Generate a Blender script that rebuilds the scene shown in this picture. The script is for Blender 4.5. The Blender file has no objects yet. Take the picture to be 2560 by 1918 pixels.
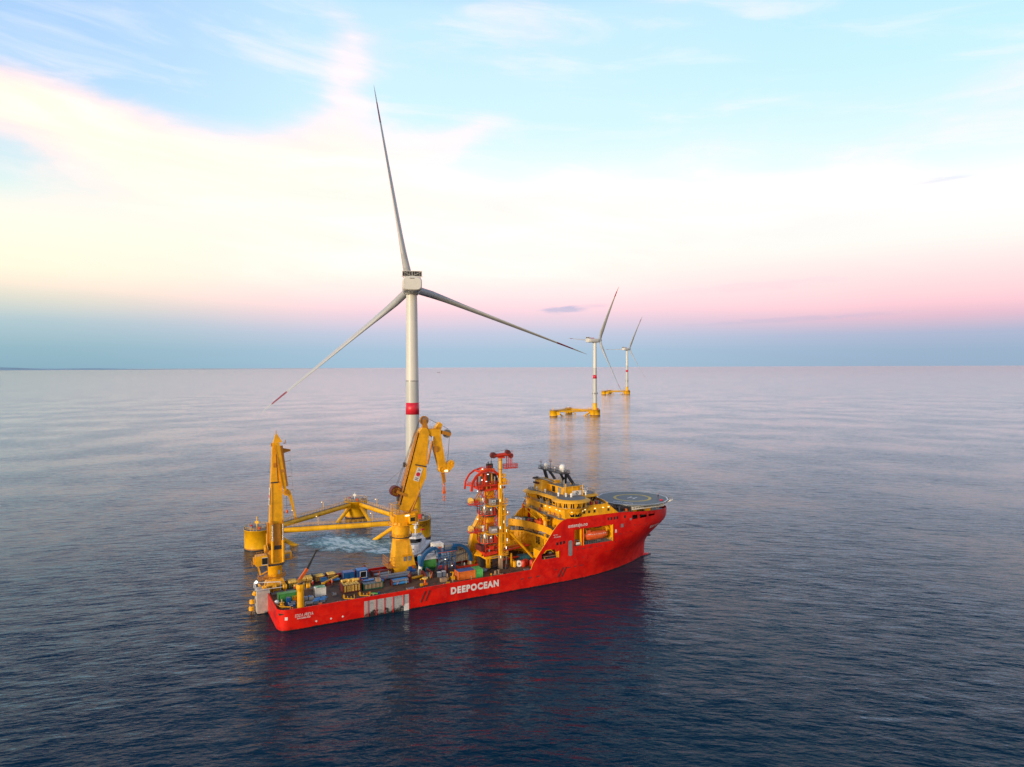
import bpy, bmesh, math, random
from mathutils import Matrix, Vector
random.seed(7)
sc = bpy.context.scene
COL = sc.collection
PI = math.pi
R_ = math.radians

# ------------------------------------------------------------------ camera
F_PX, PITCH, ROLL, CAM_H = 1707.0, math.atan(41.3/1707.0), R_(0.207), 72.0
fwd = Vector((0, math.cos(PITCH), -math.sin(PITCH)))
up0 = Vector((0, math.sin(PITCH), math.cos(PITCH)))
rt0 = Vector((1, 0, 0))
rt = rt0*math.cos(ROLL) - up0*math.sin(ROLL)
up = up0*math.cos(ROLL) + rt0*math.sin(ROLL)
cam_d = bpy.data.cameras.new('camera')
cam = bpy.data.objects.new('camera', cam_d); COL.objects.link(cam)
cam_d.sensor_fit = 'HORIZONTAL'; cam_d.sensor_width = 36.0
cam_d.lens = F_PX/2560.0*36.0
cam_d.clip_start = 1.0; cam_d.clip_end = 400000.0
m = Matrix((( rt.x, up.x, -fwd.x, 0), (rt.y, up.y, -fwd.y, 0), (rt.z, up.z, -fwd.z, CAM_H), (0, 0, 0, 1)))
cam.matrix_world = m
sc.camera = cam

# ------------------------------------------------------------------ view
vs = sc.view_settings
vs.view_transform = 'Standard'; vs.look = 'None'; vs.exposure = 0.0; vs.gamma = 1.0
sc.cycles.max_bounces = 6
sc.cycles.glossy_bounces = 3
sc.cycles.diffuse_bounces = 2
sc.cycles.transparent_max_bounces = 6
sc.cycles.sample_clamp_indirect = 6.0
sc.cycles.caustics_reflective = False
sc.cycles.caustics_refractive = False

def s2l(c):
    return tuple((x/12.92 if x <= 0.04045 else ((x+0.055)/1.055)**2.4) for x in [v/255.0 for v in c]) + (1.0,)

# ------------------------------------------------------------------ sky
SUN_EL, SUN_AZ = R_(8.0), R_(-140.0)      # azimuth measured from +Y towards +X
world = bpy.data.worlds.new('World'); sc.world = world
world.use_nodes = True
wt = world.node_tree; wt.nodes.clear()
class NT:
    """tiny helper to write node maths"""
    def __init__(s, t): s.t = t
    def n(s, typ, **kw):
        nd = s.t.nodes.new(typ)
        for k, v in kw.items(): setattr(nd, k, v)
        return nd
    def link(s, a, b): s.t.links.new(a, b)
    def put(s, sock, v):
        if isinstance(v, (int, float)): sock.default_value = v
        elif isinstance(v, (tuple, list)): sock.default_value = v
        else: s.t.links.new(v, sock)
    def m(s, op, a, b=0.0, c=None, clamp=False):
        nd = s.n('ShaderNodeMath', operation=op); nd.use_clamp = clamp
        s.put(nd.inputs[0], a); s.put(nd.inputs[1], b)
        if c is not None: s.put(nd.inputs[2], c)
        return nd.outputs[0]
    def ss(s, x, a, b):       # smoothstep a..b
        nd = s.n('ShaderNodeMapRange', interpolation_type='SMOOTHSTEP')
        s.put(nd.inputs[0], x); s.put(nd.inputs[1], a); s.put(nd.inputs[2], b)
        s.put(nd.inputs[3], 0.0); s.put(nd.inputs[4], 1.0)
        return nd.outputs[0]
    def mix(s, f, a, b, bt='MIX'):
        nd = s.n('ShaderNodeMix', data_type='RGBA', blend_type=bt)
        s.put(nd.inputs[0], f); s.put(nd.inputs[6], a); s.put(nd.inputs[7], b)
        return nd.outputs[2]
    def comb(s, x, y, z):
        nd = s.n('ShaderNodeCombineXYZ'); s.put(nd.inputs[0], x); s.put(nd.inputs[1], y); s.put(nd.inputs[2], z)
        return nd.outputs[0]
    def noise(s, vec, scale=1.0, detail=4.0, rough=0.5, dist=0.0):
        nd = s.n('ShaderNodeTexNoise'); s.put(nd.inputs['Vector'], vec)
        s.put(nd.inputs['Scale'], scale); s.put(nd.inputs['Detail'], detail)
        s.put(nd.inputs['Roughness'], rough); s.put(nd.inputs['Distortion'], dist)
        return nd.outputs['Fac']
    def ramp(s, f, stops, interp='LINEAR'):
        nd = s.n('ShaderNodeValToRGB'); s.put(nd.inputs[0], f); cr = nd.color_ramp; cr.interpolation = interp
        while len(cr.elements) < len(stops): cr.elements.new(0.5)
        for e, (p, c) in zip(cr.elements, stops): e.position = p; e.color = c
        return nd.outputs[0]

W = NT(wt)
tc = W.n('ShaderNodeTexCoord')
sep = W.n('ShaderNodeSeparateXYZ'); W.link(tc.outputs['Generated'], sep.inputs[0])
dx, dy, dz = sep.outputs
el = W.m('MULTIPLY', W.m('ARCSINE', dz), 180/PI)                 # degrees above the horizon
az = W.m('MULTIPLY', W.m('ARCTAN2', dx, dy), 180/PI)             # degrees right of +Y
wv = W.comb(W.m('MULTIPLY', az, 0.03), W.m('MULTIPLY', el, 0.10), 0.0)
wob = W.m('SUBTRACT', W.noise(wv, 1.6, 3, 0.5), 0.5)
elw = W.m('ADD', el, W.m('MULTIPLY', wob, 2.2))
t01 = W.m('DIVIDE', W.m('MAXIMUM', W.m('MULTIPLY', W.m('ADD', el, W.m('MULTIPLY', wob, W.ss(el, 1.0, 6.0))), 1.0), 0.0), 60.0, clamp=True)
def stops(lst): return [(e/60.0, s2l(c)) for e, c in lst]
centre = W.ramp(t01, stops([(0, (154, 184, 206)), (1.4, (160, 186, 208)), (2.8, (186, 192, 214)), (4.4, (232, 202, 214)), (6.0, (272, 220, 222)),
    (8.5, (284, 240, 230)), (11.5, (276, 246, 238)), (15, (236, 244, 249)), (19, (206, 237, 250)), (27, (190, 226, 248)), (33, (120, 170, 218)), (40, (56, 104, 168)), (60, (24, 54, 108))]))
right = W.ramp(t01, stops([(0, (144, 168, 192)), (1.2, (148, 170, 196)), (2.4, (166, 174, 200)), (3.6, (216, 180, 198)), (5.0, (256, 202, 208)), (6.8, (268, 218, 218)),
    (9, (268, 238, 232)), (12, (252, 246, 246)), (15, (220, 241, 250)), (22, (192, 232, 250)), (29, (180, 221, 248)), (34, (112, 162, 214)), (41, (54, 102, 166)), (60, (24, 54, 108))]))
left = W.ramp(t01, stops([(0, (132, 168, 184)), (1.5, (142, 176, 190)), (3.4, (170, 192, 200)), (5.0, (216, 214, 200)), (7.0, (268, 240, 214)),
    (9.5, (266, 244, 224)), (12.5, (214, 234, 232)), (16, (178, 220, 242)), (20, (172, 208, 242)), (28, (158, 192, 238)), (33, (116, 158, 212)), (40, (56, 100, 164)), (60, (24, 52, 106))]))
base = W.mix(W.ss(az, -8.0, -38.0), centre, left)
base = W.mix(W.ss(az, 2.0, 34.0), base, right)
# big cream cloud: soft lobes (az, el, half widths, tilt) broken up by stretched noise
def lobe(a0, e0, wa, we, tilt=0.0, p=1.0):
    ca, sa = math.cos(R_(tilt)), math.sin(R_(tilt))
    x = W.m('SUBTRACT', az, a0); y = W.m('SUBTRACT', el, e0)
    xr = W.m('DIVIDE', W.m('ADD', W.m('MULTIPLY', x, ca), W.m('MULTIPLY', y, sa)), wa)
    yr = W.m('DIVIDE', W.m('SUBTRACT', W.m('MULTIPLY', y, ca), W.m('MULTIPLY', x, sa)), we)
    d = W.m('ADD', W.m('MULTIPLY', xr, xr), W.m('MULTIPLY', yr, yr))
    return W.m('MULTIPLY', W.m('EXPONENT', W.m('MULTIPLY', d, -1.0)), p)
lobes = [(-31, 16.6, 9, 2.2, -14, 0.75), (-18, 13.2, 14, 4.2, -6, 1.0), (-8, 10, 15, 4.6, 0, 0.9), (-13.5, 22.0, 2.2, 3.6, -14, 0.5),
         (-15, 17.2, 7, 2.2, 8, 0.5), (6, 10.8, 16, 3.0, 4, 0.75), (22, 10.8, 14, 2.2, 10, 0.42), (-5, 18.2, 6, 1.2, 22, 0.42), (30, 16.2, 10, 2.0, 14, 0.28), (-27, 7.5, 12, 1.6, 2, 0.25), (0, 26, 5, 3.0, 60, 0.22), (-40, 18.6, 7, 2.0, -14, 0.55)]
cl = None
for L in lobes:
    o = lobe(*L); cl = o if cl is None else W.m('ADD', cl, o)
cv = W.comb(W.m('MULTIPLY', W.m('ADD', az, W.m('MULTIPLY', el, 0.35)), 0.075), W.m('MULTIPLY', W.m('SUBTRACT', el, W.m('MULTIPLY', az, 0.12)), 0.17), 3.1)
n1 = W.noise(cv, 1.0, 8, 0.56, 0.35)
cv2 = W.comb(W.m('MULTIPLY', W.m('SUBTRACT', az, W.m('MULTIPLY', el, 0.8)), 0.055), W.m('MULTIPLY', W.m('ADD', el, W.m('MULTIPLY', az, 0.10)), 0.34), 7.7)
n2 = W.noise(cv2, 1.3, 7, 0.6, 0.5)
cn = W.m('ADD', W.m('MULTIPLY', W.m('SUBTRACT', n1, 0.5), 1.35), W.m('MULTIPLY', W.m('SUBTRACT', n2, 0.5), 0.95))
cm = W.ss(W.m('ADD', cl, W.m('MULTIPLY', cn, 0.85)), 0.02, 1.08)
cm = W.m('MULTIPLY', cm, W.ss(el, 4.0, 9.0))
ccol = W.mix(W.ss(az, -36.0, 2.0), (1.36, 0.90, 0.76, 1), (1.30, 0.89, 0.84, 1))
ccol = W.mix(W.ss(az, 6.0, 34.0), ccol, (1.22, 0.865, 0.85, 1))
cbright = W.m('ADD', 0.93, W.m('ADD', W.m('MULTIPLY', cm, 0.08), W.m('MULTIPLY', W.m('SUBTRACT', n2, 0.5), 0.30)))
ccol = W.mix(1.0, ccol, W.comb(cbright, cbright, cbright), 'MULTIPLY')
sky = W.mix(cm, base, ccol)
# thin veil streaks over the blue
veil = W.m('MULTIPLY', W.m('MULTIPLY', W.ss(n2, 0.48, 0.74), W.ss(el, 9.0, 17.0)), 0.42)
sky = W.mix(veil, sky, s2l((238, 240, 250)))
n3 = W.noise(W.comb(W.m('MULTIPLY', az, 0.45), W.m('MULTIPLY', el, 2.6), 1.0), 1.0, 5, 0.6, 0.6)
# small grey-violet cloud bars low over the horizon
def bar(a0, e0, wa, we, p):
    b = lobe(a0, e0, wa, we, 2.0, 1.0)
    return W.m('MULTIPLY', W.ss(W.m('MULTIPLY', b, W.m('ADD', 1.0, W.m('MULTIPLY', W.m('SUBTRACT', n3, 0.5), 3.0))), 0.25, 1.0), p)
for a0, e0, wa, we, p in [(4.3, 4.75, 2.2, 0.34, 0.60), (6.2, 5.0, 2.2, 0.22, 0.25), (32.0, 12.9, 2.0, 0.22, 0.20), (22, 3.6, 9, 0.25, 0.22), (20, 6.3, 7, 0.5, 0.12)]:
    sky = W.mix(bar(a0, e0, wa, we, p), sky, s2l((160, 172, 205)))
# behind the camera: the after-glow of the setting sun
back = W.ss(dy, 0.25, -0.55)
glow = W.ramp(t01, stops([(0, (252, 190, 130)), (4, (255, 214, 160)), (12, (252, 230, 200)), (24, (206, 222, 236)), (40, (140, 176, 220)), (60, (70, 108, 160))]))
glow = W.mix(W.ss(n1, 0.42, 0.62), glow, W.mix(0.45, glow, s2l((235, 214, 205))))
sky = W.mix(W.m('MULTIPLY', back, 1.0), sky, glow)
nish = W.n('ShaderNodeTexSky', sky_type='NISHITA')
nish.sun_disc = False; nish.sun_elevation = SUN_EL; nish.sun_rotation = SUN_AZ; nish.altitude = 70
nish.air_density = 1.0; nish.dust_density = 1.5; nish.ozone_density = 1.5
bg1 = W.n('ShaderNodeBackground'); W.link(sky, bg1.inputs[0]); bg1.inputs[1].default_value = 1.12
bg2 = W.n('ShaderNodeBackground'); W.link(nish.outputs[0], bg2.inputs[0]); bg2.inputs[1].default_value = 0.006
add = W.n('ShaderNodeAddShader'); W.link(bg1.outputs[0], add.inputs[0]); W.link(bg2.outputs[0], add.inputs[1])
wo = W.n('ShaderNodeOutputWorld'); W.link(add.outputs[0], wo.inputs[0])

# ------------------------------------------------------------------ sun: low, soft, behind the left shoulder
sd = bpy.data.lights.new('sun', 'SUN'); sd.energy = 3.3; sd.angle = R_(16); sd.color = (1.0, 0.80, 0.55)
sun = bpy.data.objects.new('sun', sd); COL.objects.link(sun)
sv = Vector((math.sin(SUN_AZ)*math.cos(SUN_EL), math.cos(SUN_AZ)*math.cos(SUN_EL), math.sin(SUN_EL)))
sun.rotation_euler = sv.to_track_quat('Z', 'Y').to_euler()

# ------------------------------------------------------------------ materials
MATS = {}
def mat_new(name):
    mt = bpy.data.materials.new(name); mt.use_nodes = True
    mt.node_tree.nodes.clear(); MATS[name] = mt
    return mt, NT(mt.node_tree)
def finish(N, shader):
    o = N.n('ShaderNodeOutputMaterial'); N.link(shader, o.inputs[0])
def paint(name, col, rough=0.45, dirt=0.25, dirtcol=(0.10, 0.05, 0.025), streak=0.5, scale=0.6, metallic=0.0, spec=0.5, var=0.16, corr=None):
    """painted or bare steel with uneven tone, rust blooms and vertical run marks"""
    mt, N = mat_new(name)
    t = N.n('ShaderNodeTexCoord'); ob = t.outputs['Object']
    mp = N.n('ShaderNodeMapping'); N.link(ob, mp.inputs[0]); mp.inputs['Scale'].default_value = (2.2, 2.2, 0.22)
    a = N.noise(ob, scale, 6, 0.6); b = N.noise(mp.outputs[0], scale*1.5, 5, 0.6); c = N.noise(ob, scale*7, 3, 0.6)
    d = N.m('ADD', N.m('MULTIPLY', a, 1-streak*0.6), N.m('MULTIPLY', b, streak*0.6))
    d = N.m('ADD', N.m('MULTIPLY', d, 0.8), N.m('MULTIPLY', c, 0.2))
    mask = N.m('MULTIPLY', N.ss(d, 0.53, 0.66), dirt)
    col4 = tuple(col) + (1,)
    hi = tuple(min(1, x*(1+var)) for x in col) + (1,); lo = tuple(x*(1-var) for x in col) + (1,)
    cc = N.mix(N.ss(a, 0.35, 0.65), lo, hi)
    cc = N.mix(mask, cc, tuple(dirtcol)+(1,))
    p = N.n('ShaderNodeBsdfPrincipled')
    N.link(cc, p.inputs['Base Color']); p.inputs['Metallic'].default_value = metallic
    N.put(p.inputs['Roughness'], N.m('ADD', rough, N.m('MULTIPLY', mask, 0.3)))
    p.inputs['Specular IOR Level'].default_value = spec
    if corr:      # corrugated sheet: ribs along one axis
        sp = N.n('ShaderNodeSeparateXYZ'); N.link(ob, sp.inputs[0])
        s_ = N.m('SINE', N.m('MULTIPLY', N.m('ADD', sp.outputs[0], sp.outputs[1]), corr))
        bp = N.n('ShaderNodeBump'); N.put(bp.inputs['Height'], s_); bp.inputs['Distance'].default_value = 0.06; bp.inputs['Strength'].default_value = 1.0
        N.link(bp.outputs[0], p.inputs['Normal'])
    finish(N, p.outputs[0]); return mt
def emit(name, col, s):
    mt, N = mat_new(name); e = N.n('ShaderNodeEmission'); e.inputs[0].default_value = tuple(col)+(1,); e.inputs[1].default_value = s
    finish(N, e.outputs[0]); return mt

M = {}
M['yellow'] = paint('yellow_paint', (0.86, 0.41, 0.004), 0.42, 0.5, (0.16, 0.06, 0.012), 0.8, 0.5)
M['yellow_clean'] = paint('yellow_floater_paint', (0.90, 0.46, 0.004), 0.45, 0.18, (0.40, 0.18, 0.02), 0.8, 0.25)
M['ochre'] = paint('ochre_house_paint', (0.74, 0.37, 0.012), 0.5, 0.35, (0.18, 0.08, 0.02), 0.7, 0.4)
M['orange'] = paint('orange_paint', (0.75, 0.13, 0.01), 0.45, 0.35, scale=0.8)
M['crane_walk'] = paint('weathered_crane_paint', (0.50, 0.20, 0.012), 0.6, 0.75, (0.09, 0.035, 0.015), 0.6, 1.2)
M['red_frame'] = paint('red_frame_paint', (0.60, 0.035, 0.012), 0.45, 0.35)
M['maroon'] = paint('maroon_paint', (0.13, 0.018, 0.014), 0.55, 0.4, scale=1.0)
M['white'] = paint('white_paint', (0.74, 0.74, 0.72), 0.4, 0.25, (0.35, 0.28, 0.2), 0.7)
M['offwhite'] = paint('weathered_white', (0.50, 0.475, 0.43), 0.5, 0.5, (0.2, 0.13, 0.09), 0.8)
M['white_ribbed'] = paint('white_ribbed_sheet', (0.72, 0.73, 0.72), 0.4, 0.2, (0.35, 0.28, 0.2), 0.7, corr=22)
M['tower'] = paint('turbine_white', (0.66, 0.66, 0.62), 0.4, 0.08, (0.4, 0.38, 0.33), 0.9, 0.12, var=0.04)
M['tower_grey'] = paint('turbine_grey', (0.52, 0.54, 0.52), 0.4, 0.10, (0.36, 0.36, 0.32), 0.9, 0.12, var=0.04)
M['blade'] = paint('blade_grey', (0.47, 0.49, 0.50), 0.35, 0.10, (0.25, 0.25, 0.24), 0.5, 0.1, var=0.05)
M['blade_red'] = paint('blade_red', (0.27, 0.03, 0.04), 0.4, 0.05)
M['band_red'] = paint('signal_red', (0.66, 0.02, 0.045), 0.4, 0.05)
M['black'] = paint('black_paint', (0.012, 0.014, 0.02), 0.4, 0.3, (0.05, 0.04, 0.03))
M['dark'] = paint('dark_steel', (0.035, 0.035, 0.038), 0.5, 0.4)
M['steel'] = paint('galvanised_steel', (0.30, 0.30, 0.29), 0.42, 0.35, (0.12, 0.08, 0.05), metallic=0.5)
M['chrome'] = paint('chromed_rod', (0.75, 0.76, 0.78), 0.15, 0.05, metallic=1.0)
M['rope'] = paint('wire_rope', (0.05, 0.045, 0.04), 0.6, 0.1)
M['glass'] = paint('dark_glass', (0.012, 0.014, 0.018), 0.08, 0.0, spec=0.8)
M['green'] = paint('green_ribbed_sheet', (0.035, 0.26, 0.045), 0.45, 0.3, corr=20)
M['green_top'] = paint('green_paint', (0.06, 0.36, 0.08), 0.45, 0.25)
M['green_dark'] = paint('dark_green_paint', (0.012, 0.10, 0.055), 0.45, 0.4)
M['green_light'] = paint('light_green_ribbed_sheet', (0.09, 0.50, 0.11), 0.45, 0.2, corr=20)
M['blue'] = paint('blue_paint', (0.008, 0.085, 0.30), 0.42, 0.25)
M['blue_frame'] = paint('blue_frame_paint', (0.006, 0.085, 0.24), 0.42, 0.25)
M['blue_light'] = paint('light_blue_cover', (0.02, 0.22, 0.55), 0.5, 0.2)
M['teal'] = paint('teal_ribbed_sheet', (0.01, 0.14, 0.20), 0.45, 0.35, corr=20)
M['orange_sheet'] = paint('orange_ribbed_sheet', (0.78, 0.17, 0.012), 0.45, 0.25, corr=20)
M['tan'] = paint('pale_crate_wood', (0.40, 0.27, 0.17), 0.7, 0.3, scale=1.2)
M['cream'] = paint('cream_module_skin', (0.78, 0.50, 0.10), 0.55, 0.45, (0.35, 0.17, 0.03), 0.4, 1.5)
M['cream_wall'] = paint('pale_reel_wall', (0.50, 0.44, 0.33), 0.55, 0.4, scale=0.8, corr=9)
M['grey'] = paint('grey_paint', (0.22, 0.23, 0.25), 0.5, 0.35)
M['grey_blue'] = paint('grey_blue_pipe', (0.17, 0.21, 0.28), 0.4, 0.3)
M['deck_grey'] = paint('grey_deck', (0.17, 0.185, 0.19), 0.6, 0.35)
M['helideck'] = paint('helideck_coating', (0.13, 0.165, 0.17), 0.6, 0.3, (0.16, 0.17, 0.16), 0.2, 0.5)
M['mark_white'] = paint('white_marking', (0.74, 0.73, 0.72), 0.5, 0.55, (0.45, 0.22, 0.18), 0.7, 1.4)
M['mark_yellow'] = paint('yellow_marking', (0.62, 0.42, 0.02), 0.5, 0.2)
M['mark_dark'] = paint('dark_marking', (0.02, 0.02, 0.02), 0.5, 0.1)
M['mark_teal'] = paint('teal_marking', (0.01, 0.18, 0.24), 0.5, 0.1)
M['hivis'] = paint('orange_workwear', (0.80, 0.09, 0.02), 0.8, 0.1)
M['navy'] = paint('navy_workwear', (0.02, 0.025, 0.05), 0.8, 0.1)
M['redwear'] = paint('red_workwear', (0.45, 0.015, 0.02), 0.8, 0.1)
M['skin'] = paint('skin', (0.45, 0.26, 0.18), 0.6, 0.0)
M['lifeboat'] = paint('lifeboat_orange', (0.80, 0.12, 0.025), 0.35, 0.2)
M['lamp'] = emit('lamp_glow', (1.0, 0.96, 0.88), 2.6)
M['lamp_warm'] = emit('warm_lamp_glow', (1.0, 0.84, 0.45), 2.2)

def hull_mat():
    mt, N = mat_new('red_hull_paint')
    t = N.n('ShaderNodeTexCoord'); ob = t.outputs['Object']
    sp = N.n('ShaderNodeSeparateXYZ'); N.link(ob, sp.inputs[0]); z = sp.outputs[2]
    mp = N.n('ShaderNodeMapping'); N.link(ob, mp.inputs[0]); mp.inputs['Scale'].default_value = (1.0, 1.0, 0.12)
    st = N.noise(mp.outputs[0], 1.1, 6, 0.65); bl = N.noise(ob, 0.22, 5, 0.55); fi = N.noise(ob, 1.6, 6, 0.7)
    c = N.mix(N.ss(bl, 0.35, 0.65), (0.56, 0.004, 0.003, 1), (0.80, 0.013, 0.004, 1))
    low = N.ss(z, 4.5, 0.2)
    rust = N.m('MULTIPLY', N.ss(N.m('ADD', N.m('MULTIPLY', st, 0.55), N.m('MULTIPLY', fi, 0.45)), 0.535, 0.68), N.m('ADD', 0.34, N.m('MULTIPLY', low, 0.55)))
    c = N.mix(rust, c, (0.13, 0.03, 0.018, 1))
    scr = N.m('MULTIPLY', N.ss(N.noise(ob, 3.4, 4, 0.8), 0.64, 0.72), N.m('MULTIPLY', low, 0.35))
    c = N.mix(scr, c, (0.35, 0.20, 0.17, 1))
    br0 = N.n('ShaderNodeTexBrick'); N.link(N.comb(sp.outputs[0], z, 0.0), br0.inputs['Vector'])
    br0.inputs['Scale'].default_value = 1.0; br0.inputs['Mortar Size'].default_value = 0.035; br0.inputs['Mortar Smooth'].default_value = 0.4; br0.inputs['Brick Width'].default_value = 7.5; br0.inputs['Row Height'].default_value = 2.6
    c = N.mix(N.m('MULTIPLY', br0.outputs['Fac'], 0.35), c, (0.22, 0.01, 0.008, 1))
    pat = N.m('MULTIPLY', N.ss(N.noise(ob, 0.5, 3, 0.4), 0.56, 0.60), 0.35)
    c = N.mix(pat, c, (0.80, 0.030, 0.014, 1))
    # dirty boot top with an uneven edge
    edge = N.m('ADD', 0.32, N.m('MULTIPLY', N.m('SUBTRACT', fi, 0.5), 0.9))
    c = N.mix(N.ss(z, edge, N.m('SUBTRACT', edge, 0.12)), c, (0.02, 0.012, 0.012, 1))
    p = N.n('ShaderNodeBsdfPrincipled'); N.link(c, p.inputs['Base Color']); N.put(p.inputs['Roughness'], N.m('ADD', 0.42, N.m('MULTIPLY', rust, 0.3))); p.inputs['Specular IOR Level'].default_value = 0.3
    # shell plating seams
    br = N.n('ShaderNodeTexBrick'); 
    N.link(N.comb(N.m('MULTIPLY', sp.outputs[0], 1.0), z, 0.0), br.inputs['Vector'])
    br.inputs['Scale'].default_value = 1.0; br.inputs['Mortar Size'].default_value = 0.03; br.inputs['Brick Width'].default_value = 7.5; br.inputs['Row Height'].default_value = 2.6
    br.inputs['Color1'].default_value = (0.5, 0.5, 0.5, 1); br.inputs['Color2'].default_value = (0.52, 0.52, 0.52, 1); br.inputs['Mortar'].default_value = (0.35, 0.35, 0.35, 1)
    h = N.m('ADD', br.outputs['Color'], N.m('MULTIPLY', bl, 0.6))
    bp = N.n('ShaderNodeBump'); N.put(bp.inputs['Height'], h); bp.inputs['Distance'].default_value = 0.12; bp.inputs['Strength'].default_value = 0.6
    N.link(bp.outputs[0], p.inputs['Normal'])
    finish(N, p.outputs[0]); return mt
M['hull'] = hull_mat()
def worn_mat():
    mt, N = mat_new('worn_grey_panel')
    t = N.n('ShaderNodeTexCoord'); ob = t.outputs['Object']
    sp = N.n('ShaderNodeSeparateXYZ'); N.link(ob, sp.inputs[0]); z = sp.outputs[2]
    mp = N.n('ShaderNodeMapping'); N.link(ob, mp.inputs[0]); mp.inputs['Scale'].default_value = (0.7, 0.7, 1.0)
    a = N.noise(mp.outputs[0], 0.8, 8, 0.7); b = N.noise(ob, 3.0, 5, 0.7)
    k = N.ss(N.m('ADD', z, N.m('MULTIPLY', N.m('SUBTRACT', a, 0.5), 7.0)), 1.9, 0.5)
    c = N.mix(N.ss(b, 0.35, 0.7), (0.46, 0.46, 0.46, 1), (0.34, 0.34, 0.35, 1))
    c = N.mix(N.m('MULTIPLY', N.ss(a, 0.52, 0.66), 0.6), c, (0.16, 0.15, 0.15, 1))
    c = N.mix(k, c, (0.012, 0.012, 0.014, 1))
    p = N.n('ShaderNodeBsdfPrincipled'); N.link(c, p.inputs['Base Color']); p.inputs['Roughness'].default_value = 0.6
    finish(N, p.outputs[0]); return mt
M['worn'] = worn_mat()
def wood_mat():
    mt, N = mat_new('brown_timber_deck')
    t = N.n('ShaderNodeTexCoord'); ob = t.outputs['Object']
    mp = N.n('ShaderNodeMapping'); N.link(ob, mp.inputs[0]); mp.inputs['Scale'].default_value = (0.25, 4.0, 1.0)
    a = N.noise(mp.outputs[0], 1.5, 5, 0.6); b = N.noise(ob, 0.35, 6, 0.6)
    c = N.mix(N.ss(a, 0.3, 0.7), (0.075, 0.034, 0.014, 1), (0.20, 0.098, 0.042, 1))
    c = N.mix(N.ss(b, 0.5, 0.66), c, (0.035, 0.025, 0.022, 1))
    p = N.n('ShaderNodeBsdfPrincipled'); N.link(c, p.inputs['Base Color']); p.inputs['Roughness'].default_value = 0.75
    finish(N, p.outputs[0]); return mt
M['wood'] = wood_mat()

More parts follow.
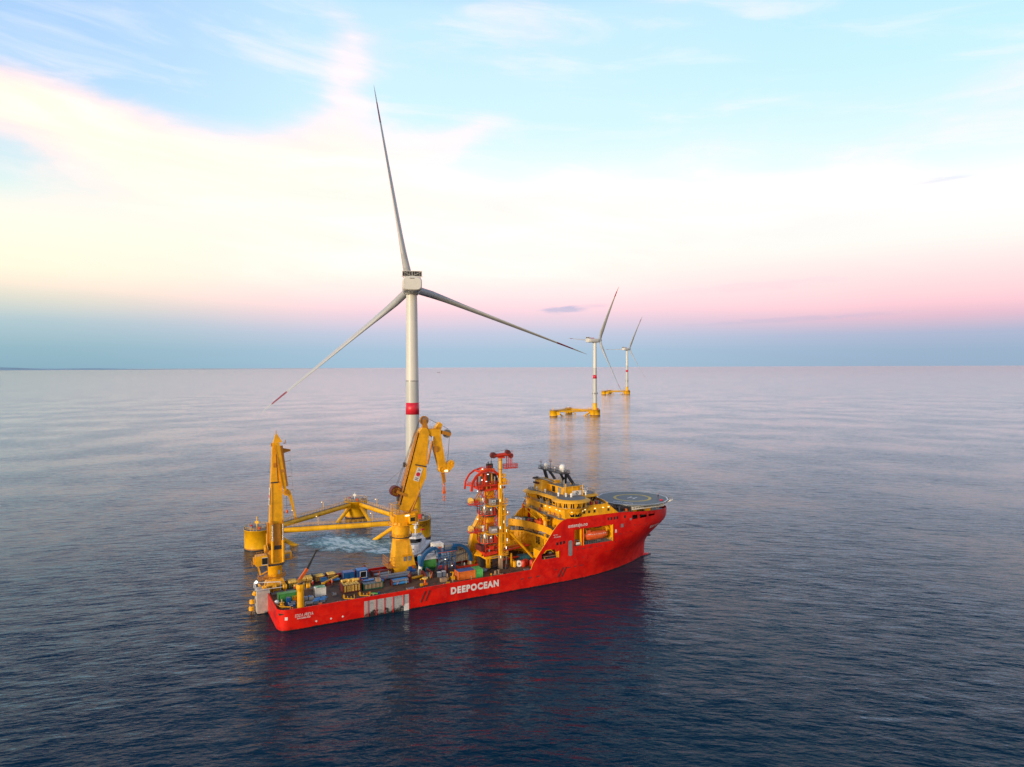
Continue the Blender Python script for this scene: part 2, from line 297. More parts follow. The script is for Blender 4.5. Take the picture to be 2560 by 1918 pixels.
# ------------------------------------------------------------------ sea
def sea_mat():
    mt, N = mat_new('sea_surface')
    t = N.n('ShaderNodeTexCoord'); ob = t.outputs['Object']
    sp0 = N.n('ShaderNodeSeparateXYZ'); N.link(ob, sp0.inputs[0])
    xx = N.m('DIVIDE', N.m('ADD', sp0.outputs[0], 12.0), 110.0)
    ob = N.comb(sp0.outputs[0], N.m('ADD', sp0.outputs[1], N.m('MULTIPLY', N.m('SQRT', N.m('ADD', 1.0, N.m('MULTIPLY', xx, xx))), 32.0)), 0.0)   # crests bend gently round
    def warp(rot, sx, sy):
        mp = N.n('ShaderNodeMapping'); N.link(ob, mp.inputs[0]); mp.inputs['Rotation'].default_value = (0, 0, R_(rot)); mp.inputs['Scale'].default_value = (sx, sy, 1)
        return mp.outputs[0]
    big = N.noise(ob, 0.012, 4, 0.5)
    amp = N.m('ADD', 0.62, N.m('MULTIPLY', N.ss(big, 0.35, 0.66), 0.72))
    swell = N.noise(warp(12, 0.35, 1.0), 0.085, 2, 0.5)
    w1 = N.noise(warp(-18, 0.38, 1.0), 0.36, 4, 0.55, 0.3)
    w2 = N.noise(warp(16, 0.45, 1.0), 0.62, 4, 0.58, 0.3)
    h = N.m('ADD', N.m('MULTIPLY', swell, 1.7), N.m('ADD', N.m('MULTIPLY', w1, 1.6), N.m('MULTIPLY', w2, 0.75)))
    h = N.m('MULTIPLY', h, amp)
    bp = N.n('ShaderNodeBump'); N.put(bp.inputs['Height'], h); bp.inputs['Distance'].default_value = 0.36; bp.inputs['Strength'].default_value = 1.0
    # wind ripples as slopes: they keep the sea rough right out to the horizon
    def slopes(rot, sx, sy, sc_, det, k):
        nd = N.n('ShaderNodeTexNoise'); N.link(warp(rot, sx, sy), nd.inputs['Vector']); nd.inputs['Scale'].default_value = sc_; nd.inputs['Detail'].default_value = det; nd.inputs['Roughness'].default_value = 0.6
        a = N.n('ShaderNodeVectorMath', operation='SUBTRACT'); N.link(nd.outputs['Color'], a.inputs[0]); a.inputs[1].default_value = (0.5, 0.5, 0.5)
        b = N.n('ShaderNodeVectorMath', operation='MULTIPLY'); N.link(a.outputs[0], b.inputs[0]); b.inputs[1].default_value = (k*0.7, k, 0.0)
        return b.outputs[0]
    def vadd(a, b):
        v = N.n('ShaderNodeVectorMath', operation='ADD'); N.link(a, v.inputs[0]); N.link(b, v.inputs[1]); return v.outputs[0]
    sl = vadd(slopes(-10, 0.28, 1.0, 0.40, 3, 0.66), slopes(8, 0.5, 1.0, 1.9, 4, 0.42))
    sc2 = N.n('ShaderNodeVectorMath', operation='SCALE'); N.link(sl, sc2.inputs[0]); N.put(sc2.inputs['Scale'], amp)
    nm = N.n('ShaderNodeVectorMath', operation='NORMALIZE'); N.link(vadd(bp.outputs[0], sc2.outputs[0]), nm.inputs[0])
    f1 = N.n('ShaderNodeFresnel'); f1.inputs['IOR'].default_value = 1.34; N.link(nm.outputs[0], f1.inputs['Normal'])
    f0 = N.n('ShaderNodeFresnel'); f0.inputs['IOR'].default_value = 1.34
    fac = N.m('ADD', N.m('MULTIPLY', f1.outputs[0], 0.5), N.m('MULTIPLY', f0.outputs[0], 0.5))
    fac = N.m('MULTIPLY', N.m('POWER', fac, 1.46), 1.62, clamp=True)
    fac = N.m('MINIMUM', fac, 0.76)
    d = N.n('ShaderNodeBsdfDiffuse'); d.inputs['Color'].default_value = (0.0001, 0.025, 0.050, 1)
    g = N.n('ShaderNodeBsdfGlossy'); g.inputs['Roughness'].default_value = 0.075; g.inputs['Color'].default_value = (1, 1, 1, 1); N.link(nm.outputs[0], g.inputs['Normal'])
    mx = N.n('ShaderNodeMixShader'); N.link(fac, mx.inputs[0]); N.link(d.outputs[0], mx.inputs[1]); N.link(g.outputs[0], mx.inputs[2])
    finish(N, mx.outputs[0]); return mt
M['sea'] = sea_mat()
def foam_mat():
    mt, N = mat_new('aerated_foam')
    t = N.n('ShaderNodeTexCoord'); ob = t.outputs['Object']
    sp = N.n('ShaderNodeSeparateXYZ'); N.link(ob, sp.inputs[0]); x, y, z = sp.outputs
    w = N.noise(ob, 0.11, 4, 0.6)
    r = N.m('SQRT', N.m('ADD', N.m('POWER', N.m('DIVIDE', x, 36.0), 2.0), N.m('POWER', N.m('DIVIDE', y, 14.5), 2.0)))
    r = N.m('ADD', r, N.m('MULTIPLY', N.m('SUBTRACT', w, 0.5), 1.7))
    area = N.ss(r, 1.02, 0.35)
    mp = N.n('ShaderNodeMapping'); N.link(ob, mp.inputs[0]); mp.inputs['Scale'].default_value = (0.4, 1.0, 1); mp.inputs['Rotation'].default_value = (0, 0, R_(12))
    f = N.noise(mp.outputs[0], 0.85, 7, 0.72, 1.0); g = N.noise(mp.outputs[0], 0.25, 5, 0.6, 0.8)
    fm = N.m('MULTIPLY', N.ss(N.m('ADD', N.m('MULTIPLY', f, 0.6), N.m('MULTIPLY', g, 0.4)), 0.40, 0.62), area)
    c = N.mix(N.ss(fm, 0.1, 0.8), (0.06, 0.32, 0.40, 1), (0.66, 0.82, 0.84, 1))
    p = N.n('ShaderNodeBsdfPrincipled'); N.link(c, p.inputs['Base Color']); p.inputs['Roughness'].default_value = 0.5
    tr = N.n('ShaderNodeBsdfTransparent')
    a = N.m('MULTIPLY', N.m('ADD', N.m('MULTIPLY', fm, 1.0), N.m('MULTIPLY', area, 0.65)), 1.0, clamp=True)
    mx = N.n('ShaderNodeMixShader'); N.put(mx.inputs[0], a); N.link(tr.outputs[0], mx.inputs[1]); N.link(p.outputs[0], mx.inputs[2])
    finish(N, mx.outputs[0]); return mt
M['foam'] = foam_mat()

# ------------------------------------------------------------------ mesh builder
class MB:
    def __init__(s): s.v = []; s.f = []; s.mi = []; s.sm = []; s.mats = []; s.cur = 0; s.T = None
    def mat(s, name):
        if name not in s.mats: s.mats.append(name)
        s.cur = s.mats.index(name); return s
    def xf(s, T=None): s.T = T; return s
    def add(s, vs, fs, smooth=False):
        o = len(s.v)
        for p in vs:
            p = Vector(p)
            if s.T is not None: p = s.T @ p
            s.v.append(tuple(p))
        for f in fs:
            s.f.append([i+o for i in f]); s.mi.append(s.cur); s.sm.append(smooth)
        return s
    def box(s, x0, x1, y0, y1, z0, z1):
        vs = [(x, y, z) for z in (z0, z1) for y in (y0, y1) for x in (x0, x1)]
        return s.add(vs, [(0, 2, 3, 1), (4, 5, 7, 6), (0, 1, 5, 4), (2, 6, 7, 3), (0, 4, 6, 2), (1, 3, 7, 5)])
    def cbox(s, cx, cy, cz, sx, sy, sz): return s.box(cx-sx/2, cx+sx/2, cy-sy/2, cy+sy/2, cz-sz/2, cz+sz/2)
    def beam(s, a, b, w, h=None, w2=None, h2=None, side=None):
        a = Vector(a); b = Vector(b); h = w if h is None else h; w2 = w if w2 is None else w2; h2 = h if h2 is None else h2
        d = (b-a).normalized()
        if side is None:
            side = Vector((0, 0, 1)).cross(d)
            if side.length < 1e-3: side = Vector((1, 0, 0))
        side = Vector(side); side = (side - d*side.dot(d)).normalized(); u = d.cross(side).normalized()
        vs = []
        for c, ww, hh in ((a, w, h), (b, w2, h2)):
            for i, j in ((-1, -1), (1, -1), (1, 1), (-1, 1)): vs.append(c + side*(i*ww/2) + u*(j*hh/2))
        return s.add(vs, [(0, 1, 2, 3), (7, 6, 5, 4), (0, 4, 5, 1), (1, 5, 6, 2), (2, 6, 7, 3), (3, 7, 4, 0)])
    def tube(s, a, b, r, r2=None, n=8, caps=True):
        a = Vector(a); b = Vector(b); r2 = r if r2 is None else r2
        d = (b-a).normalized(); x = d.orthogonal().normalized(); y = d.cross(x)
        vs = []
        for c, rr in ((a, r), (b, r2)):
            for i in range(n):
                t = 2*PI*i/n; vs.append(c + x*(rr*math.cos(t)) + y*(rr*math.sin(t)))
        s.add(vs, [(i, (i+1) % n, n+(i+1) % n, n+i) for i in range(n)], smooth=n > 6)
        if caps: s.add(vs, [list(range(n))[::-1], list(range(n, 2*n))])
        return s
    def path(s, pts, r, n=6):
        pts = [Vector(p) for p in pts]
        for p, q in zip(pts, pts[1:]):
            if (q-p).length > 1e-4: s.tube(p, q, r, n=n)
        return s
    def lathe(s, cx, cy, prof, n=32, a0=0.0, a1=2*PI, caps=True):
        full = abs(a1-a0-2*PI) < 1e-6; k = n if full else n+1
        vs = []
        for r, z in prof:
            for i in range(k):
                t = a0+(a1-a0)*i/n; vs.append((cx+r*math.cos(t), cy+r*math.sin(t), z))
        fs = []
        for j in range(len(prof)-1):
            for i in range(n):
                i2 = (i+1) % k
                fs.append((j*k+i, j*k+i2, (j+1)*k+i2, (j+1)*k+i))
        s.add(vs, fs, smooth=True)
        if caps and full:
            if prof[0][0] > 1e-4: s.add(vs[:k], [list(range(k))[::-1]])
            if prof[-1][0] > 1e-4: s.add(vs[-k:], [list(range(k))])
        return s
    def disc(s, c, nrm, r, t, n=24, r_in=0.0):
        """thick wheel centred at c with axis nrm"""
        c = Vector(c); d = Vector(nrm).normalized()
        if r_in <= 0: return s.tube(c-d*t/2, c+d*t/2, r, n=n)
        x = d.orthogonal().normalized(); y = d.cross(x); vs = []
        for rr, o in ((r, -t/2), (r, t/2), (r_in, t/2), (r_in, -t/2)):
            for i in range(n):
                a = 2*PI*i/n; vs.append(c + d*o + x*rr*math.cos(a) + y*rr*math.sin(a))
        return s.add(vs, [(j*n+i, j*n+(i+1) % n, ((j+1) % 4)*n+(i+1) % n, ((j+1) % 4)*n+i) for j in range(4) for i in range(n)])
    def sphere(s, c, r, nu=14, nv=8, sz=1.0, v0=0.0):
        vs = []; c = Vector(c)
        for j in range(nv+1):
            ph = -PI/2 + PI*(v0+(1-v0)*j/nv)
            for i in range(nu):
                t = 2*PI*i/nu; vs.append(c + Vector((r*math.cos(ph)*math.cos(t), r*math.cos(ph)*math.sin(t), r*sz*math.sin(ph))))
        return s.add(vs, [(j*nu+i, j*nu+(i+1) % nu, (j+1)*nu+(i+1) % nu, (j+1)*nu+i) for j in range(nv) for i in range(nu)], smooth=True)
    def prism(s, poly, z0, z1, poly2=None):
        n = len(poly); poly2 = poly2 or poly
        vs = [(x, y, z0) for x, y in poly] + [(x, y, z1) for x, y in poly2]
        return s.add(vs, [list(range(n))[::-1], list(range(n, 2*n))] + [(i, (i+1) % n, n+(i+1) % n, n+i) for i in range(n)])
    def plate(s, poly3, nrm, t):
        """polygon in space given thickness t along nrm"""
        nrm = Vector(nrm).normalized()*t; n = len(poly3)
        vs = [Vector(p) for p in poly3] + [Vector(p)+nrm for p in poly3]
        return s.add(vs, [list(range(n))[::-1], list(range(n, 2*n))] + [(i, (i+1) % n, n+(i+1) % n, n+i) for i in range(n)])
    def rail(s, pts, h=1.1, step=2.2, r=0.045, rails=(1.0, 0.55)):
        pts = [Vector(p) for p in pts]
        for k in rails: s.path([p+Vector((0, 0, h*k)) for p in pts], r, 4)
        for p, q in zip(pts, pts[1:]):
            L = (q-p).length; n = max(1, round(L/step))
            for i in range(n+1):
                a = p.lerp(q, i/n); s.tube(a, a+Vector((0, 0, h)), r, n=4, caps=False)
        return s
    def lattice(s, a, b, w, h, n, r=0.07, chord=0.1, side=None):
        """square lattice girder"""
        a = Vector(a); b = Vector(b); d = (b-a).normalized()
        if side is None:
            side = Vector((0, 0, 1)).cross(d)
            if side.length < 1e-3: side = Vector((1, 0, 0))
        side = Vector(side).normalized(); u = d.cross(side).normalized()
        cs = [side*(i*w/2)+u*(j*h/2) for i, j in ((-1, -1), (1, -1), (1, 1), (-1, 1))]
        for c in cs: s.tube(a+c, b+c, chord, n=4)
        for k in range(n):
            p = a.lerp(b, k/n); q = a.lerp(b, (k+1)/n)
            for i in range(4):
                c, e = cs[i], cs[(i+1) % 4]
                s.tube(p+c, p+e, r, n=4, caps=False); s.tube((p+c) if k % 2 else (p+e), (q+e) if k % 2 else (q+c), r, n=4, caps=False)
        return s
    def mesh(s, name, off=None):
        me = bpy.data.meshes.new(name)
        vs = s.v if off is None else [(x-off[0], y-off[1], z-off[2]) for x, y, z in s.v]
        me.from_pydata(vs, [], s.f)
        for mname in (s.mats or ['grey']): me.materials.append(M[mname])
        for p, i, q in zip(me.polygons, s.mi, s.sm): p.material_index = i; p.use_smooth = q
        bm = bmesh.new(); bm.from_mesh(me); bmesh.ops.recalc_face_normals(bm, faces=bm.faces); bm.to_mesh(me); bm.free()
        me.update()
        return me

A_ = R_(28.3)
SHIP_O = Vector((-70.01, 195.42, 0.0))
SHIP = Matrix.Translation(SHIP_O) @ Matrix.Rotation(A_, 4, 'Z')
WORLD = Matrix.Identity(4)

class Thing:
    """an Empty at the thing's base; parts are given in the frame's coordinates"""
    def __init__(s, name, label, cat, base=(0, 0, 0), frame=None, group=None, rot=0.0, local=False):
        s.frame = SHIP if frame is None else frame; s.base = Vector(base); s.local = local
        e = bpy.data.objects.new(name, None); e.empty_display_size = 0.5; COL.objects.link(e)
        e.matrix_world = s.frame @ Matrix.Translation(s.base) @ Matrix.Rotation(rot, 4, 'Z')
        e['label'] = label; e['category'] = cat
        if group: e['group'] = group
        s.e = e
    def part(s, name, mb, parent=None, label=None):
        o = bpy.data.objects.new(name, mb.mesh(name, None if s.local else s.base)); COL.objects.link(o)
        o.parent = s.e if parent is None else parent
        if label: o['label'] = label
        return o
def solo(name, label, cat, mb, base=(0, 0, 0), frame=None, group=None, kind=None, rot=0.0, local=False):
    """a thing that is one mesh"""
    frame = SHIP if frame is None else frame
    o = bpy.data.objects.new(name, mb.mesh(name, None if local else base)); COL.objects.link(o)
    o.matrix_world = frame @ Matrix.Translation(Vector(base)) @ Matrix.Rotation(rot, 4, 'Z')
    if label: o['label'] = label
    if cat: o['category'] = cat
    if group: o['group'] = group
    if kind: o['kind'] = kind
    return o
def dup(root, matrix, label=None, group=None):
    r = root.copy(); COL.objects.link(r); r.matrix_world = matrix
    if label: r['label'] = label
    if group: r['group'] = group
    for ch in list(root.children):
        c = ch.copy(); COL.objects.link(c); c.parent = r
        for g in list(ch.children):
            d = g.copy(); COL.objects.link(d); d.parent = c
    return r
def text_verts(body, w, h, offset=0.0, shear=0.0, space=1.0):
    """letters as a flat mesh fitted into w x h with the lower left corner at 0,0"""
    cu = bpy.data.curves.new('t', 'FONT'); cu.body = body; cu.size = 1.0; cu.offset = offset; cu.resolution_u = 4; cu.shear = shear; cu.space_character = space
    ob = bpy.data.objects.new('t', cu); COL.objects.link(ob)
    me = bpy.data.meshes.new_from_object(ob.evaluated_get(bpy.context.evaluated_depsgraph_get()))
    vs = [v.co.copy() for v in me.vertices]; fs = [list(p.vertices) for p in me.polygons]
    bpy.data.objects.remove(ob); bpy.data.curves.remove(cu); bpy.data.meshes.remove(me)
    x0 = min(v.x for v in vs); x1 = max(v.x for v in vs); y0 = min(v.y for v in vs); y1 = max(v.y for v in vs)
    return [((v.x-x0)/(x1-x0)*w, (v.y-y0)/(y1-y0)*h) for v in vs], fs
def text_on(mb, body, fn, w, h, offset=0.0, shear=0.0, space=1.0):
    vs, fs = text_verts(body, w, h, offset, shear, space)
    mb.add([fn(x, y) for x, y in vs], fs); return mb
# ================================================================== SETTING
sea = MB().mat('sea'); 
rings = [0, 150, 400, 1000, 3000, 10000, 40000, 150000]; nn = 64
vs = [(0, 0, 0)] + [(r*math.cos(2*PI*i/nn), r*math.sin(2*PI*i/nn), 0) for r in rings[1:] for i in range(nn)]
fs = [(0, 1+i, 1+(i+1) % nn) for i in range(nn)]
for j in range(len(rings)-2):
    for i in range(nn): fs.append((1+j*nn+i, 1+(j+1)*nn+i, 1+(j+1)*nn+(i+1) % nn, 1+j*nn+(i+1) % nn))
sea.add(vs, fs)
solo('sea_water', None, None, sea, frame=WORLD, kind='structure')
# faint line of land on the horizon, far left, and a fainter one in the centre
paint_h = paint('haze_tinted_land', (0.30, 0.46, 0.56), 0.9, 0.3, (0.26, 0.40, 0.50), 0.0, 0.0004)  # aerial haze put into the base colour: pale blue instead of dark land
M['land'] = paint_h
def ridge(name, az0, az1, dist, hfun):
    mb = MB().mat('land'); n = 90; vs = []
    for i in range(n+1):
        t = i/n; a = R_(az0+(az1-az0)*t); h = hfun(t)
        for d, z in ((dist, -20), (dist+900, h), (dist+2500, h*0.6), (dist+4000, -20)): vs.append((d*math.sin(a), d*math.cos(a), z))
    fs = [(4*i+k, 4*i+4+k, 4*i+5+k, 4*i+1+k) for i in range(n) for k in range(3)]
    mb.add(vs, fs, smooth=True); solo(name, None, None, mb, frame=WORLD, kind='structure')
rn = [random.random() for _ in range(200)]
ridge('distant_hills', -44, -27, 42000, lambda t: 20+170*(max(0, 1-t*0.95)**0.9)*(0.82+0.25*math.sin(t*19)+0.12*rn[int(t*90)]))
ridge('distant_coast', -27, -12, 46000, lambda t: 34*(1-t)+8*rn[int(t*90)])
# churned, aerated water between the vessel and the floater
fo = MB().mat('foam'); fo.box(-52, 52, -24, 24, 0, 0.02)
fo.v = [(x, y, 0.05) for x, y, z in fo.v[:4]]; fo.f = [[0, 1, 3, 2]]; fo.mi = [0]; fo.sm = [False]
solo('foam', 'pale turquoise churned water between the red ship and the yellow floater', 'foam', fo, base=(-66, 277.5, 0), frame=WORLD, kind='stuff', rot=R_(-28), local=True)

# ================================================================== WIND TURBINES
def sect(r):
    """chord, thickness, twist for a blade radius"""
    pts = [(0, 3.4, 3.4), (3, 3.6, 3.4), (9, 4.9, 2.9), (15, 5.5, 2.2), (24, 4.8, 1.5), (36, 3.8, 0.95), (50, 2.8, 0.56), (65, 1.9, 0.32), (76, 1.3, 0.2), (82, 0.95, 0.16), (85.8, 0.12, 0.06)]
    for (a, c, t), (b, c2, t2) in zip(pts, pts[1:]):
        if r <= b: k = (r-a)/(b-a); return c+(c2-c)*k, t+(t2-t)*k
    return pts[-1][1:]
def blade_mesh():
    mb = MB(); NS = 14; rs = [0.6, 2, 3.5, 5, 7, 9, 12, 15, 19, 24, 30, 36, 43, 50, 58, 65, 69.5, 70, 74, 77, 78.5, 79, 81, 83.5, 85.8]
    vs = []
    for r in rs:
        c, t = sect(r); b = R_(64 + 12*max(0, 1-r/55.0)); yb = 3.6*(r/83.2)**2; k = min(1, r/9.0)
        for i in range(NS):
            a = 2*PI*i/NS; x = math.cos(a)*c/2 ; y = math.sin(a)*t/2*(1-0.45*k*math.cos(a)) 
            x = x - k*c*0.18
            vs.append((x*math.cos(b)-y*math.sin(b), x*math.sin(b)+y*math.cos(b)+yb, r))
    for j in range(len(rs)-1):
        mb.mat('blade_red' if 69.8 <= (rs[j]+rs[j+1])/2 <= 78.6 else 'blade')
        mb.add(vs[j*NS:(j+2)*NS], [(i, (i+1) % NS, NS+(i+1) % NS, NS+i) for i in range(NS)], smooth=True)
    mb.mat('blade').add(vs[-NS:], [list(range(NS))])
    return mb
HUB = Vector((0, 8.6, 106.4)); TILT = R_(6)
def blade_matrix(spin):
    # rotor axis tilted up, blades turn about it (looking along +Y, clockwise positive)
    return Matrix.Translation(HUB) @ Matrix.Rotation(TILT, 4, 'X') @ Matrix.Rotation(R_(spin), 4, 'Y')
def loft(mb, secs, n=28, ex=4.0, caps=True):
    vs = []
    for y, cx, cz, hw, hh in secs:
        for i in range(n):
            a = 2*PI*i/n; c, s_ = math.cos(a), math.sin(a)
            vs.append((cx+hw*math.copysign(abs(c)**(2/ex), c), y, cz+hh*math.copysign(abs(s_)**(2/ex), s_)))
    mb.add(vs, [(j*n+i, j*n+(i+1) % n, (j+1)*n+(i+1) % n, (j+1)*n+i) for j in range(len(secs)-1) for i in range(n)], smooth=True)
    if caps: mb.add(vs, [list(range(n))[::-1], list(range((len(secs)-1)*n, len(secs)*n))])
    return mb
def make_turbine(label, pos, psi, spin, k=1.0):
    T = Thing('wind_turbine', label, 'wind turbine', pos, WORLD, 'floating wind turbines', rot=R_(-psi), local=True)
    tw = MB().mat('yellow_clean').lathe(0, 0, [(3.28, 7.9), (3.2, 17.4)], 40, caps=False)
    tw.mat('tower_grey').lathe(0, 0, [(3.19, 17.4), (3.0, 31), (2.86, 45), (2.66, 66.2)], 40, caps=False)
    tw.mat('steel').lathe(0, 0, [(2.72, 66.1), (2.74, 66.3), (2.66, 66.5)], 40, caps=False)
    tw.mat('tower').lathe(0, 0, [(2.66, 66.4), (2.5, 80), (2.3, 103.4)], 40)
    tw.mat('steel').lathe(0, 0, [(3.27, 17.3), (3.32, 17.4), (3.22, 17.6)], 40, caps=False)
    tp = T.part('tower', tw)
    T.part('red_band', MB().mat('band_red').lathe(0, 0, [(2.80, 52.1), (2.84, 52.1), (2.785, 57.1), (2.74, 57.1)], 40, caps=False), tp)
    for i in range(3):
        a = 2*PI*i/3 + 3.5
        b = MB().mat('dark'); b.T = Matrix.Rotation(a, 4, 'Z'); b.cbox(3.85, 0, 31, 0.75, 1.1, 1.9); b.cbox(3.3, 0, 31, 0.7, 0.3, 0.3)
        T.part('marker_light', b, tp)
    na = MB().mat('tower')
    loft(na, [(-13.2, 0, 105.8, 3.5, 2.35), (-12.9, 0, 105.8, 3.9, 2.75), (-8, 0, 105.8, 4.0, 2.85), (3, 0, 105.9, 3.95, 2.85), (5.6, 0, 106.1, 3.2, 2.6), (6.0, 0, 106.2, 2.8, 2.3)])
    na.mat('tower_grey').cbox(0, 0, 102.9, 5.4, 6.0, 0.5)
    na.mat('dark').cbox(0, -13.17, 107.9, 1.9, 0.2, 0.25)
    na.mat('dark').box(-2.2, -2.1, -13.1, -13.0, 103, 104).box(2.1, 2.2, -13.1, -13.0, 103, 104)
    nn_ = T.part('nacelle', na)
    ck = MB().mat('dark').box(-3.8, 3.8, -12.4, -12.0, 108.9, 110.7)
    ck.mat('tower'); 
    for x in (-3.9, 0, 3.9): ck.box(x-0.09, x+0.09, -12.66, -12.42, 108.6, 110.95)
    for i in range(-3, 4): ck.box(i*0.98-0.03, i*0.98+0.03, -12.52, -12.41, 108.9, 110.7)
    ck.box(-3.99, 3.99, -12.7, -11.9, 110.72, 110.9).box(-4.2, 4.2, -12.8, -12.0, 108.55, 108.8)
    ck.beam((-3.8, -12.6, 110.7), (-0.2, -12.6, 108.9), 0.09).beam((3.8, -12.6, 110.7), (0.2, -12.6, 108.9), 0.09)
    T.part('cooler_rack', ck)
    hr = MB().mat('band_red').rail([(-3.4, -9, 108.6), (3.4, -9, 108.6), (3.4, -3.5, 108.6), (-3.4, -3.5, 108.6), (-3.4, -9, 108.6)], 1.3, 0.9, 0.06)
    hr.box(-3.4, 3.4, -9, -3.5, 108.6, 108.75)
    T.part('hoist_platform', hr)
    hb = MB().mat('blade'); hb.T = Matrix.Translation(HUB) @ Matrix.Rotation(TILT, 4, 'X')
    loft(hb, [(-2.8, 0, 0, 2.2, 2.2), (-2.0, 0, 0, 2.7, 2.7), (1.2, 0, 0, 2.7, 2.7), (2.5, 0, 0, 1.9, 1.9), (3.1, 0, 0, 0.9, 0.9), (3.2, 0, 0, 0.1, 0.1)], 24, 2.0)
    T.part('hub', hb)
    bm_ = blade_mesh()
    for i in range(3):
        b = T.part('blade', bm_); b.matrix_local = blade_matrix(spin+120*i)
    T.e.scale = (k, k, k)
    return T.e
def place_turbine(src, label, pos, psi, spin, k):
    r = dup(src, Matrix.Translation(Vector(pos)) @ Matrix.Rotation(R_(-psi), 4, 'Z') @ Matrix.Scale(k, 4), label)
    i = 0
    for c in r.children:
        if c.name.startswith('blade'): c.matrix_local = blade_matrix(spin+120*i); i += 1
    return r
FL1 = (-42.2, 288.9, 0)
wt1 = make_turbine('nearest wind turbine, tallest, its blades spread wide against the pale cloud', FL1, -9.5, -10.1)
FL2 = (122.8, 1011.5, 0); FL3 = (300.5, 1784, 0)
place_turbine(wt1, 'second wind turbine, seen side on, standing on the middle distance floater', FL2, 60.4, 34.0, 1.045)
place_turbine(wt1, 'farthest and smallest wind turbine, at the right near the horizon', FL3, 52, 30.2, 1.11)

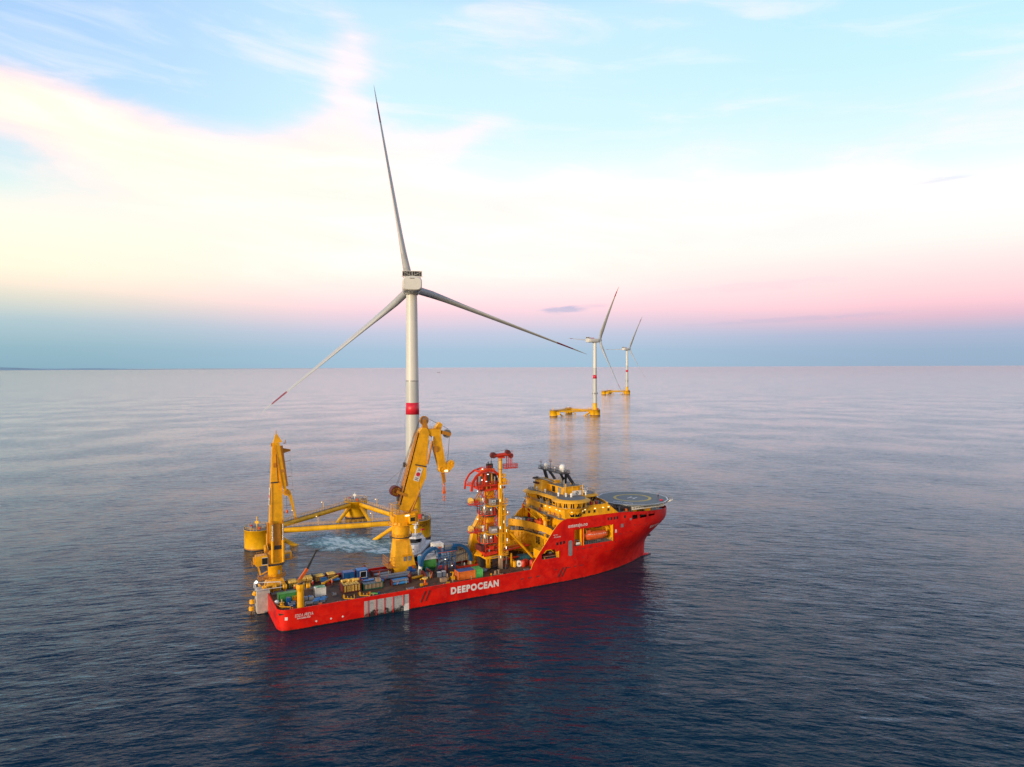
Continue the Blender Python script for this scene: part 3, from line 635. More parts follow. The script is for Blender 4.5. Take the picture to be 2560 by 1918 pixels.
# ------------------------------------------------------------------ floating platforms
LREL = Vector((-59.5, -17.0, 0)); CREL = Vector((-33.6, 40.6, 0)); RREL = Vector((0, 0, 0))
def make_floater(label, pos):
    T = Thing('floating_platform', label, 'floating platform', pos, WORLD, 'yellow three column floaters', local=True)
    radii = [7.4, 5.4, 5.3]; cols = [RREL, LREL, CREL]
    for ci, (c, r) in enumerate(zip(cols, radii)):
        top = 7.9
        mb = MB().mat('yellow_clean').lathe(c.x, c.y, [(r, -3), (r, 1.0), (r, top-0.3), (r+0.14, top-0.3), (r+0.14, top)], 48)
        mb.mat('dark').lathe(c.x, c.y, [(r+0.015, -1), (r+0.015, 0.3)], 48, caps=False).mat('crane_walk').lathe(c.x, c.y, [(r+0.012, 0.3), (r+0.012, 0.75)], 48, caps=False)
        mb.mat('deck_grey').lathe(c.x, c.y, [(0.01, top+0.02), (r-0.05, top+0.02)], 40, caps=False)
        if ci == 1: mb.mat('yellow_clean').box(c.x+4.2, c.x+8.6, c.y-3.4, c.y+1.4, 1.6, 6.4)
        cp = T.part('column', mb)
        rl = MB().mat('yellow_clean')
        ring = [(c.x+(r-0.1)*math.cos(2*PI*i/28), c.y+(r-0.1)*math.sin(2*PI*i/28), top) for i in range(29)]
        rl.rail(ring, 1.2, 1.6, 0.055)
        T.part('railing', rl, cp)
        if ci == 0:
            for body, a0, z0, w, h, mt in (('EFG-1', 21, 5.4, 4.6, 1.35, 'mark_dark'), ('EOLFI', 32, 3.1, 2.4, 0.5, 'ochre')):
                if body == 'EOLFI': continue
                tx = MB().mat(mt)
                text_on(tx, body, lambda x, y: (c.x+(r+0.03)*math.cos(R_(a0-90)+x/r), c.y+(r+0.03)*math.sin(R_(a0-90)+x/r), z0+y), w, h, 0.0)
                T.part('lettering', tx, cp, label='dark column name')
            sg = MB().mat('band_red')
            n = 5; vs = []
            for i in range(n+1):
                a = R_(30-90)+i/n*2.3/r
                vs += [(c.x+(r+0.04)*math.cos(a), c.y+(r+0.04)*math.sin(a), z) for z in (4.1, 4.8)]
            sg.add(vs, [(2*i, 2*i+2, 2*i+3, 2*i+1) for i in range(n)]); T.part('sign_plate', sg, cp)
            for j, (z, w_) in enumerate(((3.2, 2.6), (2.5, 2.6), (1.9, 2.6), (1.3, 2.9))):
                st = MB().mat('ochre'); vs = []
                for i in range(n+1):
                    a = R_(27-90)+i/n*w_/r
                    vs += [(c.x+(r+0.03)*math.cos(a), c.y+(r+0.03)*math.sin(a), zz) for zz in (z, z+0.06)]
                st.add(vs, [(2*i, 2*i+2, 2*i+3, 2*i+1) for i in range(n)]); T.part('draught_mark', st, cp)
            eq = MB().mat('red_frame').cbox(c.x+2.6, c.y-1.6, top+1.1, 2.2, 1.6, 2.0); T.part('cabinet', eq, cp)
            eq = MB().mat('grey').cbox(c.x+4.6, c.y-0.2, top+1.2, 1.5, 1.5, 2.2); T.part('cabinet', eq, cp); T.part('cabinet', MB().mat('grey').cbox(c.x+4.6, c.y-2.6, top+0.8, 1.0, 1.0, 1.4), cp)
            bl = MB().mat('yellow_clean')     # boat landing on the vessel side
            for a in (-118, -104):
                x, y = c.x+(r+0.9)*math.cos(R_(a)), c.y+(r+0.9)*math.sin(R_(a)); bl.tube((x, y, -1), (x, y, top+0.6), 0.28)
                bl.tube((x, y, 6), (c.x+r*math.cos(R_(a)), c.y+r*math.sin(R_(a)), 6), 0.2); bl.tube((x, y, 1.5), (c.x+r*math.cos(R_(a)), c.y+r*math.sin(R_(a)), 1.5), 0.2)
            T.part('boat_landing', bl, cp)
            cg = MB().mat('yellow_clean').rail([(c.x-9.5, c.y-2.5, top), (c.x-6, c.y-4, top), (c.x-6, c.y+3, top), (c.x-9.5, c.y+2, top), (c.x-9.5, c.y-2.5, top)], 3.2, 1.2, 0.08, (1.0, 0.66, 0.33))
            T.part('equipment_cage', cg, cp)
        else:
            eq = MB().mat('white').tube((c.x-0.6, c.y, top), (c.x-0.6, c.y, top+(4.6 if ci == 1 else 3.4)), 0.22).cbox(c.x-0.6, c.y, top+2.4, 1.5, 0.5, 0.9)
            if ci == 1: eq.mats[0] = 'yellow_clean'
            T.part('signal_mast', eq, cp)
            for q in ((2.2, 0.6, 0.6, 1.8, 1.3, 1.2), (-2.8, -1.4, 0.45, 1.6, 1.0, 0.9), (0.6, 2.8, 0.5, 2.4, 1.0, 1.0)): T.part('cabinet', MB().mat('grey').cbox(c.x+q[0], c.y+q[1], top+q[2], *q[3:]), cp)
            for q in ((1.2, -2.4, 0.55, 0.9, 0.8, 1.1), (-3.4, 1.5, 0.5, 0.8, 0.8, 1.0)): T.part('cabinet', MB().mat('red_frame').cbox(c.x+q[0], c.y+q[1], top+q[2], *q[3:]), cp)
    zt = 6.35
    for a, b, ra, rb in ((LREL, RREL, 5.4, 7.4), (LREL, CREL, 5.4, 5.3), (CREL, RREL, 5.3, 7.4)):
        d = (b-a).normalized(); L = (b-a).length; side = Vector((-d.y, d.x, 0))
        p = a+d*(ra-0.3); q = b-d*(rb-0.3)
        bt = MB().mat('yellow_clean').tube((p.x, p.y, zt), (q.x, q.y, zt), 1.12, n=20)
        n = 14
        for i in range(1, n):
            w = p.lerp(q, i/n); bt.tube((w-d*0.07+Vector((0, 0, zt))), (w+d*0.07+Vector((0, 0, zt))), 1.2, n=18)
        # braces running down into the water
        T.part('upper_beam', bt)
        for s, e, rr, sg in ((a, d, ra, 1), (b, -d, rb, -1)):
            u0 = s+e*(rr-0.4); u1 = s+e*(rr+11.6)
            T.part('brace', MB().mat('yellow_clean').tube((u0.x, u0.y, 5.3), (u1.x, u1.y, -2.0), 0.86, n=16))
        wk = MB().mat('ochre')
        for sgn in (-0.62, 0.62):
            pa = p+side*sgn+Vector((0, 0, zt+1.25)); qa = q+side*sgn+Vector((0, 0, zt+1.25))
            wk.rail([pa, qa], 1.15, 2.0, 0.05)
        wk.mat('deck_grey').beam(p+Vector((0, 0, zt+1.18)), q+Vector((0, 0, zt+1.18)), 1.3, 0.1)
        T.part('walkway', wk)
        for f in ((0.30, 0.66) if a is LREL and b is CREL else (0.36, 0.80)):
            w = p.lerp(q, f)+side*0.7; lp = MB().mat('yellow_clean').tube((w.x, w.y, zt+1.2), (w.x, w.y, zt+4.6), 0.11)
            lp.tube((w.x, w.y, zt+4.6), (w.x-0.5, w.y-0.2, zt+4.75), 0.08).cbox(w.x-0.6, w.y-0.25, zt+4.8, 0.6, 0.5, 0.25)
            lo = T.part('lamp_post', lp)
            T.part('lamp', MB().mat('lamp').sphere((w.x-0.65, w.y-0.35, zt+4.62), 0.17, 8, 6), lo)
    return T.e
fl1 = make_floater('nearest yellow three column floater, behind the red ship', FL1)
dup(fl1, Matrix.Translation(Vector(FL2)) @ Matrix.Scale(1.05, 4), 'second yellow floater, small, carrying the side on turbine')
dup(fl1, Matrix.Translation(Vector(FL3)) @ Matrix.Rotation(R_(4), 4, 'Z') @ Matrix.Scale(1.1, 4), 'farthest and smallest yellow floater, under the turbine near the horizon')

# distant cargo ship on the skyline
ds = Thing('cargo_ship', 'tiny dark ship on the horizon right of the nearest turbine tower', 'ship', (-1000, 9300, 0), WORLD, local=True)
h = MB().mat('grey_blue').prism([(-19, -3), (16, -3), (21, 0), (16, 3), (-19, 3)], -0.5, 4.5, [(-20, -3.2), (17, -3.2), (23, 0), (17, 3.2), (-20, 3.2)])
ds.part('hull', h); ds.part('deckhouse', MB().mat('grey_blue').box(9, 15, -2.6, 2.6, 4.5, 10.5).box(10.5, 14, -2, 2, 10.5, 12.5)); ds.part('mast', MB().mat('grey').tube((12, 0, 12.5), (12, 0, 17), 0.3))
# ================================================================== THE VESSEL
V = Thing('offshore_vessel', 'long red and yellow offshore construction ship with a helideck at its bow', 'ship', (0, 0, 0), SHIP)
Y0 = 13.5; ZD = 4.9
def top_z(u):
    if u < 79.0: return 5.9
    if u < 79.8: return 5.9 + (u-79.0)/0.8*1.9
    if u <= 87.6: return 7.8 + (u-79.8)*(17.6-7.8)/7.8
    if u <= 93: 
        t = (u-87.6)/5.4; return 17.6 + 3.45*math.sin(t*PI/2)**0.9
    if u < 116: return 21.05 - 0.1*(u-93)/23
    return 20.95 - (u-116)/30*2.6
def stem(z):
    pts = [(-3, 136.5), (0, 136.8), (2.5, 136.8), (4.7, 137.0), (6.3, 137.6), (7.7, 138.6), (9.4, 139.9), (10.9, 141.6), (12.3, 143.0), (14.3, 145.3), (15.2, 145.8), (21, 146.0)]
    for (a, x), (b, y) in zip(pts, pts[1:]):
        if z <= b: return x+(y-x)*max(0, (z-a))/(b-a)
    return 146.0
def half(u, z):
    k = min(1, max(0, z/17.5)); k2 = k*k*(3-2*k)
    u0 = 88+(116-88)*k2; us = stem(z)
    b = Y0
    if u > u0:
        t = min(1, (u-u0)/(us-u0)); p = 2.3+0.1*k; q = 1.0-0.42*k2
        b = Y0*(1-t**p)**q
    if u < 3.0: b = Y0-(3.0-math.sqrt(max(0, 9-(3-u)**2)))
    return b
# grid lines follow the openings cut in the side
US = [0, 0.15, 0.4, 0.8, 1.4, 2.2, 3.0] + [3+i*4 for i in range(1, 19)] + [79.0, 79.3, 79.8, 81.0, 82.0, 83.1, 84.2, 85.4, 86.6, 87.6, 88.4, 89.0, 89.7, 90.4, 91.2, 92.0, 93.0, 94.5, 96.0, 97.5, 98.9, 99.7, 101.7, 103.7, 105.7, 107.7, 109.7, 111.8, 113.5, 115.2, 117.0, 118.8, 120.6]
NB = 22
ZS = [-3, -1, 0, 0.5, 1.2, 2, 3, 4, 5.0, 5.9, 7.0, 8.6, 9.8, 10.6, 11.4, 12.4, 13.4, 14.4, 15.5, 17.0, 17.9, 18.6, 19.4, 20.2, 21.0]
def uval(i, z):
    if i < len(US): return US[i]
    s_ = (i-len(US)+1)/NB; return 120.6+(stem(min(z, 18))-120.6)*s_
NU = len(US)+NB
def zval(i, j):
    z = ZS[j]
    if j == len(ZS)-1: z = 25
    u = uval(i, min(z, 20)); return min(z, top_z(u))
OPEN = [(83.1, 89.7, 8.6, 10.6), (84.2, 88.4, 10.6, 11.4), (96.0, 98.9, 11.4, 17.0), (99.7, 111.8, 11.4, 17.0)]
def in_open(i, j):
    u0, u1 = uval(i, 10), uval(i+1, 10); zc = (ZS[j]+ZS[j+1])/2; uc = (u0+u1)/2
    for a, b, c, d in OPEN:
        if a < uc < b and c < zc < d: return True
    k = i-len(US)+1
    if 17.9 < zc < 19.4 and (0 <= k <= 1 or 3 <= k <= 5 or 7 <= k <= 9): return True
    return False
for side, nm in ((-1, 'starboard'), (1, 'port')):
    hb = MB().mat('hull'); vs = []; idx = {}
    for i in range(NU):
        for j in range(len(ZS)):
            z = zval(i, j); u = uval(i, z); 
            b = half(u, z)
            if i == NU-1: b = 0.0
            idx[i, j] = len(vs); vs.append((u, side*b, z))
    fs = []
    for i in range(NU-1):
        for j in range(len(ZS)-1):
            z00, z01, z10, z11 = vs[idx[i, j]][2], vs[idx[i, j+1]][2], vs[idx[i+1, j]][2], vs[idx[i+1, j+1]][2]
            if z01-z00 < 1e-4 and z11-z10 < 1e-4: continue
            if side == -1 and in_open(i, j): continue
            q = [idx[i, j], idx[i+1, j], idx[i+1, j+1], idx[i, j+1]]
            if z01-z00 < 1e-4: q = [idx[i, j], idx[i+1, j], idx[i+1, j+1]]
            elif z11-z10 < 1e-4: q = [idx[i, j], idx[i+1, j], idx[i, j+1]]
            fs.append(q)
    hb.add(vs, fs, smooth=True)
    if side == -1: hull_star = hb
    else: hull_port = hb
# transom, deck-edge caps and the inner face of the bulwark join the same hull mesh
hl = hull_star; hl.add(hull_port.v, hull_port.f, smooth=True)
tr = []
tb = half(0, 3)
hl.add([(0, -tb, -3), (0, tb, -3), (0, tb, 5.9), (0, -tb, 5.9)], [(0, 1, 2, 3)])
hl.mat('hull')
def edge_strip(mb, us, side, wid, z_in, matn, zf=top_z):
    mb.mat(matn); n = len(us); vs = []
    for u in us:
        z = zf(u); b = half(u, min(z, 21))
        vs += [(u, side*b, z), (u, side*max(0, b-wid), z), (u, side*max(0, b-wid), z_in(u))]
    mb.add(vs, [(3*i+k, 3*i+3+k, 3*i+4+k, 3*i+1+k) for i in range(n-1) for k in (0, 1)])
aft_us = [0, 0.4, 0.8, 1.4, 2.2, 3]+[3+4*i for i in range(1, 20)]
for sd_ in (-1, 1): edge_strip(hl, aft_us, sd_, 0.28, lambda u: ZD, 'hull')
hl.box(0.02, 0.28, -tb+0.2, 3.9, ZD, 5.9)
slope_us = [79, 79.3, 79.8, 81, 82, 83.1, 84.2, 85.4, 86.6, 87.6, 88.4, 89.7, 91.2, 93]
fore_us = [93, 97, 101, 105, 109, 113, 117, 120.6]+[120.6+25.2*i/18 for i in range(1, 19)]
for sd_ in (-1, 1): edge_strip(hl, fore_us, sd_, 0.25, lambda u: top_z(u)-1.2, 'hull')
hull = V.part('hull', hl)
inn = MB()
for sd_ in (-1, 1): edge_strip(inn, slope_us, sd_, 0.32, lambda u: (max(11.45, min(top_z(u)-0.05, 11.5)) if (sd_ == -1 and 83 < u < 89.6 and top_z(u) > 11.5) else ZD-0.1), 'yellow')
inn.mat('yellow').box(82.9, 89.9, -13.3, -13.18, ZD, 8.5)
V.part('bulwark', inn)
# bulb
bu = MB().mat('hull')
prof = [(0.02, 142.2), (0.55, 141.9), (1.1, 141.0), (1.7, 139.5), (2.1, 137.5), (2.4, 134.5), (2.2, 130)]
vs = []; n = 20
for r, u in prof:
    for i in range(n):
        a = 2*PI*i/n; vs.append((u, r*math.cos(a), -1.35+(0.6 if u > 141 else 0)+r*0.95*math.sin(a)))
bu.add(vs, [(j*n+i, j*n+(i+1) % n, (j+1)*n+(i+1) % n, (j+1)*n+i) for j in range(len(prof)-1) for i in range(n)], smooth=True)
V.part('bulbous_bow', bu)
# decks
dk = MB().mat('wood').box(0.3, 92, -13.1, 13.1, 4.6, ZD)
V.part('work_deck', dk)
fd = MB().mat('deck_grey')
vs = []
us = [90.5]+fore_us[:-1]
for u in us: b = half(u, 19)-0.3; vs += [(u, -b, min(top_z(u)-1.15, 20.9) if u > 112 else 20.85), (u, b, min(top_z(u)-1.15, 20.9) if u > 112 else 20.85)]
fd.add(vs, [(2*i, 2*i+2, 2*i+3, 2*i+1) for i in range(len(us)-1)])
V.part('fore_deck', fd)
def hp(u, z, off=0.03, side=-1): 
    return (u, side*(half(u, z)+off), z)
def hull_patch(mb, u0, u1, z0, z1, off=0.03, n=3):
    vs = []
    for i in range(n+1):
        u = u0+(u1-u0)*i/n; vs += [hp(u, z0, off), hp(u, z1, off)]
    mb.add(vs, [(2*i, 2*i+2, 2*i+3, 2*i+1) for i in range(n)]); return mb
# grey worn landing panel with red ribs
pn = MB().mat('worn'); hull_patch(pn, 23.7, 37.2, -0.3, 4.75, 0.05, 6)
po = V.part('side_panel', pn)
for u in (24.8, 27.2, 29.7, 32.3, 35.5): V.part('fender_rib', MB().mat('hull').box(u-0.09, u+0.09, -13.72, -13.55, -0.4 + (2.0 if u > 35 else 0), 4.8), po)
V.part('side_patch', hull_patch(MB().mat('white'), 35.6, 37.2, -0.2, 2.0, 0.08, 1), po)
# slanted fender bars
for (a, b, c, d) in ((40.8, 1.6, 42.3, 4.75), (42.3, 1.7, 43.8, 4.85), (89.2, 1.9, 91.2, 4.9), (90.7, 1.9, 92.5, 4.9)):
    V.part('fender_bar', MB().mat('dark').beam((a, -13.62, b), (c, -13.62, d), 0.22, 0.22, side=(0, 1, 0)))
# scuppers, ports, marks
for u in (75.4, 76.0, 78.0, 78.55, 79.1, 81.2, 81.75, 82.3): V.part('freeing_port', hull_patch(MB().mat('dark'), u-0.17, u+0.17, 3.15, 3.6, 0.02, 1))
for u in (88.3, 88.8, 92.9, 93.5, 94.1, 95.9, 96.5, 98.3, 98.9, 99.5): V.part('freeing_port', hull_patch(MB().mat('dark'), u-0.16, u+0.16, 4.35, 4.8, 0.02, 1))
for u, z in ((97.3, 10.1), (99.3, 10.2), (99.9, 10.2), (101.9, 10.2), (102.5, 10.2), (105.1, 10.3), (107.0, 10.3), (109.5, 7.8), (111.9, 7.6), (112.5, 7.6), (110.6, 10.6), (113.2, 10.7), (115.0, 10.9), (118.0, 10.8), (118.0, 13.6), (119.7, 13.6), (114.6, 13.3), (115.4, 13.4), (121.6, 15.8), (124.2, 15.5), (117.6, 16.6), (120.2, 7.2), (117.5, 7.2), (96.2, 7.2), (99.3, 7.3), (126.5, 14.9), (128.2, 15.3)):
    V.part('porthole', hull_patch(MB().mat('dark'), u-0.15, u+0.15, z-0.2, z+0.2, 0.02, 1))
for u, z in ((89.2, 13.15), (90.5, 13.2), (91.8, 13.3)): V.part('window', hull_patch(MB().mat('glass'), u-0.4, u+0.4, z-0.5, z+0.5, 0.03, 1))
for u, z in ((110.0, 19.2), (111.3, 19.2), (112.6, 19.2), (113.9, 19.2), (117.2, 19.2)): V.part('window', hull_patch(MB().mat('glass'), u-0.36, u+0.36, z-0.55, z+0.5, 0.03, 1))
V.part('window', hull_patch(MB().mat('grey'), 119.4, 120.2, 17.7, 18.4, 0.03, 1)); V.part('window', hull_patch(MB().mat('grey'), 115.4, 116.5, 15.6, 16.8, 0.04, 1))
V.part('vent_grille', hull_patch(MB().mat('white'), 112.9, 113.6, 14.0, 15.1, 0.03, 1)); V.part('vent_grille', hull_patch(MB().mat('white'), 1.75, 2.45, 3.1, 3.95, 0.03, 2))
pd = MB().mat('grey')
vs = []
for k in range(16):
    a = 2*PI*k/16; cz = 8.95 if math.sin(a) < 0 else 13.1; vs.append((94.3+0.8*math.cos(a), -13.54, cz+0.8*math.sin(a)*0.7))
pd.plate(vs, (0, -1, 0), 0.05); V.part('pilot_door', pd)
for u in (10.1, 14.2, 17.5):
    d = MB().mat('mark_white').plate([(u-0.33, -13.53, 1.5), (u, -13.53, 1.17), (u+0.33, -13.53, 1.5), (u, -13.53, 1.83)], (0, -1, 0), 0.02)
    V.part('thruster_mark', d)
V.part('mooring_rail', MB().mat('maroon').box(45.2, 49.3, -13.6, -13.52, 5.1, 5.25).box(45.2, 49.3, -13.6, -13.52, 5.55, 5.7))
# lettering on the side
def side_text(body, u0, z0, w, h, offset=0.0, matn='mark_white', shear=0.0, off=0.05, space=1.0):
    t = MB().mat(matn)
    text_on(t, body, lambda x, y: hp(u0+x, z0+y, off), w, h, offset, shear, space)
    V.part('lettering', t)
side_text('DEEPOCEAN', 50.7, 2.35, 16.5, 2.2, 0.055, space=1.2)
side_text('EDDA FREYA', 4.4, 3.5, 4.9, 0.85, 0.005, shear=0.2, space=1.12)
side_text('HAUGESUND', 4.9, 2.9, 3.7, 0.42, 0.02, shear=0.3)
side_text('ostensjo.no', 93.4, 17.5, 7.9, 1.6, 0.02, space=1.08)
side_text('call our', 87.6, 16.0, 1.9, 0.4, 0.01)
side_text('TOLLEVEN', 87.8, 15.2, 2.6, 0.42, 0.01)
side_text('EDDA FREYA', 130.2, 13.1, 6.2, 1.0, 0.01, shear=0.25)
# recesses behind the openings
def recess(u0, u1, z0, z1, depth, matn='yellow', floor='deck_grey'):
    r = MB().mat(matn); a, b = -13.46, -13.46+depth
    r.add([(u0, a, z0), (u0, b, z0), (u0, b, z1), (u0, a, z1)], [(0, 1, 2, 3)])
    r.add([(u1, a, z0), (u1, b, z0), (u1, b, z1), (u1, a, z1)], [(0, 1, 2, 3)])
    r.add([(u0, b, z0), (u1, b, z0), (u1, b, z1), (u0, b, z1)], [(0, 1, 2, 3)])
    r.add([(u0, a, z1), (u0, b, z1), (u1, b, z1), (u1, a, z1)], [(0, 1, 2, 3)])
    r.mat(floor).add([(u0, a, z0), (u0, b, z0), (u1, b, z0), (u1, a, z0)], [(0, 1, 2, 3)])
    return r
rc = V.part('boat_recess', recess(99.7, 111.8, 11.4, 17.0, 4.2))
fr = MB().mat('yellow').box(99.5, 99.75, -13.62, -13.4, 11.3, 17.1).box(111.75, 112.0, -13.62, -13.4, 11.3, 17.1); V.part('frame', fr, rc)
V.part('railing', MB().mat('steel').rail([(99.8, -13.35, 11.4), (111.7, -13.35, 11.4)], 1.1, 1.0, 0.05), rc)
dv = MB().mat('yellow')
for u in (101.2, 109.8): dv.beam((u, -10, 16.9), (u, -12.6, 16.2), 0.45).beam((u, -12.6, 16.2), (u, -12.9, 15.0), 0.35)
dv.mat('dark').cbox(108.2, -9.8, 16.2, 2.4, 0.8, 1.0).cbox(104.4, -9.6, 16.3, 1.0, 0.6, 0.8)
V.part('davit', dv, rc)
V.part('cabinet', MB().mat('grey').box(107.0, 108.0, -11.4, -10.4, 11.45, 13.2), rc)
rc = V.part('door_recess', recess(96.0, 98.9, 11.4, 17.0, 2.5))
V.part('door', MB().mat('grey').box(96.6, 97.6, -11.1, -10.99, 14.2, 16.5), rc)
V.part('storage_drum', MB().mat('white').tube((96.9, -12.9, 12.0), (98.5, -12.9, 12.0), 0.48, n=14), rc)
V.part('platform', MB().mat('grey').box(96.3, 98.8, -12.8, -11.0, 12.9, 13.0), rc)
rc = V.part('mooring_recess', recess(82.6, 89.9, 8.55, 11.5, 4.5))
V.part('frame', MB().mat('yellow').box(89.55, 89.8, -13.6, -13.3, 8.5, 10.7).beam((84.0, -13.5, 10.6), (84.9, -13.5, 11.5), 0.2, side=(0, 1, 0)).beam((84.9, -13.5, 11.5), (86.6, -13.5, 11.5), 0.2, side=(0, 1, 0)).beam((86.6, -13.5, 11.5), (87.6, -13.5, 10.6), 0.2, side=(0, 1, 0)), rc)
V.part('winch', MB().mat('steel').tube((86.9, -11.4, 9.9), (87.9, -11.4, 9.9), 0.6, n=14).mat('dark').cbox(88.6, -11.3, 9.5, 0.9, 1.2, 1.4), rc)
rc = V.part('bow_gallery', MB().mat('ochre').add([(120.4, -8.0, 17.6), (136, -5, 17.6), (136, -5, 19.8), (120.4, -8.0, 19.8)], [(0, 1, 2, 3)]).mat('grey').add([(120, -13, 17.85), (137, -8, 17.85), (136, -5, 17.85), (120.4, -8, 17.85)], [(0, 1, 2, 3)]))

# ------------------------------------------------------------------ accommodation block
def wall(mb, pts, z0, z1, t=0.2):
    """vertical wall along plan points"""
    for (a, b) in zip(pts, pts[1:]):
        mb.beam((a[0], a[1], (z0+z1)/2), (b[0], b[1], (z0+z1)/2), t, z1-z0)
    return mb
H = MB().mat('yellow')
edge2 = [(84.9, 13.1), (88, 8.2), (89.5, 2.7), (90.3, -3), (90.0, -8), (88.5, -13.1)]
edge1 = [(83.2, 13.1), (86.6, 11), (88.8, 9.0), (89.6, 5), (90.6, 0), (90.7, -8), (88.2, -13.1)]
H.mat('deck_grey').prism(edge2+[(95, -13.1), (95, 13.1)], 16.0, 16.2)
H.mat('yellow'); wall(H, edge2, 14.6, 17.0, 0.25)
H.mat('deck_grey').prism(edge1+[(95, -13.1), (95, 13.1)], 12.7, 12.95)
H.mat('yellow'); wall(H, edge1, 12.3, 13.0, 0.3)
wall(H, [(87.2, 13.1), (90.0, 10), (91.3, 5), (92, 0), (92, -13.1)], ZD, 12.7, 0.3)
wall(H, [(88.6, 13.1), (90.6, 9), (92, 3), (92.4, -13.1)], 12.95, 16.0, 0.3)
wall(H, [(94.2, 13.1), (94.2, -13.1)], 16.2, 21.0, 0.3)
house = V.part('accommodation_block', H)
V.part('railing', MB().mat('steel').rail([(x+0.1, y, 12.95) for x, y in edge1], 1.15, 1.3, 0.045), house)
V.part('railing', MB().mat('steel').rail([(x+0.15, y, 16.95) for x, y in edge2[:5]], 0.6, 1.5, 0.04, (1.0,)), house)
# tall windows and door on the aft wall
for u, v, z0, z1 in ((91.25, 5.9, 8.7, 11.6), (91.55, 3.6, 9.2, 11.6), (91.7, 2.5, 9.0, 11.7), (91.92, -0.6, 8.6, 11.4), (90.3, 9.3, 9.4, 12.0)):
    w = MB().mat('glass'); w.T = Matrix.Translation((u, v, 0)) @ Matrix.Rotation(R_(14), 4, 'Z'); w.box(-0.24, -0.14, -0.42, 0.42, z0, z1)
    V.part('window', w, house)
dw = MB().mat('glass')
for v0, v1 in ((12.4, 11.4), (11.2, 10.6)): dw.beam((87.6-(v0-13)*0.9, v0, 10.9), (87.6-(v1-13)*0.9, v1, 10.9), 0.35, 2.0)
V.part('window', dw, house)
V.part('hangar_door', MB().mat('grey').box(91.6, 91.72, -3.6, -0.6, ZD, 8.6), house)
st = MB().mat('ochre')
for k in range(9): st.cbox(88.9+0.25*k, -4.1, 5.6+0.42*k, 0.3, 1.2, 0.08)
st.beam((88.8, -4.7, 5.4), (91.2, -4.7, 9.2), 0.1, 0.35).beam((88.8, -3.5, 5.4), (91.2, -3.5, 9.2), 0.1, 0.35)
for zz in (5.6, 7.4, 9.2): st.mat('yellow').rail([(86.4, -6.5, zz), (86.4, -9.6, zz)], 1.6, 0.6, 0.07, (1.0, 0.5)).mat('deck_grey').box(86.4, 88.4, -9.6, -6.5, zz-0.1, zz)
V.part('stairs', st, house)
tb_ = MB().mat('yellow')      # braces and posts under the terraces
for (a, b) in (((84.3, 12.4, ZD), (84.3, 12.4, 12.6)), ((87.5, 10.2, ZD), (87.5, 10.2, 12.6)), ((86.0, 11.6, 8.8), (89.0, 8.6, 12.4)), ((85.5, 9.8, 8.6), (88.8, 7.4, 12.4)), ((88.8, 7.2, ZD), (88.8, 7.2, 12.6))): tb_.beam(a, b, 0.32)
tb_.box(84.2, 91.5, 6.8, 12.9, 8.4, 8.6)
V.part('support_frame', tb_, house)
V.part('railing', MB().mat('ochre').rail([(84.3, 12.9, 8.6), (84.3, 6.9, 8.6), (90.8, 6.9, 8.6)], 1.1, 1.2, 0.05), house)

# upper works
B = MB().mat('yellow')
B.box(92.6, 110, -13.1, -12.9, 20.9, 24.6)                      # starboard side wall
B.add([(110, -13.1, 20.9), (114.8, -13.1, 20.8), (110, -13.1, 24.5)], [(0, 1, 2)]).add([(110, -12.9, 20.9), (114.8, -12.9, 20.8), (110, -12.9, 24.5)], [(0, 1, 2)]).add([(110, -13.1, 24.5), (114.8, -13.1, 20.8), (114.8, -12.9, 20.8), (110, -12.9, 24.5)], [(0, 1, 2, 3)])
B.box(92.6, 110, 12.9, 13.1, 20.9, 24.6)
B.box(92.4, 92.6, -13.1, 13.1, 20.9, 24.0)                      # aft wall
B.box(109.9, 110.1, -12.9, 12.9, 20.9, 24.3)
arc = [(110.0, -13.0), (111.6, -8.5), (112.2, -4), (112.2, 4), (111.6, 8.5), (110.0, 13.0)]
wall(B, arc, 23.2, 24.9, 0.3)
B.mat('deck_grey').prism([(92.6, -12.9), (109.9, -12.9)]+arc[1:5]+[(109.9, 12.9), (92.6, 12.9)], 24.0, 24.15)
up_ = V.part('upper_house', B)
for u in (100.2, 102.2, 104.4, 110.3): V.part('window', MB().mat('glass').box(u-0.4, u+0.4, -13.17, -13.11, 21.95, 22.85), up_)
V.part('side_door', MB().mat('ochre').box(106.2, 107.6, -13.16, -13.11, 21.1, 23.3), up_)
for u in (100.4, 104.6, 108.0, 110.3): V.part('wall_lamp', MB().mat('lamp_warm').cbox(u, -13.3, 23.35, 0.55, 0.3, 0.14), up_)
for v in (-0.7, -3.6, -7.9, -10.1): V.part('wall_lamp', MB().mat('lamp_warm').cbox(92.25, v, 23.2, 0.25, 0.5, 0.14), up_)
# walkways with rails round the aft side
wk = MB().mat('deck_grey').box(91.2, 92.4, -12.9, 13.0, 20.75, 20.95); wk.mat('steel').rail([(91.3, -12.8, 20.95), (91.3, 12.9, 20.95)], 1.1, 1.5, 0.045)
V.part('walkway', wk, up_)
wk = MB().mat('yellow').box(91.2, 92.4, -4.5, 13.0, 23.9, 24.1); wk.mat('steel').rail([(91.3, -4.3, 24.1), (91.3, 12.9, 24.1)], 1.0, 1.2, 0.045)
V.part('walkway', wk, up_)
V.part('port_box', MB().mat('dark').box(92.2, 92.4, 1.2, 2.6, 22.2, 23.6), up_)

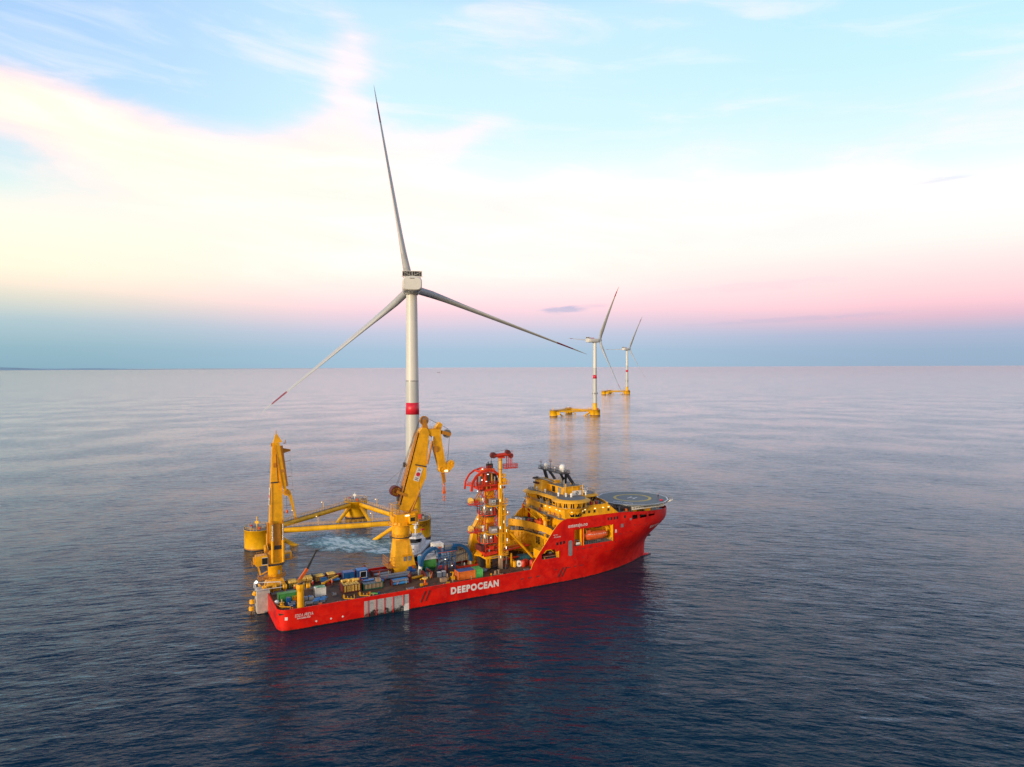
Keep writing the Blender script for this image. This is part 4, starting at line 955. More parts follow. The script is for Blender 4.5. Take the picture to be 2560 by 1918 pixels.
def window_band(mb_w, mb_f, pts0, pts1, z0, z1, frac=0.78):
    """dark panes along a leaning wall; pts0/pts1 plan points at z0/z1"""
    for i in range(len(pts0)-1):
        a0, b0, a1, b1 = Vector((*pts0[i], z0)), Vector((*pts0[i+1], z0)), Vector((*pts1[i], z1)), Vector((*pts1[i+1], z1))
        g = (1-frac)/2
        q = [a0.lerp(b0, g), a0.lerp(b0, 1-g), a1.lerp(b1, 1-g), a1.lerp(b1, g)]
        mb_w.add(q, [(0, 1, 2, 3)])
def circ(cx, cy, r, n, a0=0, a1=360): return [(cx+r*math.cos(R_(a0+(a1-a0)*i/n)), cy+r*math.sin(R_(a0+(a1-a0)*i/n))) for i in range(n+1)]
PC = (96.9, -10.0)
for side in (-1, 1):
    cy = PC[1]*(-side)
    pod = MB().mat('yellow')
    prof = [(3.7, 20.9), (3.7, 21.4), (4.2, 22.9), (4.2, 23.0), (4.9, 23.6), (5.35, 24.35), (5.7, 26.35)]
    pod.lathe(PC[0], cy, prof, 40, caps=False)
    pod.mat('ochre').lathe(PC[0], cy, [(5.7, 26.3), (6.65, 26.35), (6.65, 26.55), (5.0, 27.25)], 44)
    pod.mat('deck_grey').lathe(PC[0], cy, [(0.02, 27.29), (4.95, 27.29)], 36, caps=False)
    pp = V.part('bridge_wing', pod)
    a0, a1 = (170, 385) if side == -1 else (-25, 190)
    w1 = MB().mat('glass'); window_band(w1, None, circ(PC[0], cy, 5.47, 9, a0, a1), circ(PC[0], cy, 5.76, 9, a0, a1), 24.5, 26.3, 0.88); V.part('window', w1, pp)
    a0, a1 = (195, 345) if side == -1 else (15, 165)
    w2 = MB().mat('glass'); window_band(w2, None, circ(PC[0], cy, 3.88, 5, a0, a1), circ(PC[0], cy, 4.22, 5, a0, a1), 21.3, 22.8, 0.82); V.part('window', w2, pp)
    V.part('railing', MB().mat('steel').rail([(x, y, 24.0) for x, y in circ(PC[0], cy, 5.95, 16, 180 if side == -1 else 0, 360 if side == -1 else 180)], 0.7, 1.5, 0.04, (1.0,)), pp)
    for a in (-150, -120, -60):
        V.part('wall_lamp', MB().mat('lamp_warm').cbox(PC[0]+4.35*math.cos(R_(a*-side)), cy+4.35*math.sin(R_(a*-side)), 23.15, 0.4, 0.4, 0.14), pp)
# wheelhouse between and ahead of the wings
wh = MB().mat('yellow')
wp0 = [(93.4, -6), (93.2, 12.2), (96, 13.0), (100, 12.5), (103, 8.0), (108.6, 7.0), (110.2, 3.5), (110.2, -3.5), (108.6, -7.0), (103, -7.5)]
wp1 = [(92.9, -6), (92.7, 12.6), (96, 13.5), (100.3, 13.0), (103.5, 8.6), (109.1, 7.5), (110.8, 3.8), (110.8, -3.8), (109.1, -7.5), (103.5, -8.0)]
wh.prism(wp0, 24.1, 26.4, wp1)
def outset(p, d):
    c = (100.5, 1.0); return [(x+(x-c[0])/math.hypot(x-c[0], y-c[1])*d, y+(y-c[1])/math.hypot(x-c[0], y-c[1])*d) for x, y in p]
wh.mat('ochre').prism(outset(wp1, 1.0), 26.42, 26.62).prism(outset(wp1, 1.0), 26.62, 27.2, outset(wp1, -0.4))
wh.mat('deck_grey').prism(outset(wp1, -0.5), 27.2, 27.24)
whp = V.part('wheelhouse', wh)
w1 = MB().mat('glass')
for i0, i1, n in ((0, 1, 9), (1, 2, 2), (2, 3, 2), (3, 4, 3), (4, 5, 4), (5, 6, 2), (6, 7, 5), (7, 8, 2), (8, 9, 4)):
    f = lambda p, k, z: Vector((p[i0][0]+(p[i1][0]-p[i0][0])*k, p[i0][1]+(p[i1][1]-p[i0][1])*k, z))
    nrm = Vector((wp0[i1][1]-wp0[i0][1], -(wp0[i1][0]-wp0[i0][0]), 0)).normalized()
    if nrm.dot(Vector((wp0[i0][0]-101, wp0[i0][1]-2, 0))) < 0: nrm = -nrm
    for k in range(n):
        a, b = (k+0.12)/n, (k+0.88)/n
        lo = 24.5; hi = 26.1; q = [f(wp0, a, lo), f(wp0, b, lo), f(wp1, b, hi), f(wp1, a, hi)]
        w1.add([p+nrm*0.16 for p in q], [(0, 1, 2, 3)])
V.part('window', w1, whp)
V.part('railing', MB().mat('steel').rail([(92.9, -4, 27.24), (92.7, 12, 27.24), (100, 12.6, 27.24), (108.6, 7.4, 27.24), (110.4, 3.6, 27.24), (110.4, -3.6, 27.24), (108.6, -7.2, 27.24), (103, -7.8, 27.24)], 1.05, 1.4, 0.04), whp)
# penthouse
ph = MB().mat('yellow').box(97.4, 104.4, -4.6, 7.6, 27.24, 29.75).mat('ochre').box(96.4, 105.0, -5.2, 8.2, 29.75, 30.05)
ph.mat('deck_grey').box(96.7, 104.7, -4.9, 7.9, 30.06, 30.1)
ph.mat('ochre').prism([(103.2, -5.2), (106.0, -3.5), (106.0, 5), (103.2, 7.8)], 27.3, 30.0, [(103.2, -4.8), (104.9, -3.5), (104.9, 5), (103.2, 7.4)])
pht = V.part('penthouse', ph)
for v in (5.8, 2.0, -1.9): V.part('door', MB().mat('grey' if v != 2.0 else 'glass').box(97.28, 97.4, v-0.95, v+0.95, 27.4, 29.5), pht)
V.part('railing', MB().mat('steel').rail([(96.8, -4.8, 30.1), (96.8, 7.8, 30.1), (104.6, 7.8, 30.1), (104.6, -4.8, 30.1), (96.8, -4.8, 30.1)], 1.0, 1.5, 0.04), pht)
V.part('locker', MB().mat('yellow').box(98.2, 101.2, 2.8, 4.8, 30.1, 31.2), pht)
V.part('locker', MB().mat('grey').box(100.2, 101.4, 1.2, 2.2, 30.1, 32.4), pht)
# exhaust stack with slanted pipes
ex = MB().mat('ochre').prism([(94.0, 4.6), (98.4, 4.6), (98.4, 10.6), (94.0, 10.6)], 27.24, 31.4, [(94.6, 5.0), (98.2, 5.0), (98.2, 10.2), (94.6, 10.2)])
exs = V.part('exhaust_casing', ex)
for v, z in ((9.6, 31.6), (8.5, 31.9), (7.3, 32.2), (6.3, 32.3), (9.2, 30.1), (8.0, 30.3)):
    V.part('exhaust_pipe', MB().mat('steel' if z > 31 else 'maroon').tube((97.8, v-3.2, z-1.6), (93.2, v, z), 0.3, n=12).mat('dark').tube((93.5, v-0.21, z-0.1), (93.1, v+0.07, z+0.03), 0.33, n=12), exs)
# mast: black portal with radomes and aerials
ms = MB().mat('black')
pz = 34.5
ms.box(96.4, 99.9, -4.9, 11.2, pz, pz+0.35)
for (x0, y0, z0, x1, y1, z1, w) in ((100.0, 10.6, 30.1, 98.2, 10.0, pz, 0.75), (103.4, 10.7, 30.1, 99.6, 9.6, pz, 0.62), (102.6, 2.8, 30.1, 97.4, -2.6, pz, 0.6), (102.9, -2.6, 30.1, 99.2, -3.6, pz, 0.7), (102.7, 2.6, 30.1, 99.4, -3.0, pz, 0.85)):
    ms.beam((x0, y0, z0), (x1, y1, z1), w, w*1.25)
ms.rail([(96.5, -4.8, pz+0.35), (96.5, 11.1, pz+0.35), (99.8, 11.1, pz+0.35), (99.8, -4.8, pz+0.35), (96.5, -4.8, pz+0.35)], 0.95, 1.0, 0.055)
mast = V.part('mast', ms)
for (u, v, r, zc) in ((99.2, -0.9, 1.12, pz+1.75), (97.7, 7.6, 0.82, pz+1.7), (98.0, 2.2, 0.36, pz+1.2)):
    rd = MB().mat('white').sphere((u, v, zc), r, 20, 12, 1.12); rd.lathe(u, v, [(r*0.86, pz+0.35), (r*0.93, zc)], 20)
    V.part('radome', rd, mast)
for (u, v, h) in ((97.2, 10.6, 3.3), (98.2, 5.6, 4.3), (97.0, 9.4, 1.6), (96.8, -3.9, 1.8), (99.4, 3.4, 1.4), (97.2, 0.6, 1.5)):
    ae = MB().mat('dark').tube((u, v, pz+0.3), (u, v, pz+h), 0.13, 0.05)
    if h > 2: ae.mat('maroon').box(u-0.1, u+0.1, v-0.8, v+0.8, pz+h*0.72, pz+h*0.72+0.12).tube((u, v-0.7, pz+h*0.72), (u, v-0.7, pz+h*0.95), 0.06).tube((u, v+0.7, pz+h*0.72), (u, v+0.7, pz+h), 0.06)
    V.part('antenna', ae, mast)
V.part('scanner', MB().mat('steel').box(97.0, 97.25, -0.8, 1.9, pz+1.0, pz+1.25).tube((97.1, 0.5, pz+0.35), (97.1, 0.5, pz+1.0), 0.15), mast)
# roof clutter: name board, satellite domes, whip aerials, searchlights
bd = MB().mat('mark_white').box(98.6, 102.3, -8.35, -8.25, 27.5, 29.1)
bdo = V.part('name_board', bd)
lg = MB().mat('mark_dark').disc((100.5, -8.38, 28.3), (0, 1, 0), 0.6, 0.03, 24, 0.42).beam((100.2, -8.39, 27.95), (100.8, -8.39, 28.65), 0.16, 0.03, side=(1, 0, -0.6))
V.part('emblem', lg, bdo)
V.part('post', MB().mat('yellow').tube((98.6, -8.2, 27.3), (98.6, -8.2, 30.8), 0.12).tube((102.6, -8.6, 27.3), (102.6, -8.6, 31.0), 0.14).tube((96.6, -7.2, 27.3), (96.6, -7.2, 31.6), 0.16), bdo)
for (u, v, h) in ((96.3, -6.6, 5.8), (97.2, -5.2, 5.0), (106, 6, 2.2), (108, 4, 1.8), (107, -5, 2.0), (93.6, 11.2, 2.4)): V.part('whip_aerial', MB().mat('mark_white').tube((u, v, 27.24), (u, v, 27.24+h), 0.07), whp)
for (u, v, r) in ((94.6, -5.6, 0.42), (97.4, -9.4, 0.48), (96.2, -8.0, 0.4), (103.8, -8.8, 0.4), (94.2, 2.5, 0.35), (94.0, 8.2, 0.4)):
    V.part('roof_dome', MB().mat('white').lathe(u, v, [(r*0.7, 27.25), (r*0.8, 28.1)], 12).sphere((u, v, 28.2), r, 12, 8), whp)
for (u, v) in ((105.5, 3.5), (107.5, -2), (108.3, 2.0), (106.3, -4.5)): V.part('roof_box', MB().mat('white').cbox(u, v, 27.7, 1.0, 0.8, 0.9), whp)

# ------------------------------------------------------------------ helideck
HC = (130.6, -0.6); HZ = 22.45; HR = 13.6
hd = MB().mat('helideck').prism([(HC[0]+HR*math.cos(PI/8+2*PI*i/16), HC[1]+HR*math.sin(PI/8+2*PI*i/16)) for i in range(16)], HZ-0.5, HZ)
hdo = V.part('helideck', hd)
ring = lambda r, w, z, mt, n: MB().mat(mt).add([(HC[0]+rr*math.cos(2*PI*i/n+PI/8), HC[1]+rr*math.sin(2*PI*i/n+PI/8), z) for rr in (r-w, r) for i in range(n)], [(i, (i+1) % n, n+(i+1) % n, n+i) for i in range(n)])
V.part('edge_line', ring(HR-0.15, 0.5, HZ+0.01, 'mark_white', 16), hdo)
V.part('touchdown_circle', ring(7.1, 1.0, HZ+0.012, 'mark_yellow', 48), hdo)
hm = MB().mat('mark_white')
hm.T = Matrix.Translation((HC[0], HC[1], HZ+0.012)) @ Matrix.Rotation(R_(-63), 4, 'Z')
hm.box(-1.35, -0.9, -1.9, 1.9, 0, 0.012).box(0.9, 1.35, -1.9, 1.9, 0, 0.012).box(-0.9, 0.9, -0.22, 0.22, 0, 0.012)
V.part('landing_letter', hm, hdo)
tx = MB().mat('mark_white')
ang = R_(-28)
text_on(tx, 'EDDA FREYA', lambda x, y: (HC[0]-11.2*math.cos(ang*0)+0, 0, 0), 1, 1) if False else None
tx = MB().mat('mark_white'); T_ = Matrix.Translation((119.9, -2.6, HZ+0.012)) @ Matrix.Rotation(R_(-62), 4, 'Z')
text_on(tx, 'EDDA FREYA', lambda x, y: T_ @ Vector((x, y, 0)), 8.0, 1.25, 0.02)
V.part('lettering', tx, hdo)
nt = MB().mat('steel')
for i in range(16):
    a, b = [(HC[0]+HR*math.cos(PI/8+2*PI*k/16), HC[1]+HR*math.sin(PI/8+2*PI*k/16)) for k in (i, i+1)]
    c, d = [(HC[0]+(HR+1.5)*math.cos(PI/8+2*PI*k/16), HC[1]+(HR+1.5)*math.sin(PI/8+2*PI*k/16)) for k in (i, i+1)]
    nt.path([(*c, HZ+0.15), (*d, HZ+0.15)], 0.06, 4)
    for k in range(5):
        t = k/5; p = (a[0]+(b[0]-a[0])*t, a[1]+(b[1]-a[1])*t, HZ-0.2); q = (c[0]+(d[0]-c[0])*t, c[1]+(d[1]-c[1])*t, HZ+0.15); nt.tube(p, q, 0.05, n=4, caps=False)
V.part('safety_net', nt, hdo)
sp_ = MB().mat('steel')
for i in range(8):
    a = PI/8+2*PI*i/8; sp_.beam((HC[0]-2, HC[1], HZ-2.6), (HC[0]+(HR-0.6)*math.cos(a), HC[1]+(HR-0.6)*math.sin(a), HZ-0.7), 0.35, 0.5)
for u in (118.5, 124, 130, 136):
    for v in (-8.5, 8): 
        if half(u, 19) > 9: sp_.tube((u, v, 19.2), (u, v, HZ-0.6), 0.3)
sp_.mat('white').box(122.5, 137, -11.2, -10.6, 20.6, 21.0).box(122.5, 136, -11.0, -10.5, 21.3, 21.7)
for k in range(12): sp_.beam((122.5+k*1.2, -11.1, 20.8), (123.1+k*1.2, -10.8, 21.6), 0.12)
sp_.mat('yellow').beam((140.5, -3.5, 18.4), (143.6, -6.2, 22.0), 0.35).beam((138.4, -5.2, 18.6), (141, -9.6, 22.0), 0.3)
V.part('support_truss', sp_, hdo)
V.part('deck_gear', MB().mat('dark').cbox(139.5, -6.6, 20.4, 1.6, 1.2, 1.6).mat('band_red').cbox(136.5, -10.2, 22.7, 0.7, 0.7, 0.6).mat('yellow').cbox(124.6, -9.2, 20.2, 1.4, 1.2, 1.2).cbox(131, -8.8, 19.8, 2.0, 1.2, 1.4), hdo)
fr_ = MB().mat('orange').cbox(119.5, -11.3, 20.6, 0.5, 0.5, 1.6).mat('steel').rail([(115.2, -12.6, 19.8), (122, -12.3, 19.6)], 1.1, 1.2, 0.05)
V.part('deck_rail', fr_)
# anchor
ax_ = hp(136.2, 8.6, 0.0); an = MB().mat('dark').beam((ax_[0], ax_[1]-0.05, 10.0), (ax_[0]-0.1, ax_[1]-0.1, 7.9), 0.4).beam((ax_[0]-0.9, ax_[1]-0.45, 8.3), (ax_[0]+0.8, ax_[1]+0.15, 8.1), 0.4, 0.5)
V.part('anchor', an)
# white roller chute housing at the stern
ch = MB().mat('offwhite').box(-3.0, 0.0, 4.0, 8.8, 0.2, 6.6).prism([(0.0, 4.0), (0.6, 4.0), (0.6, 8.8), (0.0, 8.8)], 3.0, 6.6)
co = V.part('stern_chute', ch)
arcp = [(-1.0+3.0*math.sin(R_(t)), 3.9, 0.4+4.4*(1-math.cos(R_(t)))) for t in range(0, 91, 10)]
V.part('chute_guide', MB().mat('steel').path([(p[0], 3.85, p[2]) for p in arcp], 0.22, 8).path([(p[0], 9.0, p[2]) for p in arcp], 0.22, 8), co)
V.part('frame', MB().mat('white').path([(-3.1, 9.2, 6.4), (-3.1, 9.2, 8.0), (4.2, 7.6, 7.6), (4.2, 7.6, 5.0)], 0.13, 6).path([(-3.0, 8.9, 8.0), (-3.0, 4.0, 7.2), (4.2, 4.2, 7.0)], 0.1, 6), co)
for x, y, z in ((-1.6, 9.4, 7.0), (0.6, 6.2, 6.4)): V.part('fairlead', MB().mat('yellow').tube((x, y-0.9, z), (x, y+0.9, z), 0.35, n=12), co)

# small fittings along the deck edges and on the upper decks
rf = random.Random(11)
for k in range(46):
    u = 4+k*1.62+rf.uniform(-0.4, 0.4); v = rf.choice([-12.4, -11.9, 12.3, 11.7, -11.2]); t = k % 4
    if -12.6 < v < -10.5 and 4.5 < u < 8: continue
    g = MB().mat(rf.choice(['steel', 'dark', 'yellow', 'maroon', 'grey', 'tan', 'orange']))
    if t == 0: g.tube((u-0.3, v, ZD), (u-0.3, v, ZD+0.8), 0.17, n=8).tube((u+0.3, v, ZD), (u+0.3, v, ZD+0.8), 0.17, n=8).cbox(u, v, ZD+0.06, 1.0, 0.45, 0.12)
    elif t == 1: g.cbox(u, v, ZD+0.35, rf.uniform(0.4, 1.0), rf.uniform(0.3, 0.7), 0.7)
    elif t == 2: g.tube((u, v, ZD), (u, v, ZD+1.1), 0.12, n=8).disc((u, v, ZD+1.2), (0, 1, 0), 0.25, 0.15, 10)
    else: g.path([(u-0.9, v, ZD+0.12), (u-0.2, v+0.2, ZD+0.12), (u+0.5, v-0.1, ZD+0.12), (u+1.1, v+0.15, ZD+0.12)], 0.08, 5)
    V.part('deck_fitting', g)
for k in range(34):
    z, u, v = rf.choice([(12.95, rf.uniform(90.9, 91.6), rf.uniform(-1, 6)), (16.2, rf.uniform(91.2, 93.6), rf.uniform(-12, 12)), (20.95, 91.9, rf.uniform(-12, 12)), (24.15, rf.uniform(102, 109), rf.uniform(-12.4, -9)), (27.24, rf.uniform(94, 96), rf.uniform(-5, 11)), (30.1, rf.uniform(97.5, 104), rf.uniform(-4, 7)), (24.1, 91.9, rf.uniform(-4, 12))])
    w, d, h = rf.uniform(0.25, 0.8), rf.uniform(0.25, 0.9), rf.uniform(0.4, 1.5)
    g = MB().mat(rf.choice(['grey', 'white', 'dark', 'ochre', 'red_frame', 'steel', 'yellow'])).cbox(u, v, z+h/2, w, d, h)
    if k % 3 == 0: g.tube((u, v, z+h), (u, v, z+h+rf.uniform(0.3, 1.2)), 0.07, n=6)
    V.part('roof_fitting', g, house if z < 20 else up_)
pl_ = MB().mat('crane_walk')
for k in range(9): pl_.box(85.6+k*0.72, 85.68+k*0.72, 13.02, 13.16, 16.3, min(top_z(85.6+k*0.72)-0.1, 20.8))
V.part('stiffener', pl_, house)
# ================================================================== CRANES AND GEAR ON DECK
def logo_plate(T, par, org, ux, uy, nrm, w, h, rotated=True):
    """white plate with a red disc and grey letters; org = centre, ux/uy unit directions of the plate"""
    org = Vector(org); ux = Vector(ux).normalized(); uy = Vector(uy).normalized(); n = Vector(nrm).normalized()
    P = lambda x, y, d=0.0: org+ux*x+uy*y+n*d
    pl = MB().mat('mark_white').plate([P(-w/2, -h/2), P(w/2, -h/2), P(w/2, h/2), P(-w/2, h/2)], n, 0.06)
    po = T.part('logo_plate', pl, par)
    r = w*0.36
    T.part('emblem', MB().mat('band_red').plate([P(r*math.cos(2*PI*i/20), r*math.sin(2*PI*i/20), 0.07) for i in range(20)], n, 0.02), po)
    for body, y0, hh in (('N', -h*0.43, h*0.20), ('V', h*0.21, h*0.20)):
        t = MB().mat('grey'); text_on(t, body, lambda x, y: P(w*0.32-(y if rotated else 0), y0+x, 0.08), hh, w*0.64, 0.05); T.part('lettering', t, po)
# ------------------------------------------------------------------ big knuckle crane amidships (works in the plane v = 11)
CV = 11.0
C1 = Thing('deck_crane', 'big yellow knuckle crane amidships, its white logo plate high on the raised boom', 'crane', (43.2, CV, ZD))
pb = MB().mat('yellow').prism([(39.6, 7.4), (47.4, 7.4), (47.4, 13.1), (39.6, 13.1)], ZD, 6.9, [(39.8, 7.6), (47.2, 7.6), (47.2, 13.1), (39.8, 13.1)])
def octa(cx, cy, r): return [(cx+r*math.cos(PI/8+PI/4*i), cy+r*math.sin(PI/8+PI/4*i)) for i in range(8)]
pb.prism([(39.9, 7.7), (47.1, 7.7), (47.1, 13.1), (39.9, 13.1)], 6.9, 15.3, [(41.0, 9.1), (45.6, 9.1), (45.6, 12.9), (41.0, 12.9)])
pb.lathe(43.25, CV, [(2.9, 15.3), (2.95, 20.2)], 36)
ped = C1.part('pedestal', pb)
C1.part('railing', MB().mat('dark').lathe(43.25, CV, [(2.9, 15.9), (3.7, 15.95), (3.7, 16.1), (2.9, 16.1)], 36).mat('crane_walk').rail([(x, y, 16.1) for x, y in circ(43.25, CV, 3.65, 20)], 1.0, 1.3, 0.05), ped)
C1.part('railing', MB().mat('yellow').lathe(43.25, CV, [(2.9, 19.9), (4.0, 20.0), (4.0, 20.15), (2.9, 20.15)], 36).rail([(x, y, 20.15) for x, y in circ(43.25, CV, 3.95, 20)], 1.0, 1.3, 0.05), ped)
C1.part('railing', MB().mat('crane_walk').rail([(37.6, 7.0, 7.0), (37.6, 12.6, 7.0)], 3.3, 1.2, 0.07, (1, 0.66, 0.33)).rail([(37.6, 7.0, 7.0), (39.8, 7.0, 7.0)], 3.3, 1.1, 0.07, (1, 0.66, 0.33)).box(37.6, 40.2, 7.0, 12.8, 6.85, 7.0), ped)
for u in (43.6, 45.2): C1.part('window', MB().mat('grey').box(u-0.45, u+0.45, 7.86, 8.2, 8.3, 9.7), ped)
C1.part('canopy', MB().mat('yellow').box(42.6, 46.3, 7.5, 8.3, 10.1, 10.3).tube((44.4, 8.0, 10.2), (44.4, 8.4, 13.4), 0.08), ped)
C1.part('door', MB().mat('orange').box(45.6, 46.6, 7.1, 7.19, 5.2, 6.8), ped)
hs = MB().mat('yellow').box(41.0, 47.6, 8.6, 13.2, 20.4, 23.6).box(46.6, 48.8, 9.4, 12.6, 20.6, 24.2).prism(octa(43.3, CV, 3.1), 20.15, 20.9)
hs.box(40.2, 41.1, 9.0, 12.8, 21.0, 23.2)
hso = C1.part('machinery_house', hs)
C1.part('cab', MB().mat('yellow').box(45.0, 47.0, 7.0, 8.6, 20.5, 23.0), hso)
C1.part('window', MB().mat('glass').box(45.2, 46.8, 6.94, 7.0, 21.4, 22.7), hso)
C1.part('railing', MB().mat('crane_walk').rail([(41, 8.7, 23.6), (48.7, 8.7, 23.6), (48.7, 13, 23.6)], 1.1, 1.2, 0.055), hso)
C1.part('access_cage', MB().mat('yellow').rail([(39.8, 9.0, 23.2), (42.2, 9.0, 23.2), (42.2, 12, 23.2), (39.8, 12, 23.2), (39.8, 9, 23.2)], 3.9, 1.2, 0.09, (1, 0.5)), hso)
C1.part('flood_lamp', MB().mat('lamp').box(44.0, 45.3, 8.3, 8.5, 23.0, 23.3), hso)
# main boom: a deep box girder, shaped in side view
def side_poly(mb, pts, v0, v1):
    n = len(pts); vs = [(u, v0, z) for u, z in pts]+[(u, v1, z) for u, z in pts]
    mb.add(vs, [list(range(n)), list(range(2*n-1, n-1, -1))]+[(i, (i+1) % n, n+(i+1) % n, n+i) for i in range(n)]); return mb
bm1 = side_poly(MB().mat('yellow'), [(42.6, 25.0), (45.4, 23.8), (48.6, 29.0), (51.6, 34.6), (51.9, 35.4), (52.1, 40.5), (53.1, 49.8), (52.3, 51.6), (50.7, 51.8), (49.9, 51.0), (46.2, 38.0)], 9.6, 12.2)
boom = C1.part('boom', bm1)
bw = MB().mat('crane_walk')      # walkway, pipes and rails along the back of the boom
for du, w in ((-0.55, 0.14), (-0.95, 0.10)):
    for v in (9.5, 12.3): bw.path([(42.6+du, v, 26), (46.2+du, v, 38), (49.7+du, v, 50.8)], w*0.7, 5)
bw.beam((42.4, 10.9, 26.5), (49.3, 10.9, 50.2), 2.2, 0.18, side=(0, 1, 0))
for k in range(16):
    t = k/15; u, z = 42.2+(49.2-42.2)*t, 26.6+(50.2-26.6)*t; bw.cbox(u-0.1, 9.62, z, 0.2, 0.12, 0.25)
C1.part('boom_walkway', bw, boom)
bk = MB().mat('dark').beam((48.0, 9.55, 39.6), (52.05, 9.55, 38.6), 0.12, 0.4, side=(0, 1, 0)); C1.part('boom_band', bk, boom)
logo_plate(C1, boom, (48.95, 9.56, 36.3), (0.93, 0, -0.36), (0.36, 0, 0.93), (0, -1, 0), 2.0, 4.6)
for v in (9.9, 11.9):
    C1.part('luffing_cylinder', MB().mat('crane_walk').tube((46.6, v, 24.0), (49.4, v, 30.2), 0.42, n=14).mat('chrome').tube((49.4, v, 30.2), (51.6, v, 35.3), 0.27, n=12))
rp = MB().mat('rope').path([(41.6, 10.2, 32.2), (49.9, 10.2, 54.3)], 0.07, 5).path([(41.6, 11.4, 32.2), (50.2, 11.4, 54.4)], 0.07, 5).path([(43.2, 10.6, 26), (49.4, 10.6, 52.2)], 0.05, 5)
rp.path([(52.6, 10.9, 55.0), (60.4, 10.9, 50.9)], 0.07, 5).path([(61.0, 10.9, 49.2), (60.2, 10.9, 39.9)], 0.07, 5).path([(38.0, 10.4, 34), (46.2, 9.5, 40.5)], 0.035, 4)
C1.part('wire_rope', rp)
def drum(T, name, c, r, w, par=None, mrim='crane_walk', mface='steel', lab=None):
    d = MB().mat(mrim).disc(c, (0, 1, 0), r, w, 28, r*0.82); d.mat(mface).disc(c, (0, 1, 0), r*0.84, w*0.5, 28); d.mat(mrim).disc(c, (0, 1, 0), r*0.2, w*1.3, 14)
    for k in range(6):
        a = PI*k/6; d.beam((c[0]-math.cos(a)*r*0.8, c[1], c[2]-math.sin(a)*r*0.8), (c[0]+math.cos(a)*r*0.8, c[1], c[2]+math.sin(a)*r*0.8), w*0.62, 0.12, side=(0, 1, 0))
    return T.part(name, d, par, lab)
drum(C1, 'rope_drum', (41.5, CV, 31.2), 1.75, 2.4, None, 'maroon', 'yellow')
C1.part('winch_frame', MB().mat('crane_walk').beam((41.5, 9.5, 31.2), (44.8, 9.6, 29.6), 0.5, 0.9).beam((41.5, 12.3, 31.2), (44.8, 12.2, 29.6), 0.5, 0.9).mat('dark').cbox(42.9, 11, 29.0, 1.4, 2.0, 2.6).mat('grey').disc((42.4, 10.6, 26.2), (0, 1, 0), 1.3, 0.8, 20))
drum(C1, 'sheave', (51.7, 10.9, 54.1), 1.55, 0.7, None, 'crane_walk', 'grey')
C1.part('sheave_bracket', side_poly(MB().mat('crane_walk'), [(51.0, 51.4), (53.2, 50.6), (52.2, 54.4), (51.2, 54.4)], 10.3, 11.5))
# knuckle jib
jb = side_poly(MB().mat('yellow'), [(52.2, 51.0), (55.4, 51.4), (57.0, 53.4), (58.0, 52.6), (57.3, 50.6), (57.6, 47.6), (59.2, 38.6), (59.0, 36.4), (57.2, 36.5), (55.0, 44.2), (54.9, 48.0), (53.0, 49.6)], 9.9, 11.9)
jib = C1.part('jib', jb)
C1.part('jib_fitting', MB().mat('crane_walk').disc((55.3, 9.8, 44.4), (0, 1, 0), 1.05, 0.5, 18).rail([(53.0, 9.7, 51.2), (57.4, 9.7, 50.8)], 0.9, 0.9, 0.05).beam((58.0, 9.9, 49.9), (61.0, 9.9, 48.9), 0.3, 1.2).beam((58.0, 11.9, 49.9), (61.0, 11.9, 48.9), 0.3, 1.2), jib)
drum(C1, 'sheave', (60.0, 10.9, 49.3), 1.45, 0.7, None, 'steel', 'grey')
C1.part('jib_head', side_poly(MB().mat('yellow'), [(57.6, 36.2), (60.2, 36.0), (62.0, 37.8), (62.4, 39.2), (61.6, 40.2), (60.2, 39.7), (58.4, 38.2)], 10.0, 11.8), jib)
drum(C1, 'sheave', (61.3, 10.9, 39.0), 1.0, 2.0, None, 'yellow', 'dark'); drum(C1, 'sheave', (57.9, 10.9, 37.2), 1.15, 2.3, None, 'yellow', 'steel')
C1.part('flood_lamp', MB().mat('lamp_warm').box(58.6, 59.7, 9.5, 9.8, 36.4, 37.0), jib)
C1.part('hook_guide', side_poly(MB().mat('crane_walk'), [(57.7, 35.8), (59.0, 35.8), (59.3, 32.7), (58.5, 32.2)], 10.5, 11.3), jib)
C1.part('jib_cylinder', MB().mat('crane_walk').tube((52.2, 9.4, 39.5), (54.0, 9.4, 47.2), 0.36, n=12).mat('chrome').tube((54.0, 9.4, 47.2), (54.3, 9.8, 48.7), 0.22, n=10).mat('dark').tube((52.2, 12.4, 39.5), (53.8, 12.4, 47.2), 0.36, n=12))
hk = MB().mat('orange').prism(octa(58.8, 10.9, 0.35), 31.6, 32.2).prism([(58.4, 10.5), (59.2, 10.5), (59.2, 11.3), (58.4, 11.3)], 29.4, 31.4, [(58.6, 10.7), (59.0, 10.7), (59.0, 11.1), (58.6, 11.1)]).cbox(58.8, 10.9, 29.2, 1.0, 0.7, 0.9).tube((58.8, 10.9, 28.8), (58.8, 10.9, 26.8), 0.14).cbox(58.8, 10.9, 27.6, 0.5, 0.4, 0.7).cbox(58.8, 10.9, 26.6, 0.42, 0.35, 0.8)
hko = C1.part('hook_block', hk); C1.part('wire_rope', MB().mat('rope').tube((58.8, 10.9, 26.3), (58.8, 10.9, 24.2), 0.04, n=5).tube((58.9, 10.9, 36), (58.9, 10.9, 32.1), 0.07, n=5), hko)

